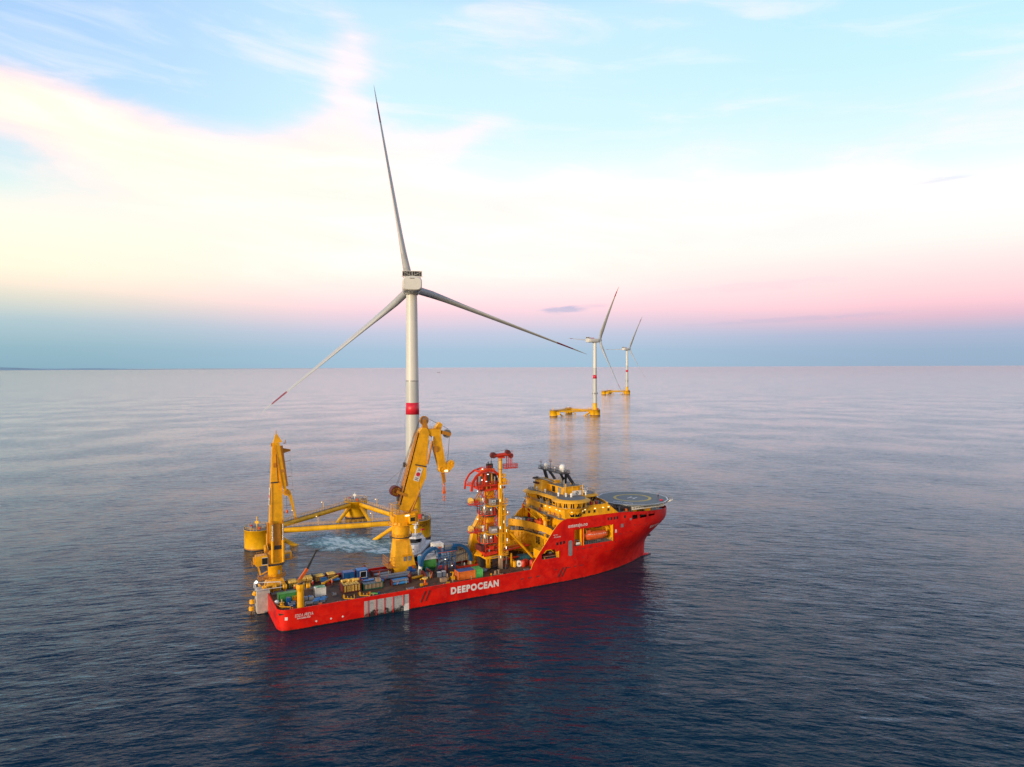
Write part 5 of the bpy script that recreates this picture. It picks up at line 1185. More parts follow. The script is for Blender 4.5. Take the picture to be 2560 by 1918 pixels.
# ------------------------------------------------------------------ stern crane, boom stowed upright and facing starboard
C2 = Thing('deck_crane', 'tall slim yellow crane at the stern, boom straight up with a folded jib', 'crane', (3.1, 10.4, ZD))
pb = MB().mat('yellow').prism([(0.3, 8.0), (5.8, 8.0), (5.8, 12.9), (0.3, 12.9)], ZD, 6.6).prism([(0.3, 8.0), (5.8, 8.0), (5.8, 12.9), (0.3, 12.9)], 6.6, 8.6, [(1.3, 8.7), (5.0, 8.7), (5.0, 12.2), (1.3, 12.2)])
pb.lathe(3.1, 10.4, [(2.05, 8.3), (2.1, 12.0), (2.25, 12.1), (2.25, 12.35)], 32)
ped = C2.part('pedestal', pb)
C2.part('hatch', MB().mat('grey').box(3.6, 4.2, 8.28, 8.36, 9.8, 11.0), ped)
C2.part('platform', MB().mat('crane_walk').lathe(3.1, 10.4, [(2.1, 8.9), (3.2, 8.9), (3.2, 9.05), (2.1, 9.05)], 28).rail([(x, y, 9.05) for x, y in circ(3.1, 10.4, 3.1, 14, -120, 100)], 1.0, 1.1, 0.05).box(-1.9, 1.4, 8.2, 11.8, 8.6, 8.75).rail([(-1.8, 8.3, 8.75), (-1.8, 11.7, 8.75), (1.2, 11.7, 8.75)], 1.0, 1.1, 0.05).rail([(-1.8, 8.3, 8.75), (1.2, 8.3, 8.75)], 1.0, 1.1, 0.05).beam((-1.6, 9, 8.6), (0.4, 9.4, 5.6), 0.25), ped)
C2.part('flood_lamp', MB().mat('lamp').sphere((-2.6, 8.4, 8.3), 0.42, 10, 8).mat('steel').tube((-2.4, 8.6, 8.4), (-1.5, 9, 8.6), 0.1), ped)
hs = MB().mat('yellow').box(1.3, 5.0, 8.9, 12.2, 12.35, 18.2).mat('dark').box(1.0, 5.3, 8.6, 9.0, 12.35, 12.9).box(1.2, 5.1, 8.7, 8.95, 17.2, 18.4)
hso = C2.part('machinery_house', hs)
C2.part('cab', MB().mat('yellow').box(-2.6, 0.6, 8.3, 10.8, 12.9, 15.9).box(-3.2, -2.5, 8.8, 10.2, 13.4, 15.4), hso)
C2.part('window', MB().mat('glass').box(-0.9, 0.62, 8.22, 8.3, 13.3, 15.2).mat('white').box(-1.0, 0.7, 8.24, 8.28, 15.2, 15.35).box(-1.0, 0.7, 8.24, 8.28, 13.15, 13.3), hso)
C2.part('cabinet', MB().mat('ochre').box(5.3, 7.8, 9.0, 11.4, 13.6, 15.9).mat('grey').box(5.7, 7.3, 8.94, 9.0, 14.0, 15.4), hso)
C2.part('railing', MB().mat('crane_walk').rail([(-3.6, 8.2, 12.9), (-3.6, 11, 12.9), (0.8, 11.4, 12.9)], 1.1, 1.0, 0.055).rail([(5.3, 8.8, 13.5), (8.4, 8.8, 13.5), (8.4, 11.6, 13.5)], 1.1, 1.0, 0.055).rail([(-2.4, 8.4, 15.9), (0.5, 8.4, 15.9)], 1.3, 0.8, 0.06), hso)
C2.part('support_beam', MB().mat('yellow').beam((-1.9, 10, 12.9), (-1.2, 10, 9.8), 0.45).beam((-1.2, 10, 9.8), (0.9, 10.2, 10.6), 0.3), hso)
C2.part('rope_drum', MB().mat('yellow').disc((0.3, 10.3, 17.4), (1, 0, 0.1), 1.2, 0.5, 20).disc((0.9, 10.3, 17.8), (1, 0, 0.1), 1.25, 0.2, 20), hso)
def boxloft(mb, secs):
    """secs: (z, u0, u1, v0, v1)"""
    vs = []
    for z, u0, u1, v0, v1 in secs: vs += [(u0, v0, z), (u1, v0, z), (u1, v1, z), (u0, v1, z)]
    fs = [(0, 1, 2, 3), tuple(4*(len(secs)-1)+k for k in (3, 2, 1, 0))]
    for j in range(len(secs)-1):
        for k in range(4): fs.append((4*j+k, 4*j+(k+1) % 4, 4*j+4+(k+1) % 4, 4*j+4+k))
    return mb.add(vs, fs)
bm2 = boxloft(MB().mat('yellow'), [(17.0, 1.7, 5.1, 10.2, 11.6), (25.3, 1.6, 5.4, 8.9, 11.8), (38.0, 2.15, 5.3, 9.2, 11.6), (49.3, 2.75, 4.75, 9.9, 11.3), (49.5, 3.2, 4.6, 10.0, 11.2)])
boom = C2.part('boom', bm2)
C2.part('boom_web', boxloft(MB().mat('crane_walk'), [(17.2, 1.0, 1.7, 10.4, 12.0), (25, 1.1, 1.5, 10.2, 11.9)]), boom)
C2.part('boom_band', MB().mat('dark').box(1.95, 4.2, 9.0, 9.14, 37.3, 37.65).beam((4.1, 9.1, 37.4), (3.7, 9.7, 46.0), 0.16, 0.1), boom)
C2.part('boom_groove', MB().mat('crane_walk').beam((2.2, 8.85, 26.0), (2.35, 9.1, 37.2), 0.14, 0.1).beam((3.5, 8.8, 18.2), (3.5, 8.88, 25.0), 2.2, 0.05, side=(1, 0, 0)).cbox(3.3, 9.6, 42.6, 0.9, 0.5, 1.3), boom)
logo_plate(C2, boom, (1.72, 10.3, 33.2), (0, -1, 0), (0.05, 0, 1), (-1, 0, 0.05), 1.7, 5.2)
C2.part('boom_head', boxloft(MB().mat('yellow'), [(49.4, 3.0, 5.6, 10.0, 11.0), (50.6, 3.3, 5.0, 10.1, 10.9), (52.0, 3.7, 4.1, 10.3, 10.7)]).mat('crane_walk').tube((3.9, 10.5, 51.8), (3.9, 10.5, 53.0), 0.12).cbox(2.6, 10.3, 48.8, 0.5, 0.5, 1.0).tube((6.0, 10.3, 48.9), (6.5, 10.3, 49.2), 0.12).tube((6.5, 10.3, 49.0), (6.5, 10.3, 50.0), 0.14), boom)
for u in (2.15, 5.2):
    C2.part('luffing_cylinder', MB().mat('yellow').tube((u, 8.3, 13.4), (u, 8.35, 20.0), 0.42, n=14).mat('chrome').tube((u, 8.35, 20.0), (u+0.05, 8.5, 25.2), 0.22, n=12))
C2.part('cylinder_lug', MB().mat('crane_walk').cbox(2.2, 8.55, 25.4, 0.5, 0.7, 1.0).cbox(5.2, 8.55, 25.4, 0.5, 0.7, 1.0), boom)
jb = MB().mat('yellow').beam((3.9, 8.6, 49.4), (6.0, 8.5, 35.0), 1.15, 0.8, 0.9, 0.7, side=(1, 0, 0)).mat('crane_walk').beam((3.2, 8.15, 48.8), (5.4, 8.05, 35.6), 0.16, 0.16).beam((5.3, 10.0, 48.4), (6.7, 9.9, 36.0), 0.7, 0.8, side=(1, 0, 0)).cbox(5.2, 8.2, 41.0, 1.3, 0.5, 0.8)
jib = C2.part('jib', jb)
C2.part('knuckle', MB().mat('yellow').disc((6.5, 9.3, 34.2), (0.1, 1, 0), 1.05, 0.6, 20).mat('crane_walk').disc((6.5, 8.95, 34.2), (0.1, 1, 0), 0.6, 0.3, 16), jib)
C2.part('jib_extension', boxloft(MB().mat('yellow'), [(26.4, 8.9, 9.3, 9.2, 9.6), (32.6, 7.2, 8.2, 9.1, 9.8), (34.6, 6.4, 7.6, 9.1, 9.8)]).mat('crane_walk').disc((9.15, 9.3, 26.0), (0, 1, 0), 0.45, 0.5, 14), jib)
C2.part('jib_arm', boxloft(MB().mat('crane_walk'), [(46.0, 5.0, 5.6, 9.9, 10.6), (46.6, 5.0, 8.0, 10.0, 10.5), (47.1, 5.0, 8.0, 10.0, 10.5), (47.6, 5.0, 5.6, 9.9, 10.6)]), boom)
hkm = MB().mat('rope').tube((6.5, 9.3, 33.2), (6.6, 9.3, 29.0), 0.045, n=5).mat('orange').sphere((6.6, 9.3, 28.3), 0.36, 10, 8, 1.6)
C2.part('hook_block', hkm, jib)
hh = MB().mat('crane_walk').path([(7.7, 10.3, 46.8), (8.4, 10.3, 38), (9.2, 10.3, 28)], 0.025, 4)
for z, u in ((43.6, 8.05), (38.8, 8.35), (34.6, 8.7), (30.2, 9.0)): hh.tube((u-2.2, 10.3, z-0.2), (u, 10.3, z+0.1), 0.06)
C2.part('hose_guide', hh, jib)

# ------------------------------------------------------------------ small telescopic crane by the starboard rail
C3 = Thing('deck_crane', 'small crane on a yellow post at the starboard rail, dark telescopic boom raised', 'crane', (6.3, -11.6, ZD))
C3.part('post', MB().mat('yellow').lathe(6.3, -11.6, [(0.95, ZD), (0.9, 10.3)], 26).prism(octa(6.3, -11.6, 0.95), 10.0, 11.0, octa(6.3, -11.6, 1.25)).prism(octa(6.3, -11.6, 1.25), 11.0, 12.0))
for a in range(8): pass
C3.part('slew_bearing', MB().mat('dark').tube((6.3, -11.6, 12.0), (6.3, -11.6, 12.5), 0.7, n=16).mat('crane_walk').cbox(6.0, -11.6, 12.9, 0.8, 0.9, 1.0))
C3.part('boom', MB().mat('orange').beam((5.9, -11.6, 12.9), (8.3, -11.3, 15.9), 0.55, 0.75).mat('dark').beam((8.2, -11.3, 15.8), (9.3, -11.2, 17.8), 0.5, 0.6).beam((9.3, -11.2, 17.8), (10.9, -11.0, 20.6), 0.36, 0.45).cbox(11.0, -11.0, 20.7, 0.9, 0.4, 0.35))

# ------------------------------------------------------------------ red knuckle crane of the aft terrace
C4 = Thing('deck_crane', 'yellow provision crane on a round post behind the wheelhouse, long arm to port', 'crane', (90.9, -2.9, ZD))
C4.part('post', MB().mat('yellow').lathe(90.9, -2.9, [(0.62, ZD), (0.62, 14.2), (1.15, 14.6), (1.15, 15.0), (0.72, 15.0), (0.72, 18.8)], 24).mat('grey').lathe(90.9, -2.9, [(0.7, 14.5), (2.2, 14.6), (2.2, 14.75), (0.7, 14.75)], 24))
C4.part('slewing_head', MB().mat('yellow').cbox(90.9, -2.9, 19.4, 1.6, 1.6, 1.4).mat('dark').cbox(91.7, -3.6, 19.9, 1.0, 1.0, 1.6))
C4.part('boom', MB().mat('yellow').beam((90.9, -2.9, 19.6), (89.9, 0.8, 20.9), 0.5, 0.5).beam((89.9, 0.8, 20.9), (88.9, 9.0, 22.3), 0.45, 0.55, 0.35, 0.4).beam((89.8, 1.0, 18.6), (89.0, 8.2, 21.2), 0.3, 0.38))
C4.part('luffing_cylinder', MB().mat('yellow').tube((90.7, -2.3, 18.9), (89.9, 0.8, 20.4), 0.16))
C4.part('boom_tip', MB().mat('orange').cbox(89.0, 9.3, 21.9, 0.8, 0.8, 1.4).mat('crane_walk').beam((89, 9.4, 22.4), (89.1, 8.3, 24.2), 0.3).beam((89.1, 8.3, 24.2), (89.1, 7.4, 22.4), 0.2))

# ================================================================== HANDLING TOWER
TW = Thing('handling_tower', 'yellow and red handling tower over the moonpool, stacked with lit red platforms', 'tower', (71, 0, ZD))
pm = MB().mat('yellow').box(72.0, 72.95, -5.1, -4.1, ZD, 33.5).box(73.5, 74.3, -5.0, -4.2, ZD+7, 26).mat('dark').box(72.95, 73.5, -4.7, -4.3, ZD+8, 30).mat('yellow').tube((72.6, -4.5, 33.3), (72.6, -4.5, 41.8), 0.52, n=18)
pm.mat('crane_walk').tube((72.6, -4.5, 38.0), (72.6, -4.5, 38.3), 0.66, n=16).tube((72.6, -4.5, 41.0), (72.6, -4.5, 41.4), 0.66, n=16).mat('tan').box(71.9, 73.0, -5.15, -4.0, ZD, 9.4)
post = TW.part('post', pm)
for k in range(24):
    pass
ld = MB().mat('dark')
for k in range(40): ld.box(72.98, 73.48, -5.02, -4.98, 8+k*0.62, 8.07+k*0.62)
ld.mat('yellow').tube((73.0, -5.05, 8), (73.0, -5.05, 33), 0.05).tube((73.48, -5.05, 8), (73.48, -5.05, 33), 0.05)
TW.part('ladder', ld, post)
for z, w in ((33.0, 1.9), (27.0, 1.3), (22.7, 1.8), (13.2, 2.2), (9.4, 1.4)):
    p = MB().mat('yellow').box(73.0, 74.0+w*0.7, -5.5, -3.4, z, z+0.15).rail([(73.2, -5.45, z+0.15), (74.0+w*0.7, -5.45, z+0.15), (74.0+w*0.7, -3.45, z+0.15), (73.2, -3.45, z+0.15)], 1.1, 0.7, 0.06)
    po = TW.part('platform', p, post)
for z, w in ((36.2, 0.6), (34.4, 1.1)):
    TW.part('sheave_housing', MB().mat('yellow').disc((73.9, -4.5, z), (0, 1, 0), w*0.75, 0.7, 16).cbox(73.6, -4.5, z-w, 1.6, 1.2, 0.25), post)
for i, (u, v, z) in enumerate(((74.9, -5.2, 23.6), (73.3, -5.4, 24.9), (74.6, -5.3, 14.5), (73.4, -5.3, 20.6), (74.2, -5.4, 11.9), (72.2, -5.3, 9.0), (72.2, -5.3, 32.4), (72.1, -5.2, 27.8), (72.1, -5.2, 18.8), (74.4, -5.3, 17.6))):
    TW.part('lamp', MB().mat('lamp' if i % 2 == 0 else 'lamp_warm').box(u-0.06, u+0.06, v-0.08, v+0.08, z-(0.42 if i > 1 else 0.2), z+(0.42 if i > 1 else 0.2)), post)
# red hoist beam with hanging basket on top
tc_ = MB().mat('red_frame').tube((69.9, -4.5, 42.7), (76.4, -4.5, 43.0), 0.62, n=14).cbox(73.0, -4.5, 42.0, 2.2, 1.3, 0.5).mat('maroon').disc((69.9, -4.5, 42.9), (0, 1, 0), 1.0, 1.2, 18).disc((75.3, -4.5, 43.6), (0, 1, 0), 0.8, 1.2, 18).disc((76.4, -4.5, 42.4), (0, 1, 0), 0.8, 1.2, 18)
hb_ = TW.part('hoist_beam', tc_, label='red beam with sheaves on top of the yellow post')
bs = MB().mat('red_frame').beam((75.3, -5.1, 42.4), (75.3, -5.1, 38.5), 0.22).beam((76.6, -5.1, 42.4), (76.6, -5.1, 38.5), 0.22).beam((75.3, -3.9, 42.4), (75.3, -3.9, 38.5), 0.22).beam((76.6, -3.9, 42.4), (76.6, -3.9, 38.5), 0.22).box(74.0, 78.6, -5.6, -3.4, 38.2, 38.45)
bs.rail([(74.0, -5.6, 38.45), (78.6, -5.6, 38.45), (78.6, -3.4, 38.45), (74.0, -3.4, 38.45), (74.0, -5.6, 38.45)], 1.2, 0.6, 0.07).rail([(77.0, -5.2, 41.8), (77.0, -3.8, 41.8)], 2.2, 0.7, 0.05)
TW.part('basket', bs, hb_)
TW.part('wire_rope', MB().mat('rope').tube((69.3, -4.5, 42.6), (69.9, -3.5, 36.6), 0.05, n=5).tube((69.9, -4.5, 43.9), (75.3, -4.5, 44.5), 0.05, n=5), hb_)
# inner stack: yellow core, red decks, white and grey machinery
core = MB().mat('yellow')
for z0, z1, w in ((8.0, 13.0, 1.5), (19.2, 22.6, 1.35), (28.0, 31.6, 1.3)): core.box(70.6-w, 70.6+w, -w, w, z0, z1)
core.prism([(69.4, -1.2), (71.8, -1.2), (71.8, 1.2), (69.4, 1.2)], 13.0, 19.2).prism([(69.6, -1.0), (71.6, -1.0), (71.6, 1.0), (69.6, 1.0)], 22.6, 28.0)
co = TW.part('core', core)
lampn = 0
for zb in (13.6, 22.9):
    dk_ = MB().mat('red_frame')
    ptsd = [(66.6, -1.2), (68.6, -3.0), (72.3, -3.0), (73.2, 0.5), (71.5, 3.0), (67.4, 2.6)]
    dk_.prism(ptsd, zb-0.3, zb).rail([(x, y, zb) for x, y in ptsd+ptsd[:1]], 1.1, 0.9, 0.07).mat('dark').prism([(67.4, -1), (69, -2.4), (72, -2.4), (72.4, 1), (68, 2)], zb-0.9, zb-0.32)
    for x, y in ((66.6, -1.2), (68.6, -3.0), (72.3, -3.0), (67.4, 2.6)): dk_.beam((x, y, zb), (x, y, zb+3.6), 0.22)
    dk_.beam((72.3, -3.0, zb-1), (72.6, -3.2, zb+3.2), 0.35)
    lv = TW.part('platform', dk_, co, label='red railed deck of the tower')
    for x, y, r, h, mt in ((68.0, -2.0, 0.42, 2.7, 'white'), (69.1, -2.3, 0.48, 3.0, 'cream_wall'), (70.2, -2.5, 0.5, 2.9, 'grey'), (71.4, -2.4, 0.45, 2.4, 'red_frame'), (67.4, -0.6, 0.4, 2.2, 'steel')):
        TW.part('accumulator', MB().mat(mt).tube((x, y, zb), (x, y, zb+h), r, n=12).sphere((x, y, zb+h), r, 10, 6), lv)
    # outrigger with round winches, left of the stack
    orr = MB().mat('red_frame').prism([(62.6, -1.6), (66.8, -2.0), (68.4, -1.0), (67.0, 1.6), (63.2, 1.6)], zb+3.5, zb+3.8).rail([(62.6, -1.6, zb+3.8), (66.8, -2.0, zb+3.8), (68.4, -1.0, zb+3.8)], 1.0, 0.8, 0.06).beam((64, 0, zb+3.5), (69.8, 0, zb+1.4), 0.3)
    ol = TW.part('outrigger', orr, co, label='red outrigger platform')
    TW.part('winch', MB().mat('cream').disc((63.4, -0.8, zb+5.0), (0.5, 1, 0), 1.0, 1.2, 18).mat('red_frame').disc((65.2, -1.0, zb+4.6), (0.5, 1, 0), 0.7, 1.0, 16), ol)
    TW.part('winch', MB().mat('cream').disc((66.6, -0.6, zb+5.0), (0.2, 1, 0), 0.75, 1.0, 16).mat('white').tube((67.8, -1.4, zb+3.8), (67.8, -1.4, zb+5.6), 0.5, n=12), ol)
    # box with the sign, and the pale beam reaching to the post
    bx = MB().mat('grey').box(69.2, 73.0, -4.6, -2.4, zb+3.4, zb+5.3).mat('yellow').box(67.9, 74.9, -5.3, -2.0, zb+3.1, zb+3.35).mat('dark')
    for k in range(7): bx.box(70.9+k*0.28, 71.0+k*0.28, -4.66, -4.6, zb+3.6, zb+5.1)
    bx.mat('yellow').beam((70.2, -4.4, zb+3.2), (72.4, -4.6, zb+1.2), 0.16)
    bo = TW.part('control_cabin', bx, co)
    TW.part('railing', MB().mat('crane_walk').rail([(67.9, -5.2, zb+3.35), (74.8, -5.2, zb+3.35)], 1.0, 0.9, 0.05), bo)
    if zb > 20:
        TW.part('sign', MB().mat('mark_white').box(69.3, 70.7, -4.72, -4.66, zb+3.5, zb+5.2), bo, 'white sign with a teal ring')
        ro = MB().mat('mark_teal'); vs = []
        for i in range(24):
            a = 2*PI*i/24
            for kx, kz in ((0.5, 0.7), (0.24, 0.42)): vs.append((70.0+kx*math.cos(a), -4.75, zb+4.35+kz*math.sin(a)))
        ro.add(vs, [(2*i, (2*i+2) % 48, (2*i+3) % 48, 2*i+1) for i in range(24)]); TW.part('emblem', ro, bo)
    else:
        TW.part('sign', MB().mat('mark_white').box(69.2, 71.2, -4.72, -4.66, zb+3.5, zb+4.9).mat('blue_light').box(69.3, 71.1, -4.76, -4.73, zb+3.75, zb+3.95).box(69.3, 70.8, -4.76, -4.73, zb+4.2, zb+4.32), bo, 'white sign with blue lines')
    # folding arm
    TW.part('folding_arm', MB().mat('crane_walk').beam((64.2, -1.2, zb+4.8), (68.0, -0.6, zb+9.4), 0.25).beam((64.8, -1.6, zb+4.8), (68.6, -1.0, zb+9.4), 0.25).mat('maroon').beam((70.4, -0.4, zb+5.4), (68.4, -0.4, zb+9.4), 0.22), co)
    for (u, v, z) in ((67.2, -3.1, zb+2.6), (69.6, -3.2, zb+1.7), (72.8, -4.8, zb+4.4), (65.6, -1.4, zb+8.0)):
        TW.part('lamp', MB().mat('lamp').box(u-0.13, u+0.13, v-0.1, v+0.1, z-0.09, z+0.09), bo)
for z0, z1 in ((9.4, 13.3), (17.6, 22.6), (26.6, 31.4)):
    fx = MB().mat('red_frame'); cs = [(68.0, -2.6), (72.4, -2.6), (72.6, 2.0), (67.8, 2.0)]
    for k in range(4):
        (a, b), (c, d) = cs[k], cs[(k+1) % 4]; fx.beam((a, b, z0), (a, b, z1), 0.2).beam((a, b, z0), (c, d, z1), 0.13).beam((c, d, z0), (a, b, z1), 0.13).beam((a, b, (z0+z1)/2), (c, d, (z0+z1)/2), 0.12)
    TW.part('cross_bracing', fx, co)
rr = random.Random(5)
for zb in (9.3, 13.6, 17.4, 22.9, 26.7, 31.6, 33.0):
    for k in range(9):
        u, v = rr.uniform(66.6, 73.4), rr.uniform(-3.0, -0.6); w, d, h = rr.uniform(0.25, 0.8), rr.uniform(0.25, 0.7), rr.uniform(0.4, 2.0)
        g = MB().mat(rr.choice(['red_frame', 'grey', 'maroon', 'dark', 'crane_walk', 'steel', 'cream_wall', 'yellow']))
        if k % 3: g.cbox(u, v, zb+h/2, w, d, h)
        else: g.tube((u, v, zb), (u, v, zb+h*1.3), w*0.4, n=10)
        TW.part('deck_unit', g, co)
for k in range(12):
    u, v, z = rr.uniform(66.5, 73), rr.uniform(-3.4, -2.4), rr.uniform(9, 33)
    TW.part('hose_run', MB().mat(rr.choice(['black', 'maroon', 'red_frame'])).path([(u, v, z), (u+rr.uniform(-0.5, 0.8), v-0.2, z-1.4), (u+rr.uniform(-1, 1), v, z-3.2)], 0.08, 5), co)
# crown: red arched top platform
cr = MB().mat('red_frame')
cr.prism([(64.4, -3.4), (73.6, -3.4), (75.0, 1.0), (73.0, 4.6), (65.0, 4.6), (62.4, 1.0)], 32.6, 33.0).prism([(66.0, -2.4), (72.8, -2.4), (73.2, 2.6), (66.2, 2.6)], 31.2, 32.6)
cr.beam((67.5, -3.2, 31.2), (74.8, -3.6, 31.9), 0.6, 0.7).mat('maroon').beam((66.0, -2.6, 31.3), (73.0, -2.8, 31.3), 0.5, 0.5)
cr.mat('red_frame').rail([(62.4, 1.0, 33.0), (64.4, -3.4, 33.0), (73.6, -3.4, 33.0), (75.0, 1.0, 33.0)], 1.1, 0.9, 0.07)
crp = TW.part('crown_platform', cr, co)
arch = MB().mat('red_frame')
def archp(v): return [(62.9, v, 31.2), (63.2, v, 33.8), (64.6, v, 36.0), (66.6, v, 37.3), (69.0, v, 37.8), (71.2, v, 37.3), (73.0, v, 35.9), (74.0, v, 33.4)]
for v, w in ((-2.6, 0.62), (2.8, 0.4)):
    pts = archp(v)
    for a, b in zip(pts, pts[1:]): arch.beam(a, b, w, w+0.15, side=(0, 1, 0))
for k in (3, 4, 5): arch.beam(archp(-2.6)[k], archp(2.8)[k], 0.6)
arch.mat('orange').tube((66.4, -2.2, 37.9), (71.4, -2.2, 37.7), 0.55, n=12)
arch.mat('red_frame').rail([(66.0, -2.4, 38.1), (70.2, -2.4, 38.3)], 0.9, 0.6, 0.05)
TW.part('arch', arch, crp)
TW.part('machinery', MB().mat('orange').box(67.4, 71.6, -1.6, 2.0, 33.0, 36.6).mat('grey').box(66.9, 67.4, -1.2, 1.4, 33.0, 35.6).mat('dark').box(69.2, 72.6, -1.9, -1.6, 33.4, 36.4).mat('red_frame').tube((68.2, -2.0, 33.0), (68.2, -2.0, 36.8), 0.35, n=12).tube((65.4, -1.8, 33.0), (65.4, -1.8, 36.0), 0.3, n=12).mat('crane_walk').tube((70.6, -2.1, 33), (70.6, -2.1, 36.6), 0.28, n=10).mat('grey').tube((71.7, -2.1, 33), (71.7, -2.1, 35.4), 0.3, n=10), crp)
TW.part('motor', MB().mat('black').cbox(70.2, -1.2, 39.0, 1.9, 1.4, 1.5).tube((69.7, -1.2, 39.7), (69.7, -1.2, 40.4), 0.2).tube((70.8, -1.2, 39.7), (70.8, -1.2, 40.7), 0.12), crp)
for (u, z) in ((66.6, 38.4), (68.0, 34.2), (66.4, 34.8), (73.4, 37.8), (68.6, 36.5)): TW.part('lamp', MB().mat('lamp').box(u-0.22, u+0.22, -3.3, -3.1, z-0.08, z+0.1), crp)
# big slanting yellow leg to port and lower framing
TW.part('leg', boxloft(MB().mat('yellow'), [(ZD, 66.2, 71.0, 8.0, 10.4), (16.5, 68.6, 72.8, 7.6, 9.8), (21.5, 71.2, 73.6, 7.4, 9.2), (23.2, 72.6, 73.6, 7.4, 9.0)]))
TW.part('leg', boxloft(MB().mat('yellow'), [(ZD, 65.2, 67.0, 4.2, 6.2), (8.5, 66.5, 68.5, 3.8, 5.8)]).mat('yellow').beam((66.0, -0.6, 9.2), (70.6, 3.0, 11.4), 2.6, 0.5))
lf = MB().mat('yellow').box(67.5, 73.5, -3.5, 6.0, 8.3, 9.2).box(68.8, 70.0, -2.0, -1.0, ZD, 8.3).box(72.0, 73.5, 4.0, 5.5, ZD, 8.3).mat('dark').box(67.6, 69.4, 0.8, 3.4, ZD, 8.0).mat('steel').box(69.6, 73.4, -3.8, -3.5, 8.7, 9.0)
lf.mat('red_frame').box(67.2, 73.2, -3.2, 3.0, 9.6, 10.6).box(68.0, 72.4, -2.6, 2.2, 11.2, 11.9).beam((67.0, -3.2, 9.4), (73.0, -3.4, 10.4), 0.5).beam((71.5, -3.2, 9.8), (72.6, -3.4, 13.2), 0.3).mat('maroon').box(66.4, 68.6, -2.4, 2.2, 10.8, 12.6).mat('red_frame').cbox(70.0, -3.0, 11.9, 1.4, 0.8, 1.2)
TW.part('base_frame', lf)
TW.part('strut', MB().mat('yellow').tube((74.1, -4.4, 18.8), (87.2, -3.4, ZD), 0.42, n=14))
for (a, b, mt) in (((74, -3.2, 10.2), (85.4, -1.0, 10.4), 'red_frame'), ((74, 0.6, 9.8), (86.0, 2.6, 10.0), 'orange'), ((74, -3.0, 7.2), (84.0, -0.8, 7.0), 'red_frame')):
    TW.part('brace', MB().mat(mt).tube(a, b, 0.34, n=12))
TW.part('brace', MB().mat('yellow').beam((76, 4, 8.4), (81.0, 2.0, ZD), 0.4).box(74, 86, 3.2, 9.5, 8.2, 8.5).beam((86, 3.4, 8.4), (86, 3.4, ZD), 0.35).beam((80, 9, 8.4), (80, 9, ZD), 0.35))
# ================================================================== CARGO AND FITTINGS
def container(name, label, u0, u1, v0, v1, h, msheet, mtop=None, mframe=None, z=ZD, group=None, door=None):
    T = Thing(name, label, 'container', ((u0+u1)/2, (v0+v1)/2, z), group=group)
    mframe = mframe or msheet
    T.part('shell', MB().mat(msheet).box(u0+0.06, u1-0.06, v0+0.06, v1-0.06, z+0.12, z+h-0.05))
    f = MB().mat(mframe)
    for u in (u0+0.07, u1-0.07):
        for v in (v0+0.07, v1-0.07): f.cbox(u, v, z+h/2, 0.17, 0.17, h)
    for v in (v0+0.07, v1-0.07): f.box(u0+0.15, u1-0.15, v-0.075, v+0.075, z, z+0.16).box(u0+0.15, u1-0.15, v-0.075, v+0.075, z+h-0.13, z+h)
    for u in (u0+0.07, u1-0.07): f.box(u-0.075, u+0.075, v0+0.15, v1-0.15, z, z+0.16).box(u-0.075, u+0.075, v0+0.15, v1-0.15, z+h-0.13, z+h)
    T.part('frame', f)
    T.part('roof', MB().mat(mtop or mframe).box(u0+0.12, u1-0.12, v0+0.12, v1-0.12, z+h-0.06, z+h+0.02))
    d = MB().mat('steel'); um = (v0+v1)/2
    for k in (-0.7, -0.25, 0.25, 0.7): d.tube((u0+0.02, um+k*(v1-v0)*0.42, z+0.25), (u0+0.02, um+k*(v1-v0)*0.42, z+h-0.25), 0.03, n=6)
    T.part('door_bar', d)
    return T
container('cargo_container', 'bright green ribbed container on the deck nearest the stern', 1.7, 7.6, -3.7, -1.5, 2.45, 'green', 'green_top')
wc = container('cargo_container', 'small white ribbed container with a green cross on its roof', 12.2, 15.2, -3.4, -1.0, 2.5, 'white_ribbed', 'white', 'white')
wc.part('roof_stripe', MB().mat('green_top').beam((12.3, -3.2, 7.45), (15.1, -1.2, 7.45), 0.5, 0.04).beam((12.3, -1.2, 7.46), (15.1, -3.2, 7.46), 0.5, 0.04).box(12.25, 15.15, -3.35, -3.05, 7.42, 7.47).box(12.25, 15.15, -1.35, -1.05, 7.42, 7.47))
container('cargo_container', 'orange container with a blue roof beside the starboard rail', 55.2, 60.9, -9.5, -6.0, 2.6, 'orange_sheet', 'blue', 'orange')
container('cargo_container', 'light green container joined to the orange one', 60.95, 63.6, -9.5, -6.0, 2.6, 'green_light', 'green_light', 'green_light')
container('cargo_container', 'long teal blue container under the accommodation block', 81.0, 87.4, -3.2, -0.4, 2.6, 'teal', 'teal')
b1 = container('cargo_container', 'blue workshop box near the port rail, the one farther aft', 23.2, 26.6, 7.2, 10.0, 2.6, 'blue', 'blue')
b1.part('panel', MB().mat('blue_frame').box(23.6, 24.8, 7.1, 7.2, 5.3, 7.1).box(25.1, 26.3, 7.1, 7.2, 5.3, 7.1))
b2 = container('cargo_container', 'blue workshop box with a big dark window framed in white', 27.4, 30.8, 6.6, 9.6, 2.9, 'blue', 'blue_light')
b2.part('window', MB().mat('glass').box(28.3, 30.2, 6.52, 6.6, 5.5, 7.3).mat('white').box(28.15, 30.35, 6.5, 6.56, 7.3, 7.42).box(28.15, 30.35, 6.5, 6.56, 5.38, 5.5).box(28.15, 28.3, 6.5, 6.56, 5.5, 7.3).box(30.2, 30.35, 6.5, 6.56, 5.5, 7.3))

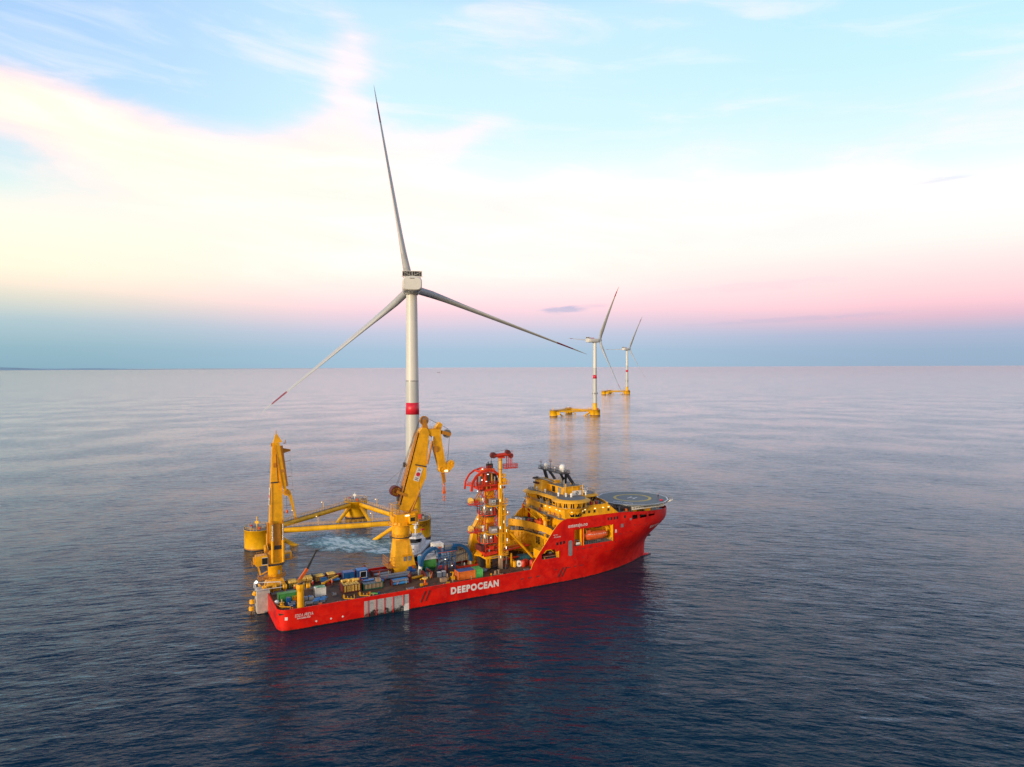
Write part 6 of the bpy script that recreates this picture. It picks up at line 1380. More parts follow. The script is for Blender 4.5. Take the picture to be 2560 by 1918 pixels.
# open baskets filled with pale yellow modules
def basket(label, u0, u1, v0, v1, h, mt, end_only=False, group='open cargo baskets on deck'):
    T = Thing('cargo_basket', label, 'basket', ((u0+u1)/2, (v0+v1)/2, ZD), group=group)
    T.part('floor', MB().mat('dark').box(u0, u1, v0, v1, ZD, ZD+0.2))
    for u in (u0, u1-0.12): T.part('end_wall', MB().mat(mt).box(u, u+0.12, v0, v1, ZD+0.2, ZD+h))
    s = MB().mat(mt).box(u0+0.12, u1-0.12, v0, v0+0.1, ZD+0.2, ZD+0.5 if end_only else ZD+h*0.34).box(u0+0.12, u1-0.12, v0, v0+0.1, ZD+h-0.12, ZD+h)
    for k in range(1, 5): s.cbox(u0+(u1-u0)*k/5, v0+0.05, ZD+h/2, 0.12, 0.12, h-0.2)
    T.part('side_rail', s)
    T.part('side_wall', MB().mat(mt).box(u0+0.12, u1-0.12, v1-0.1, v1, ZD+0.2, ZD+h))
    return T
def module(r, h):
    mb = MB().mat('cream').lathe(0, 0, [(r*0.75, 0), (r, 0.06), (r, h*0.30), (r*0.9, h*0.33), (r, h*0.36), (r, h*0.63), (r*0.9, h*0.66), (r, h*0.69), (r, h-0.08), (r*0.72, h)], 14)
    return mb
M1 = module(0.40, 2.1); me1 = M1.mesh('buoyancy_module')
def put(me, name, label, cat, group, u, v, z, rx=0.0, ry=0.0, rz=0.0, sc_=1.0):
    o = bpy.data.objects.new(name, me); COL.objects.link(o)
    o.matrix_world = SHIP @ Matrix.Translation((u, v, z)) @ Matrix.Rotation(rz, 4, 'Z') @ Matrix.Rotation(rx, 4, 'X') @ Matrix.Rotation(ry, 4, 'Y') @ Matrix.Scale(sc_, 4)
    o['label'] = label; o['category'] = cat; o['group'] = group
    return o
G1 = 'pale yellow modules standing in the maroon basket'
basket('maroon open basket packed with upright yellow modules, nearest the starboard rail', 19.9, 25.3, -5.0, -0.4, 2.5, 'maroon', True)
for i in range(6):
    for j in range(5):
        if random.random() < 0.04: continue
        put(me1, 'buoyancy_module', 'upright pale yellow module among those packed in the maroon basket by the starboard rail', 'module', G1, 20.5+i*0.84, -4.5+j*0.86, ZD+0.21+random.uniform(0, 0.14), rz=random.random()*6)
for k, (u, v, rz) in enumerate(((21.2, -0.9, 0.2), (23.2, -1.2, 0.3), (24.6, -1.0, -0.2))):
    put(me1, 'buoyancy_module', 'pale yellow module lying flat on top of the maroon basket load', 'module', 'yellow modules lying on the basket load', u-0.9, v, ZD+2.75, ry=PI/2, rz=rz)
def flat_stack(label, u0, u1, v0, v1, h, mt, nm, lab2, grp):
    basket(label, u0, u1, v0, v1, h*0.72, mt, False)
    n = int((v1-v0-0.3)/0.78)
    lay = 3
    for a in range(lay):
        for j in range(n):
            for i in range(nm):
                L = (u1-u0-0.3)/nm
                o = put(me2, 'buoyancy_module', lab2, 'module', grp, u0+0.15+L*i+0.05, v0+0.5+j*0.78+random.uniform(-0.05, 0.05), ZD+0.55+a*0.72, ry=PI/2)
                o.scale = (1.0, 1.0, L*0.95/2.1)
me2 = module(0.37, 2.1).mesh('buoyancy_module')
flat_stack('dark green basket of stacked yellow modules beside the stern crane', 6.4, 9.3, 7.4, 11.6, 2.3, 'green_dark', 1, 'pale yellow module stacked flat in the dark green basket by the stern crane', 'yellow modules in the green basket')
flat_stack('maroon basket of stacked yellow modules against the port rail, aftmost of them', 10.2, 14.2, 8.8, 12.8, 2.0, 'maroon', 2, 'pale yellow module stacked flat in the aftmost maroon basket at the port rail', 'yellow modules in the aft port basket')
flat_stack('maroon basket of stacked yellow modules behind the dark blue drum', 14.8, 17.9, 9.4, 12.8, 2.6, 'maroon', 1, 'pale yellow module stacked flat in the basket behind the dark blue drum', 'yellow modules behind the blue drum')
flat_stack('tall maroon basket of yellow modules, foremost at the port rail', 18.6, 21.6, 9.6, 12.8, 2.8, 'maroon', 1, 'pale yellow module stacked flat in the foremost maroon basket at the port rail', 'yellow modules in the foremost port basket')
solo('partition_plate', 'dark upright plate between two stacks of yellow modules', 'plate', MB().mat('dark').box(14.35, 14.6, 9.0, 12.6, ZD, ZD+2.6), (14.4, 10.8, ZD))
# crate basket with pale boxes
basket('dark green basket of pale wooden boxes beside the module basket', 26.0, 32.0, -5.2, -1.0, 2.1, 'green_dark', True)
wbx = MB().mat('tan').box(0, 1.05, 0, 1.2, 0, 1.5).mat('grey').box(0.03, 1.02, 0.03, 1.17, 1.5, 1.6); wme = wbx.mesh('wooden_box')
for i in range(5):
    for j in range(3): put(wme, 'wooden_box', 'pale wooden box, one of the rows filling the dark green basket', 'box', 'pale boxes in the green basket', 26.35+i*1.11, -4.95+j*1.25, ZD+0.22)
solo('cover_sheet', 'bright blue sheet lying over the far side of the pale boxes', 'sheet', MB().mat('blue_light').box(26.8, 30.2, -2.2, -1.0, ZD+2.05, ZD+2.15), (28, -1.6, ZD+2))
solo('wooden_box', 'single pale box standing on top of the box row', 'box', MB().mat('tan').box(30.3, 31.6, -4.3, -2.6, ZD+1.85, ZD+2.9).mat('dark').box(30.28, 31.62, -3.55, -3.4, ZD+1.86, ZD+2.92), (31, -3.4, ZD+1.8))
solo('steel_frame', 'orange-brown lashing frame between the baskets', 'frame', MB().mat('red_frame').beam((25.3, -0.6, ZD), (26.6, -1.8, ZD+2.6), 0.25).beam((25.0, -1.8, ZD+2.2), (26.4, -0.4, ZD+2.9), 0.3), (25.8, -1, ZD))

# pipe racks with maroon end plates
def rack(label, u0, u1, v0, v1, pipes, h=1.9):
    T = Thing('pipe_rack', label, 'rack', ((u0+u1)/2, (v0+v1)/2, ZD), group='maroon ended racks of tubes')
    for u in (u0, u1-0.25):
        T.part('end_plate', MB().mat('maroon').box(u, u+0.25, v0, v1, ZD, ZD+h*0.7).plate([(u, v0+(v1-v0)*t, ZD+h*(0.7+0.3*math.sin(PI*t))) for t in [i/8 for i in range(9)]]+[(u, v1, ZD+h*0.69), (u, v0, ZD+h*0.69)], (1, 0, 0), 0.25))
    T.part('base', MB().mat('dark').box(u0+0.25, u1-0.25, v0, v1, ZD, ZD+0.18))
    for (v, z, r, mt) in pipes: T.part('tube', MB().mat(mt).tube((u0+0.25, v, z), (u1-0.25, v, z), r, n=14))
    s = MB().mat('orange').beam((u0+1.6, v0-0.02, ZD+0.3), (u0+2.4, v0+0.4, ZD+h*0.95), 0.15, 0.08).mat('mark_yellow').beam((u1-1.0, v0-0.02, ZD+0.2), (u1-1.0, v0+0.2, ZD+h*0.95), 0.12, 0.08)
    T.part('lashing_strap', s)
    return T
rack('maroon ended rack of grey and blue tubes forward of the box basket', 34.9, 40.4, -5.0, -2.6, [(-4.5, ZD+0.6, 0.42, 'blue_light'), (-3.6, ZD+0.6, 0.42, 'grey_blue'), (-4.5, ZD+1.35, 0.42, 'grey_blue'), (-3.5, ZD+1.4, 0.42, 'blue_light')])
rack('maroon ended rack of grey reels between the crane and the orange container', 46.4, 48.8, -3.6, 1.4, [(-2.6, ZD+0.7, 0.5, 'grey'), (-1.2, ZD+0.8, 0.6, 'steel'), (0.2, ZD+0.7, 0.55, 'grey_blue')], 2.2)
rack('low rack of long dark tubes along the port side, aft of the big crane', 32.5, 38.6, 6.8, 10.4, [(7.4, ZD+0.6, 0.45, 'grey_blue'), (8.4, ZD+0.6, 0.45, 'grey'), (9.4, ZD+0.7, 0.55, 'grey_blue'), (7.9, ZD+1.3, 0.35, 'maroon')], 1.6)
rack('dark rack of tubes right behind the big blue and grey tube rack', 33.2, 43.5, 1.6, 4.4, [(2.3, ZD+0.6, 0.5, 'grey_blue'), (3.5, ZD+0.6, 0.5, 'dark'), (2.9, ZD+1.2, 0.4, 'grey')], 1.5)
rack('rack of tubes between the blue workshop boxes and the grey tube rack', 30.5, 34.0, -0.4, 2.4, [(0.2, ZD+0.6, 0.5, 'blue_light'), (1.5, ZD+0.6, 0.5, 'blue_light')], 1.2)
# maroon posts standing on deck
pm_ = MB().mat('maroon').lathe(0, 0, [(0.55, 0), (0.6, 0.2), (0.6, 2.1), (0.5, 2.5), (0.25, 2.7)], 16); pme = pm_.mesh('mooring_post')
for (u, v, l) in ((39.9, 12.3, 'maroon post at the port rail aft of the big crane'), (54.6, -0.6, 'maroon post between the green drum and the orange container'), (31.2, 12.4, 'maroon post at the port rail by the blue boxes'), (41.2, -3.2, 'maroon post at the forward end of the grey and blue tube rack')):
    o = put(pme, 'mooring_post', l, 'post', 'maroon posts on deck', u, v, ZD)
# green drum carousel with white sleeve
T = Thing('cable_drum', 'big green and white cable drum under the blue arch', 'drum', (50.6, 5.5, ZD), group=None)
T.part('shell', MB().mat('green').tube((48.2, 6.2, ZD+2.6), (53.0, 6.2, ZD+2.6), 2.5, n=32))
T.part('band', MB().mat('blue_light').tube((48.15, 6.2, ZD+2.6), (48.3, 6.2, ZD+2.6), 2.56, n=32).mat('white').plate([(48.1, 6.2+2.65*math.cos(R_(a)), ZD+2.6+2.65*math.sin(R_(a))) for a in range(35, 150, 8)]+[(48.1, 6.2+2.5*math.cos(R_(a)), ZD+2.6+2.5*math.sin(R_(a))) for a in range(149, 34, -8)], (1, 0, 0), 5.0))
T.part('motor', MB().mat('teal').tube((49.6, 3.1, ZD+0.9), (49.6, 3.9, ZD+1.0), 0.75, n=16).mat('orange').tube((49.6, 2.95, ZD+1.1), (49.6, 3.1, ZD+1.1), 0.32, n=12))
T.part('cradle', MB().mat('green_dark').box(48.2, 53.0, 4.6, 7.8, ZD, ZD+0.6))
# blue arched frame with the scaffold tower
T = Thing('cable_arch', 'blue scaffold tower with two big arched chutes over the cable drums', 'frame', (56, 4.5, ZD))
def arc_pts(uc, zc, ru, rz, a0, a1, v, n=12): return [(uc+ru*math.cos(R_(a0+(a1-a0)*i/n)), v, zc+rz*math.sin(R_(a0+(a1-a0)*i/n))) for i in range(n+1)]
def chute(pts, w, d):
    mb = MB().mat('blue_frame')
    for a, b in zip(pts, pts[1:]): mb.beam(a, b, w, d, side=(0, 1, 0))
    return mb
T.part('chute', chute(arc_pts(52.6, 7.2, 5.2, 5.4, 180, 90, 3.6), 1.5, 0.95))
T.part('chute', chute(arc_pts(52.4, 10.2, 1.4, 2.3, 90, -20, 3.3, 8), 1.2, 0.6))
T.part('chute', chute(arc_pts(59.4, 6.6, 6.0, 6.2, 92, 0, 3.6), 1.5, 0.95))
T.part('chute_foot', MB().mat('white').beam((47.4, 3.6, 7.6), (46.9, 3.4, ZD), 1.3, 0.5).beam((65.2, 3.6, 7.2), (65.3, 3.6, 5.4), 0.4).beam((63.0, 3.6, 6.2), (63.0, 3.6, 5.2), 0.3))
sf = MB().mat('blue_frame')
for u in (53.2, 55.2, 57.2, 59.2):
    for v in (2.6, 5.4): sf.tube((u, v, ZD), (u, v, 11.2), 0.13, n=6)
for z in (7.0, 9.1, 11.0):
    for v in (2.6, 5.4): sf.tube((53.2, v, z), (59.2, v, z), 0.1, n=5)
    for u in (53.2, 59.2): sf.tube((u, 2.6, z), (u, 5.4, z), 0.1, n=5)
for u in (53.2, 55.2, 57.2):
    for z in (ZD, 7.0, 9.1): sf.tube((u, 2.6, z), (u+2, 2.6, z+2.0), 0.07, n=4); sf.tube((u+2, 2.6, z), (u, 2.6, z+2.0), 0.07, n=4)
sf.box(52.9, 59.6, 2.3, 5.7, 11.1, 11.35).rail([(52.9, 2.3, 11.35), (59.6, 2.3, 11.35), (59.6, 5.7, 11.35)], 1.1, 0.9, 0.06).mat('orange').box(53, 59.5, 2.22, 2.3, 11.0, 11.12)
T.part('scaffold', sf)
T.part('lamp', MB().mat('lamp').cbox(55.6, 2.5, 8.6, 0.35, 0.2, 0.15)); T.part('lamp', MB().mat('lamp').cbox(58.0, 2.5, 6.2, 0.3, 0.2, 0.15))
T.part('power_unit', MB().mat('steel').tube((54.0, 4, 7.6), (57.5, 4, 8.4), 0.5, n=12).tube((56.4, 4.2, 5.2), (56.4, 4.2, 9), 0.6, n=12).mat('tan').cbox(57.8, 4.2, 6.2, 1.2, 1.6, 1.8).mat('red_frame').cbox(54.4, 4.2, 5.8, 1.2, 1.2, 1.2))
T.part('top_box', MB().mat('white').box(51.9, 55.4, 3.4, 6.2, 12.3, 13.8).mat('orange').box(53.6, 54.4, 3.2, 3.4, 11.4, 12.8).mat('grey').box(56.0, 58.4, 3.4, 5.0, 11.4, 13.0).mat('white').box(52.2, 55.0, 3.6, 6.0, 13.82, 14.0))
T.part('tensioner', MB().mat('blue_frame').cbox(59.3, 3.6, 11.6, 1.6, 1.8, 1.9).tube((58.2, 2.8, 12.3), (60.0, 2.8, 12.3), 0.35, n=10))
# pale ribbed reel wall on a red frame
T = Thing('cable_reel', 'pale ribbed cable reel standing in a red frame forward of the blue tower', 'reel', (63, 6.5, ZD))
T.part('drum', MB().mat('cream_wall').plate([(59.6, 6.0, 6.0), (65.8, 6.0, 6.3), (66.4, 6.0, 8.0), (65.8, 6.0, 11.2), (59.6, 6.0, 11.3)], (0, 1, 0), 2.6))
T.part('strap', MB().mat('blue_frame').beam((59.4, 5.9, 7.9), (65.2, 5.9, 8.9), 0.12, 0.1).beam((59.4, 5.9, 8.2), (65.2, 5.9, 9.2), 0.12, 0.1))
T.part('lettering', text_on(MB().mat('mark_dark'), 'DOC', lambda x, y: (62.2+x, 5.96, 9.9+y), 1.3, 0.45, 0.02))
T.part('support', MB().mat('tan').beam((60.6, 5.6, 6.2), (60.4, 5.2, ZD), 0.25).beam((63.0, 5.6, 6.2), (62.8, 5.2, ZD), 0.25).beam((65.4, 5.6, 6.2), (65.4, 5.2, ZD), 0.25))
T.part('frame', MB().mat('red_frame').box(60.2, 68.4, 2.4, 2.8, ZD, 5.5).box(60.2, 68.4, 8.6, 9.0, ZD, 5.5).box(60.2, 60.6, 2.8, 8.6, ZD, 5.45).box(68.0, 68.4, 2.8, 8.6, ZD, 5.45).mat('orange').box(67.9, 68.5, 3.0, 8.4, 5.45, 5.9))
# smaller things
def small(name, label, cat, mb, base, group=None): return solo(name, label, cat, mb, base, group=group)
wr = MB().mat('blue_frame').tube((16.2, 7.8, ZD+1.1), (18.0, 7.8, ZD+1.1), 1.0, n=20).mat('steel').tube((16.15, 7.8, ZD+1.1), (18.05, 7.8, ZD+1.1), 0.3, n=10).mat('dark').box(16.3, 17.9, 7.2, 8.4, ZD, ZD+0.3)
small('hose_drum', 'dark blue drum lying in front of the yellow module stacks', 'drum', wr, (17, 7.8, ZD))
small('steel_beam', 'long yellow beam lying aslant on the port side of the deck', 'beam', MB().mat('yellow').beam((16.4, 5.6, ZD+0.9), (21.8, 8.6, ZD+1.7), 0.45, 0.45).cbox(16.4, 5.6, ZD+0.6, 0.9, 0.8, 1.2).mat('red_frame').cbox(18.0, 6.2, ZD+0.4, 0.9, 0.6, 0.8), (16.4, 5.6, ZD))
small('cover_sheet', 'blue covered bundle behind the slanting yellow beam', 'bundle', MB().mat('blue_light').box(18.2, 22.0, 7.6, 9.2, ZD+0.6, ZD+0.9).mat('dark').box(18.3, 21.9, 7.7, 9.1, ZD, ZD+0.6), (20, 8.4, ZD))
for i, (u, v, l) in enumerate(((10.4, -9.2, 'bright blue pallet box by the starboard rail, aft one of the four'), (12.2, -9.0, 'bright blue pallet box by the starboard rail, forward one of the four'), (11.2, -7.6, 'bright blue pallet box by the starboard rail, inboard and centre'), (13.0, -7.4, 'bright blue pallet box by the starboard rail, inboard and forward'))):
    small('pallet_box', l, 'box', MB().mat('grey').box(u, u+1.5, v, v+1.2, ZD, ZD+0.7).mat('blue_light').box(u-0.04, u+1.54, v-0.04, v+1.24, ZD+0.7, ZD+0.82), (u+0.75, v+0.6, ZD), 'blue pallet boxes')
for i, (u, v, w, l) in enumerate(((3.6, -8.4, 2.0, 'blue lidded tray near the stern, beside the yellow crane post'), (4.6, -6.8, 1.6, 'blue tray filled with gear in front of the green container'), (3.6, -5.6, 1.2, 'upright blue cabinet against the green container'))):
    small('equipment_tray', l, 'tray', MB().mat('blue').box(u, u+w, v, v+1.2, ZD, ZD+(0.6 if i < 2 else 1.7)).mat('grey').box(u+0.1, u+w-0.1, v+0.1, v+1.1, ZD+(0.6 if i < 2 else 1.7), ZD+(0.75 if i < 2 else 1.76)).mat('white').box(u+0.3, u+w*0.6, v-0.03, v, ZD+0.2, ZD+0.45), (u, v, ZD), 'trays at the stern')
small('gear_cage', 'yellow cage with gas bottles in front of the green container', 'cage', MB().mat('yellow').rail([(5.4, -5.6, ZD), (6.6, -5.6, ZD), (6.6, -4.7, ZD), (5.4, -4.7, ZD), (5.4, -5.6, ZD)], 1.8, 0.6, 0.06).mat('orange').tube((5.8, -5.2, ZD), (5.8, -5.2, ZD+1.4), 0.16, n=10).tube((6.25, -5.2, ZD), (6.25, -5.2, ZD+1.4), 0.16, n=10), (6, -5, ZD))
small('bulk_bag', 'white bulk bag behind the yellow crane post', 'bag', MB().mat('white').lathe(7.4, -5.2, [(0.6, ZD), (0.72, ZD+0.3), (0.7, ZD+1.3), (0.45, ZD+1.65), (0.2, ZD+1.7)], 12), (7.4, -5.2, ZD))
small('bulk_bag', 'white rumpled bag by the stern end of the green container', 'bag', MB().mat('white').sphere((1.1, -4.7, ZD+0.7), 0.7, 9, 6, 1.0), (1.1, -4.7, ZD))
small('winch', 'yellow capstan on a frame in the stern corner', 'winch', MB().mat('yellow').lathe(2.0, -7.4, [(0.9, ZD), (0.9, ZD+0.3), (0.5, ZD+0.6), (0.5, ZD+1.1), (0.75, ZD+1.3)], 16).mat('tan').tube((2.0, -7.4, ZD+1.3), (2.0, -7.4, ZD+2.3), 0.2).mat('yellow').path([(0.8, -6.2, ZD+0.5), (1.4, -9.6, ZD+0.9), (3.8, -10.4, ZD+0.7), (4.4, -9.6, ZD)], 0.14, 6), (2, -7.4, ZD))
small('mooring_winch', 'grey rope winch near the starboard rail, forward of the yellow crane post', 'winch', MB().mat('steel').tube((8.2, -9.8, ZD+0.7), (9.8, -9.8, ZD+0.7), 0.55, n=14).mat('grey').box(8.0, 8.2, -10.3, -9.2, ZD, ZD+1.1).box(9.8, 10.0, -10.3, -9.2, ZD, ZD+1.1), (9, -9.8, ZD))
for u, v, l in ((8.4, -4.0, 'open topped box with a blue rim between green and white containers'), (10.0, -4.2, 'dark box with a blue lid aft of the white container')):
    small('equipment_box', l, 'box', MB().mat('grey').box(u, u+1.3, v-1.0, v+0.2, ZD, ZD+0.9).mat('blue_light').box(u-0.03, u+0.5, v-1.03, v+0.23, ZD+0.9, ZD+1.0), (u, v, ZD))
for u, v, l in ((14.0, -5.0, 'small pallet of grey gear in front of the white container'), (16.8, -4.0, 'heap of grey fittings aft of the module basket')):
    g = MB().mat('grey').box(u, u+1.2, v-0.5, v+0.4, ZD, ZD+0.3)
    for k in range(7): g.mat(random.choice(['steel', 'grey_blue', 'tan', 'dark'])).cbox(u+random.uniform(0.1, 1.1), v+random.uniform(-0.4, 0.3), ZD+0.3+random.uniform(0.05, 0.3), random.uniform(0.2, 0.5), random.uniform(0.15, 0.4), random.uniform(0.15, 0.5))
    small('gear_pallet', l, 'pallet', g, (u, v, ZD))
for i, (u, v) in enumerate(((19.8, -9.6), (24.6, -9.2))):
    y = MB().mat('yellow').beam((u-0.7, v+0.7, ZD+0.1), (u+1.9, v-0.9, ZD+0.1), 0.35, 0.2)
    for t in (0.0, 0.35, 0.7, 1.0): y.beam((u-0.7+2.6*t, v+0.7-1.6*t, ZD+0.1), (u-0.75+2.6*t, v+0.7-1.6*t, ZD+(1.3 if t in (0.0, 1.0) else 0.8)), 0.16)
    y.cbox(u-0.7, v+0.8, ZD+0.6, 0.5, 0.4, 0.8)
    small('pipe_rest', 'yellow toothed pipe rest on the open deck, '+('the aft one' if i == 0 else 'the forward one'), 'rest', y, (u, v, ZD), 'yellow pipe rests')
small('deck_tool', 'light green and orange tool lying near the forward pipe rest', 'tool', MB().mat('green_light').beam((27.4, -8.3, ZD+0.15), (29.0, -9.4, ZD+0.15), 0.4, 0.3).mat('orange').cbox(26.8, -7.8, ZD+0.2, 0.5, 0.5, 0.4).mat('blue').cbox(29.4, -9.2, ZD+0.25, 0.4, 0.4, 0.5), (28, -8.8, ZD))
small('deck_hatch', 'low tan hatch with a grey lid close to the starboard rail', 'hatch', MB().mat('tan').box(37.8, 40.4, -11.0, -9.4, ZD, ZD+0.35).mat('grey').box(37.9, 40.3, -10.9, -9.5, ZD+0.35, ZD+0.42), (39, -10, ZD))
small('yellow_tube', 'yellow tubes lying across the deck abreast the big crane', 'tube', MB().mat('yellow').tube((42.4, -1.6, ZD+0.5), (47.0, -0.6, ZD+0.5), 0.4, n=12).tube((44.6, -3.4, ZD+0.3), (46.6, -2.6, ZD+0.3), 0.25, n=10), (44, -1.6, ZD))
small('ladder_rack', 'white and green upright rack behind the yellow tubes', 'rack', MB().mat('green_dark').box(45.9, 46.9, 1.7, 2.0, ZD, ZD+1.9).mat('white').box(45.85, 45.98, 1.6, 2.05, ZD, ZD+2).box(46.35, 46.45, 1.6, 1.7, ZD, ZD+2).box(46.85, 46.98, 1.6, 2.05, ZD, ZD+2), (46.4, 1.8, ZD))
small('valve_post', 'orange valve post by the starboard rail abreast the big crane', 'post', MB().mat('orange').tube((44.2, -8.6, ZD), (44.2, -8.6, ZD+2.0), 0.3, n=10).cbox(44.2, -8.6, ZD+0.4, 1.4, 0.9, 0.6).mat('cream').disc((44.2, -8.6, ZD+2.2), (0, 0, 1), 0.95, 0.3, 16).mat('yellow').cbox(43.0, -8.8, ZD+0.4, 0.8, 0.7, 0.8), (44.2, -8.6, ZD))
small('wooden_box', 'tan box by the starboard rail, aft of the orange container', 'box', MB().mat('tan').box(49.6, 51.6, -8.6, -7.3, ZD, ZD+1.1), (50.6, -8, ZD))
small('davit_crane', 'small yellow davit standing against the orange container end', 'davit', MB().mat('yellow').cbox(53.9, -7.6, ZD+0.5, 1.2, 1.0, 1.0).beam((53.9, -7.6, ZD+1.0), (54.1, -7.6, ZD+2.4), 0.3).beam((54.1, -7.6, ZD+2.4), (53.0, -7.8, ZD+2.5), 0.22), (53.9, -7.6, ZD))
small('bollard_post', 'thin tan post with a yellow foot by the tan box', 'post', MB().mat('tan').tube((52.4, -6.8, ZD), (52.4, -6.8, ZD+1.9), 0.22).mat('yellow').cbox(52.4, -6.8, ZD+0.3, 0.9, 0.7, 0.6), (52.4, -6.8, ZD))
for u, v, l in ((50.6, -2.8, 'pale grey cabinet in the middle of the deck, aft of the pair'), (52.2, -2.6, 'pale grey cabinet in the middle of the deck, forward of the pair')):
    small('grey_cabinet', l, 'cabinet', MB().mat('grey_blue').box(u, u+1.3, v-0.6, v+0.6, ZD, ZD+1.5).mat('white').box(u+0.05, u+1.25, v-0.55, v+0.55, ZD+1.5, ZD+1.56), (u, v, ZD))
small('electric_motor', 'blue grey motor lying on deck forward of the light green container', 'motor', MB().mat('grey_blue').tube((65.0, -5.4, ZD+0.6), (66.8, -5.2, ZD+0.6), 0.6, n=14).mat('dark').tube((66.8, -5.2, ZD+0.6), (67.2, -5.2, ZD+0.6), 0.4, n=12).box(65.2, 66.6, -5.8, -4.9, ZD, ZD+0.2).mat('steel').cbox(65.8, -5.4, ZD+1.2, 0.6, 0.5, 0.4), (66, -5.3, ZD))
small('deck_hose', 'thick black hose lying along the deck towards the tower', 'hose', MB().mat('black').path([(67.2, -5.0, ZD+0.25), (69.5, -3.6, ZD+0.25), (72.0, -3.0, ZD+0.25)], 0.25, 8), (67, -5, ZD))
small('tan_bollard', 'pair of tan bollards at the starboard rail below the tower', 'bollard', MB().mat('tan').lathe(68.0, -9.6, [(0.4, ZD), (0.4, ZD+1.1), (0.5, ZD+1.25)], 14).lathe(69.2, -9.4, [(0.4, ZD), (0.4, ZD+1.2), (0.5, ZD+1.35)], 14).box(67.4, 69.8, -10.0, -9.0, ZD, ZD+0.15), (68.6, -9.5, ZD))
small('blue_barrel', 'blue drum on deck by the end of the red frame', 'barrel', MB().mat('blue').lathe(69.0, 2.6, [(0.55, ZD), (0.6, ZD+0.1), (0.6, ZD+1.6), (0.5, ZD+1.8)], 16), (69, 2.6, ZD))
small('white_tank', 'white round tank on deck beside the tower base', 'tank', MB().mat('white').lathe(70.9, 3.6, [(0.5, ZD), (0.55, ZD+0.1), (0.55, ZD+1.5), (0.3, ZD+1.8)], 16), (70.9, 3.6, ZD))
small('black_pot', 'black round pot at the foot of the yellow tower post', 'pot', MB().mat('black').lathe(74.0, -5.6, [(0.5, ZD), (0.6, ZD+0.5), (0.3, ZD+0.7)], 14).mat('maroon').lathe(74.0, -5.6, [(0.3, ZD+0.7), (0.2, ZD+1.6)], 10), (74, -5.6, ZD))
small('pipe_post', 'grey upright pipe next to the tower post', 'pipe', MB().mat('steel').tube((74.8, -4.2, ZD), (74.8, -4.2, ZD+3.6), 0.3, n=12), (74.8, -4.2, ZD))
small('yellow_stand', 'yellow post with a ribbed yellow box at its foot, forward of the tower', 'stand', MB().mat('yellow').cbox(76.6, -4.4, ZD+2.3, 0.4, 0.4, 4.6).lathe(77.6, -4.9, [(0.7, ZD), (0.7, ZD+1.9)], 8), (77, -4.6, ZD))
small('hose_reel', 'round white reel face beside the red barrels', 'reel', MB().mat('white').disc((79.0, -5.4, ZD+1.05), (0.6, 1, 0), 1.05, 0.7, 22).mat('steel').disc((78.9, -5.8, ZD+1.05), (0.6, 1, 0), 0.4, 0.1, 14), (79, -5.4, ZD))
rdm = MB().mat('red_frame').lathe(0, 0, [(0.85, 0), (0.9, 0.1), (0.9, 1.9), (0.6, 2.15)], 18); rme = rdm.mesh('red_barrel')
for u, v, l in ((80.4, -6.0, 'red barrel next to the round white reel'), (81.6, -5.4, 'red barrel between the other two beside the teal container'), (83.2, -7.0, 'red barrel closest to the sloping bulwark'), (84.4, -6.2, 'red barrel farthest forward, against the teal container')):
    put(rme, 'red_barrel', l, 'barrel', 'red barrels by the teal container', u, v, ZD)
small('cover_sheet', 'crumpled pale blue sheets on deck near the starboard rail', 'sheet', MB().mat('grey').box(78.5, 80.4, -10.4, -9.2, ZD, ZD+0.25).mat('blue_light').box(80.4, 81.6, -10.6, -9.8, ZD, ZD+0.2).mat('white').box(81.8, 83.4, -11.0, -10.0, ZD, ZD+0.3), (80, -10, ZD))
small('blue_skid', 'blue topped equipment skid beside the big crane pedestal', 'skid', MB().mat('grey').box(42.6, 46.2, 3.4, 5.6, ZD, ZD+0.9).mat('blue').box(43.2, 45.8, 3.6, 5.4, ZD+0.9, ZD+1.5).cbox(44.2, 4.6, ZD+1.9, 1.2, 1.0, 0.8), (44.4, 4.5, ZD))
small('long_plate', 'long dark walkway plate lying in the middle of the deck', 'plate', MB().mat('steel').box(30.5, 42.5, 4.6, 5.4, ZD, ZD+0.35), (36, 5, ZD))
# anchor chain of yellow floats hanging over the stern chute and running up the deck
fl = MB().mat('yellow').lathe(0, 0, [(0.25, -0.62), (0.72, -0.55), (0.78, -0.2), (0.6, -0.16), (0.6, -0.12), (0.78, -0.08), (0.78, 0.08), (0.6, 0.12), (0.6, 0.16), (0.78, 0.2), (0.72, 0.55), (0.25, 0.62)], 16)
fme = fl.mesh('yellow_float')
floats = [(-4.2, 7.0, 1.1, 0, 0, 'ribbed yellow float hanging lowest over the stern, at the waterline'), (-4.0, 7.0, 3.1, 0, 0, 'ribbed yellow float hanging second lowest over the stern'), (-3.2, 6.6, 5.5, 0.5, 0, 'ribbed yellow float at the lip of the white chute'),
          (-0.6, 6.2, 7.0, 1.1, 0, 'ribbed yellow float on top of the white chute'), (2.3, 6.9, 6.7, 1.57, 0, 'ribbed yellow float just forward of the white chute'), (5.3, 6.8, 6.2, 1.57, 0, 'ribbed yellow float by the foot of the stern crane'), (8.4, 6.2, 5.9, 1.57, 0, 'ribbed yellow float left of the yellow crane post'), (11.9, 5.4, 5.8, 1.57, 0, 'ribbed yellow float right of the yellow crane post')]
for u, v, z, ry, rz, l in floats: put(fme, 'yellow_float', l, 'float', 'yellow floats on the stern line', u, v, z, ry=ry)
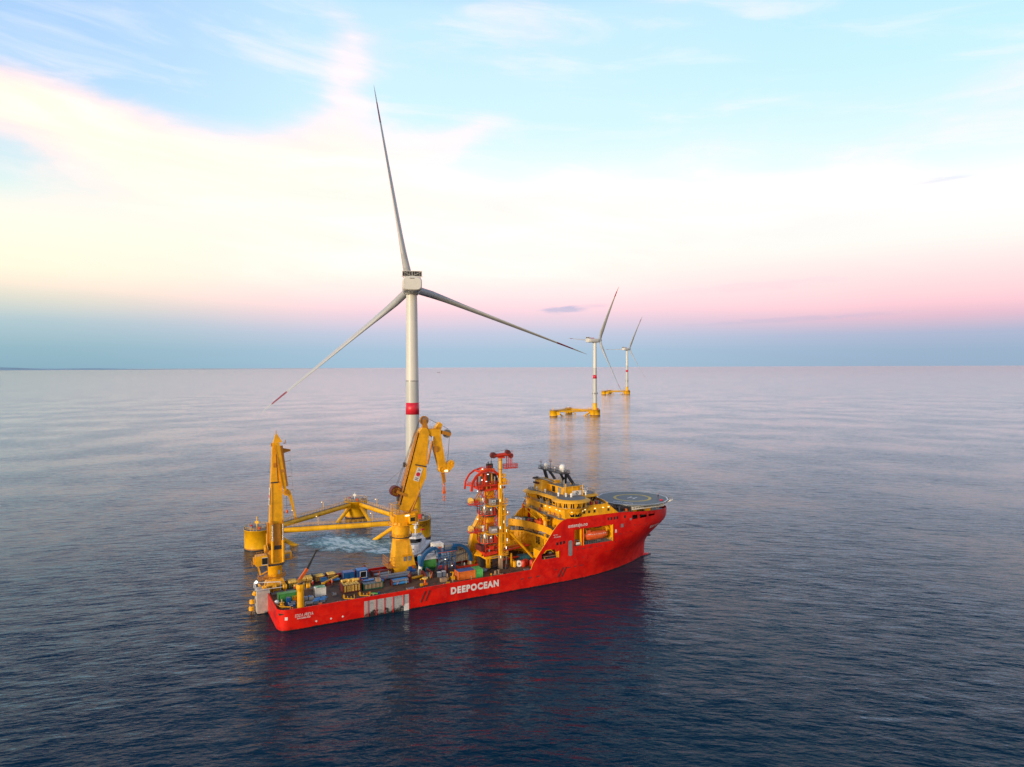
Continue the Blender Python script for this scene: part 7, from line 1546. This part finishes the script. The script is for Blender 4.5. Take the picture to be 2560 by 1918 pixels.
small('tow_line', 'dark line threading the yellow floats from deck over the stern', 'line', MB().mat('rope').path([(-4.3, 7.0, -0.6), (-4.1, 7.0, 3), (-3.2, 6.6, 5.5), (-0.6, 6.2, 7.0), (2.3, 6.9, 6.7), (5.3, 6.8, 6.2), (8.4, 6.2, 5.9), (11.9, 5.4, 5.8), (20, 4.8, 5.4), (30, 4, 5.2)], 0.1, 6), (2, 6.5, 6))
small('float_cradle', 'low rack carrying the line of floats along the deck', 'rack', MB().mat('grey').box(1.2, 13.5, 5.0, 7.6, ZD, ZD+0.12).mat('crane_walk').box(1.8, 2.1, 6.2, 7.6, ZD+0.12, 5.95).box(5.1, 5.5, 6.1, 7.4, ZD+0.12, 5.5), (7, 6, ZD))
# terrace clutter
T = Thing('rescue_boat', 'small orange rescue boat on the aft terrace', 'boat', (90.6, 0.2, 16.2))
T.part('hull', boxloft(MB().mat('lifeboat'), [(16.9, 89.9, 91.3, -1.4, 1.6), (17.9, 89.5, 91.7, -1.9, 2.2), (18.2, 89.5, 91.7, -1.9, 2.2)])); T.part('console', MB().mat('red_frame').cbox(90.6, -0.6, 18.6, 0.9, 1.0, 0.9)); T.part('cradle', MB().mat('grey').box(90.0, 91.2, -1.0, 1.4, 16.2, 16.9))
for (u, v, w, d, h, mt, l, c) in ((87.4, 10.9, 1.4, 1.6, 1.4, 'white', 'white cabinet on the aft terrace near the port bulwark', 'cabinet'), (88.6, 9.3, 1.3, 1.5, 1.3, 'white', 'pale cabinet on the terrace, second from port', 'cabinet'), (86.2, 12.0, 1.0, 1.0, 1.6, 'grey', 'grey cabinet in the port corner of the terrace', 'cabinet'), (90.0, 6.6, 1.2, 1.4, 1.5, 'red_frame', 'red box on the terrace left of the rescue boat', 'box'), (90.2, 4.6, 1.2, 1.4, 1.7, 'maroon', 'dark red box on the terrace beside the rescue boat', 'box')):
    small('terrace_'+c, l, c, MB().mat(mt).box(u-w/2, u+w/2, v-d/2, v+d/2, 16.2, 16.2+h).mat('grey').box(u-w/2+0.1, u+w/2-0.1, v-d/2+0.1, v+d/2-0.1, 16.2+h, 16.25+h), (u, v, 16.2))
small('tarpaulin', 'dark green tarpaulin heap on the terrace behind the white cabinets', 'tarpaulin', MB().mat('green_dark').sphere((90.2, 9.8, 16.6), 1.5, 10, 6, 0.75).sphere((91.2, 8.6, 16.6), 1.3, 10, 6, 0.7), (90.6, 9.4, 16.2))
small('deck_machine', 'rusty winch machine on the lower port platform', 'machine', MB().mat('grey').cbox(86.2, 11.9, 13.5, 1.4, 1.6, 1.1).mat('tan').cbox(87.2, 11.0, 14.2, 1.0, 1.0, 2.4).mat('dark').cbox(88.2, 10.4, 13.6, 1.2, 1.0, 1.2), (87, 11.3, 12.95))
small('deck_machine', 'dark machinery beside the round crane post, starboard side', 'machine', MB().mat('dark').cbox(91.3, -6.6, 14.4, 1.4, 2.2, 2.6).mat('steel').cbox(91.1, -8.4, 14.0, 1.2, 1.2, 2.0).mat('yellow').cbox(91.0, -9.6, 13.5, 0.8, 0.6, 1.0), (91, -7.4, 12.95))
# lifeboat hanging in its recess
T = Thing('lifeboat', 'enclosed orange lifeboat hanging in the recess of the red hull', 'lifeboat', (105.5, -12.2, 12.6))
lb = MB().mat('lifeboat'); vs = []; n = 20; secs = [(100.2, 0.25, 0.5, 14.2), (100.7, 0.9, 1.1, 14.0), (101.8, 1.3, 1.45, 13.9), (104, 1.5, 1.55, 13.85), (107, 1.5, 1.5, 13.85), (109, 1.25, 1.35, 13.95), (110.1, 0.8, 1.0, 14.1), (110.6, 0.15, 0.3, 14.3)]
for u, hw, hh, zc in secs:
    for i in range(n):
        a = 2*PI*i/n; vs.append((u, -12.1+hw*math.cos(a), zc+hh*(math.sin(a) if math.sin(a) > 0 else math.copysign(abs(math.sin(a))**0.8, math.sin(a)))))
lb.add(vs, [(j*n+i, j*n+(i+1) % n, (j+1)*n+(i+1) % n, (j+1)*n+i) for j in range(len(secs)-1) for i in range(n)], smooth=True).add(vs, [list(range(n)), list(range(n*(len(secs)-1), n*len(secs)))])
lbo = T.part('hull', lb)
T.part('fender_strake', MB().mat('orange').box(101.0, 109.8, -13.66, -13.5, 13.7, 13.85), lbo)
T.part('helm_cupola', MB().mat('lifeboat').box(101.4, 103.0, -12.9, -11.4, 15.2, 16.0), lbo)
for k in range(7): T.part('window', MB().mat('mark_white').cbox(103.4+k*0.9, -13.45, 14.5, 0.28, 0.12, 0.2), lbo)
T.part('lettering', MB().mat('mark_white').box(101.6, 103.0, -13.42, -13.38, 14.55, 14.72), lbo)
T.part('keel', MB().mat('maroon').box(101.5, 109.4, -12.25, -11.95, 12.2, 12.6), lbo)
T.part('fall_wire', MB().mat('rope').tube((101.8, -12.2, 15.2), (101.8, -12.2, 16.6), 0.05, n=5).tube((109.2, -12.2, 15.1), (109.2, -12.2, 16.6), 0.05, n=5))
# small workboat in the lower recess
T = Thing('work_boat', 'small dark red open boat stowed in the low hull recess', 'boat', (86.2, -12.4, 8.6))
T.part('hull', boxloft(MB().mat('maroon'), [(9.0, 84.0, 88.3, -13.0, -12.0), (9.7, 83.7, 88.8, -13.2, -11.8)])); T.part('rubbing_strake', MB().mat('tan').box(83.7, 88.8, -13.28, -13.2, 9.3, 9.4)); T.part('chock', MB().mat('yellow').box(84.4, 84.7, -13.0, -12.0, 8.55, 9.0))

# ------------------------------------------------------------------ crew transfer vessel moored behind the ship
T = Thing('crew_boat', 'white crew boat with a dark hull squeezed between the ship and the yellow floater', 'boat', (-37.6, 262, 0), WORLD, rot=R_(-96), local=True)
def bp(z, w, x0, x1, xb): return [(x0, -w), (x1, -w), (xb, -w*0.35), (xb+0.4, 0), (xb, w*0.35), (x1, w), (x0, w)], z
h = MB().mat('black').prism(bp(0, 3.2, -12, 6, 10.5)[0], -0.5, 1.6, bp(0, 3.6, -12, 7, 12.0)[0]).mat('white').prism(bp(0, 3.62, -12, 7, 12.0)[0], 1.6, 2.5, bp(0, 3.8, -12, 7.5, 12.6)[0])
ho = T.part('hull', h)
T.part('deckhouse', MB().mat('white').prism([(-6, -2.9), (6.6, -2.9), (8.4, -1.4), (8.4, 1.4), (6.6, 2.9), (-6, 2.9)], 2.5, 5.0, [(-6, -2.6), (4.8, -2.6), (6.0, -1.2), (6.0, 1.2), (4.8, 2.6), (-6, 2.6)]))
T.part('wheelhouse', MB().mat('glass').prism(octa(0.6, 0, 2.7), 5.0, 6.7, octa(0.6, 0, 3.0)).mat('white').prism(octa(0.6, 0, 3.6), 6.7, 7.2, octa(0.6, 0, 3.2)).prism(octa(0.6, 0, 3.2), 7.2, 7.4))
T.part('mast', MB().mat('white').tube((-0.8, 0, 7.4), (-0.8, 0, 13.8), 0.35, 0.12, n=10).lathe(-0.8, 0, [(0.7, 9.6), (0.75, 10.5), (0.3, 10.9)], 14).box(-1.0, -0.6, -1.2, 1.2, 11.2, 11.35).sphere((-0.8, -0.8, 11.8), 0.35, 10, 6).sphere((-0.8, 0.8, 11.8), 0.35, 10, 6).sphere((-0.8, 0, 12.9), 0.4, 10, 6))
T.part('railing', MB().mat('steel').rail([(6.8, -3.4, 2.5), (12, -0.9, 2.5), (12, 0.9, 2.5), (6.8, 3.4, 2.5)], 0.9, 1.2, 0.04).rail([(0.6, -3.0, 7.2), (3.2, -1.2, 7.2), (3.2, 1.2, 7.2), (0.6, 3.0, 7.2)], 0.8, 1.0, 0.04))
T.part('lettering', text_on(MB().mat('mark_dark'), 'MANTA', lambda x, y: (7.62-y*0.75, -1.5+x, 3.45+y), 3.0, 0.45, 0.02))
T.part('roof_gear', MB().mat('grey').box(-2.4, 1.4, 1.0, 2.2, 7.4, 7.7).mat('white').tube((1.6, -1.6, 7.4), (1.6, -1.6, 9.8), 0.05).tube((-1.4, 2.0, 7.4), (-1.4, 2.0, 9.4), 0.05))

# ------------------------------------------------------------------ people
def person(label, u, v, z, rz, top, legs, helmet='white', arms='down'):
    """one continuous skinned body in work clothes with a helmet"""
    T = Thing('person', label, 'person', (u, v, z), rot=rz, local=True)
    me = bpy.data.meshes.new('body')
    P = [(0, 0, 0.95), (0, 0, 1.15), (0, 0, 1.40), (0, 0, 1.52), (0, 0.01, 1.62), (0, 0.02, 1.74),
         (0.10, 0, 0.88), (0.12, 0.02, 0.50), (0.12, -0.02, 0.09), (0.12, 0.13, 0.04), (-0.10, 0, 0.88), (-0.12, 0.08, 0.50), (-0.12, -0.06, 0.09), (-0.12, 0.09, 0.04),
         (0.20, 0, 1.42), (0.27, 0.02 if arms == 'down' else 0.06, 1.15), (0.25, 0.12 if arms == 'down' else 0.26, 0.92 if arms == 'down' else 1.10), (-0.20, 0, 1.42), (-0.27, 0.0, 1.15), (-0.26, 0.10, 0.92), (0.25, 0.15 if arms == 'down' else 0.34, 0.84 if arms == 'down' else 1.12), (-0.26, 0.13, 0.84)]
    R0 = [0.15, 0.14, 0.17, 0.06, 0.085, 0.10, 0.10, 0.075, 0.055, 0.045, 0.10, 0.075, 0.055, 0.045, 0.075, 0.055, 0.042, 0.075, 0.055, 0.042, 0.035, 0.035]
    E = [(0, 1), (1, 2), (2, 3), (3, 4), (4, 5), (0, 6), (6, 7), (7, 8), (8, 9), (0, 10), (10, 11), (11, 12), (12, 13), (2, 14), (14, 15), (15, 16), (2, 17), (17, 18), (18, 19), (16, 20), (19, 21)]
    me.from_pydata(P, E, [])
    o = bpy.data.objects.new('body', me); COL.objects.link(o)
    md = o.modifiers.new('skin', 'SKIN'); md.use_smooth_shade = True
    for i, r in enumerate(R0): me.skin_vertices[0].data[i].radius = (r, r*0.85)
    me.skin_vertices[0].data[0].use_root = True
    o.modifiers.new('sub', 'SUBSURF').levels = 1; o.modifiers['sub'].render_levels = 1
    dg = bpy.context.evaluated_depsgraph_get(); dg.update()
    m2 = bpy.data.meshes.new_from_object(o.evaluated_get(dg)); bpy.data.objects.remove(o)
    for mn in (top, legs, 'skin'): m2.materials.append(M[mn])
    for p in m2.polygons:
        c = p.center; p.use_smooth = True
        p.material_index = 2 if c.z > 1.50 or (abs(c.x) > 0.2 and c.z < 0.90) or (c.y > 0.31) else (0 if c.z > 0.93 else 1)
    b = bpy.data.objects.new('body', m2); COL.objects.link(b); b.parent = T.e
    hm_ = MB().mat(helmet).sphere((0, 0.02, 1.72), 0.145, 12, 8, 0.9, 0.5).lathe(0, 0.04, [(0.17, 1.71), (0.17, 1.73), (0.14, 1.74)], 12)
    T.part('helmet', hm_)
    return T
G = None
person('person in red workwear behind the white container, between it and the maroon basket', 13.6, 7.0, ZD, 2.6, 'redwear', 'redwear')
person('person in red workwear between the green container and the line of floats', 7.7, 4.3, ZD+0.12, 3.0, 'redwear', 'navy')
person('person in orange workwear standing right of the white container, far side', 19.1, 5.6, ZD, 2.2, 'hivis', 'hivis')
person('person in dark workwear and white helmet near the stern crane foot', 4.6, 8.9-1.2, ZD+0.12, 3.3, 'navy', 'navy')
person('person in orange workwear beside the tower base, forward of the red frame', 70.2, 6.6, ZD, 2.8, 'hivis', 'hivis', 'hivis')
person('person in dark clothes standing alone on the helideck', 138.2, -6.4, HZ+0.01, 2.0, 'navy', 'maroon', 'redwear')
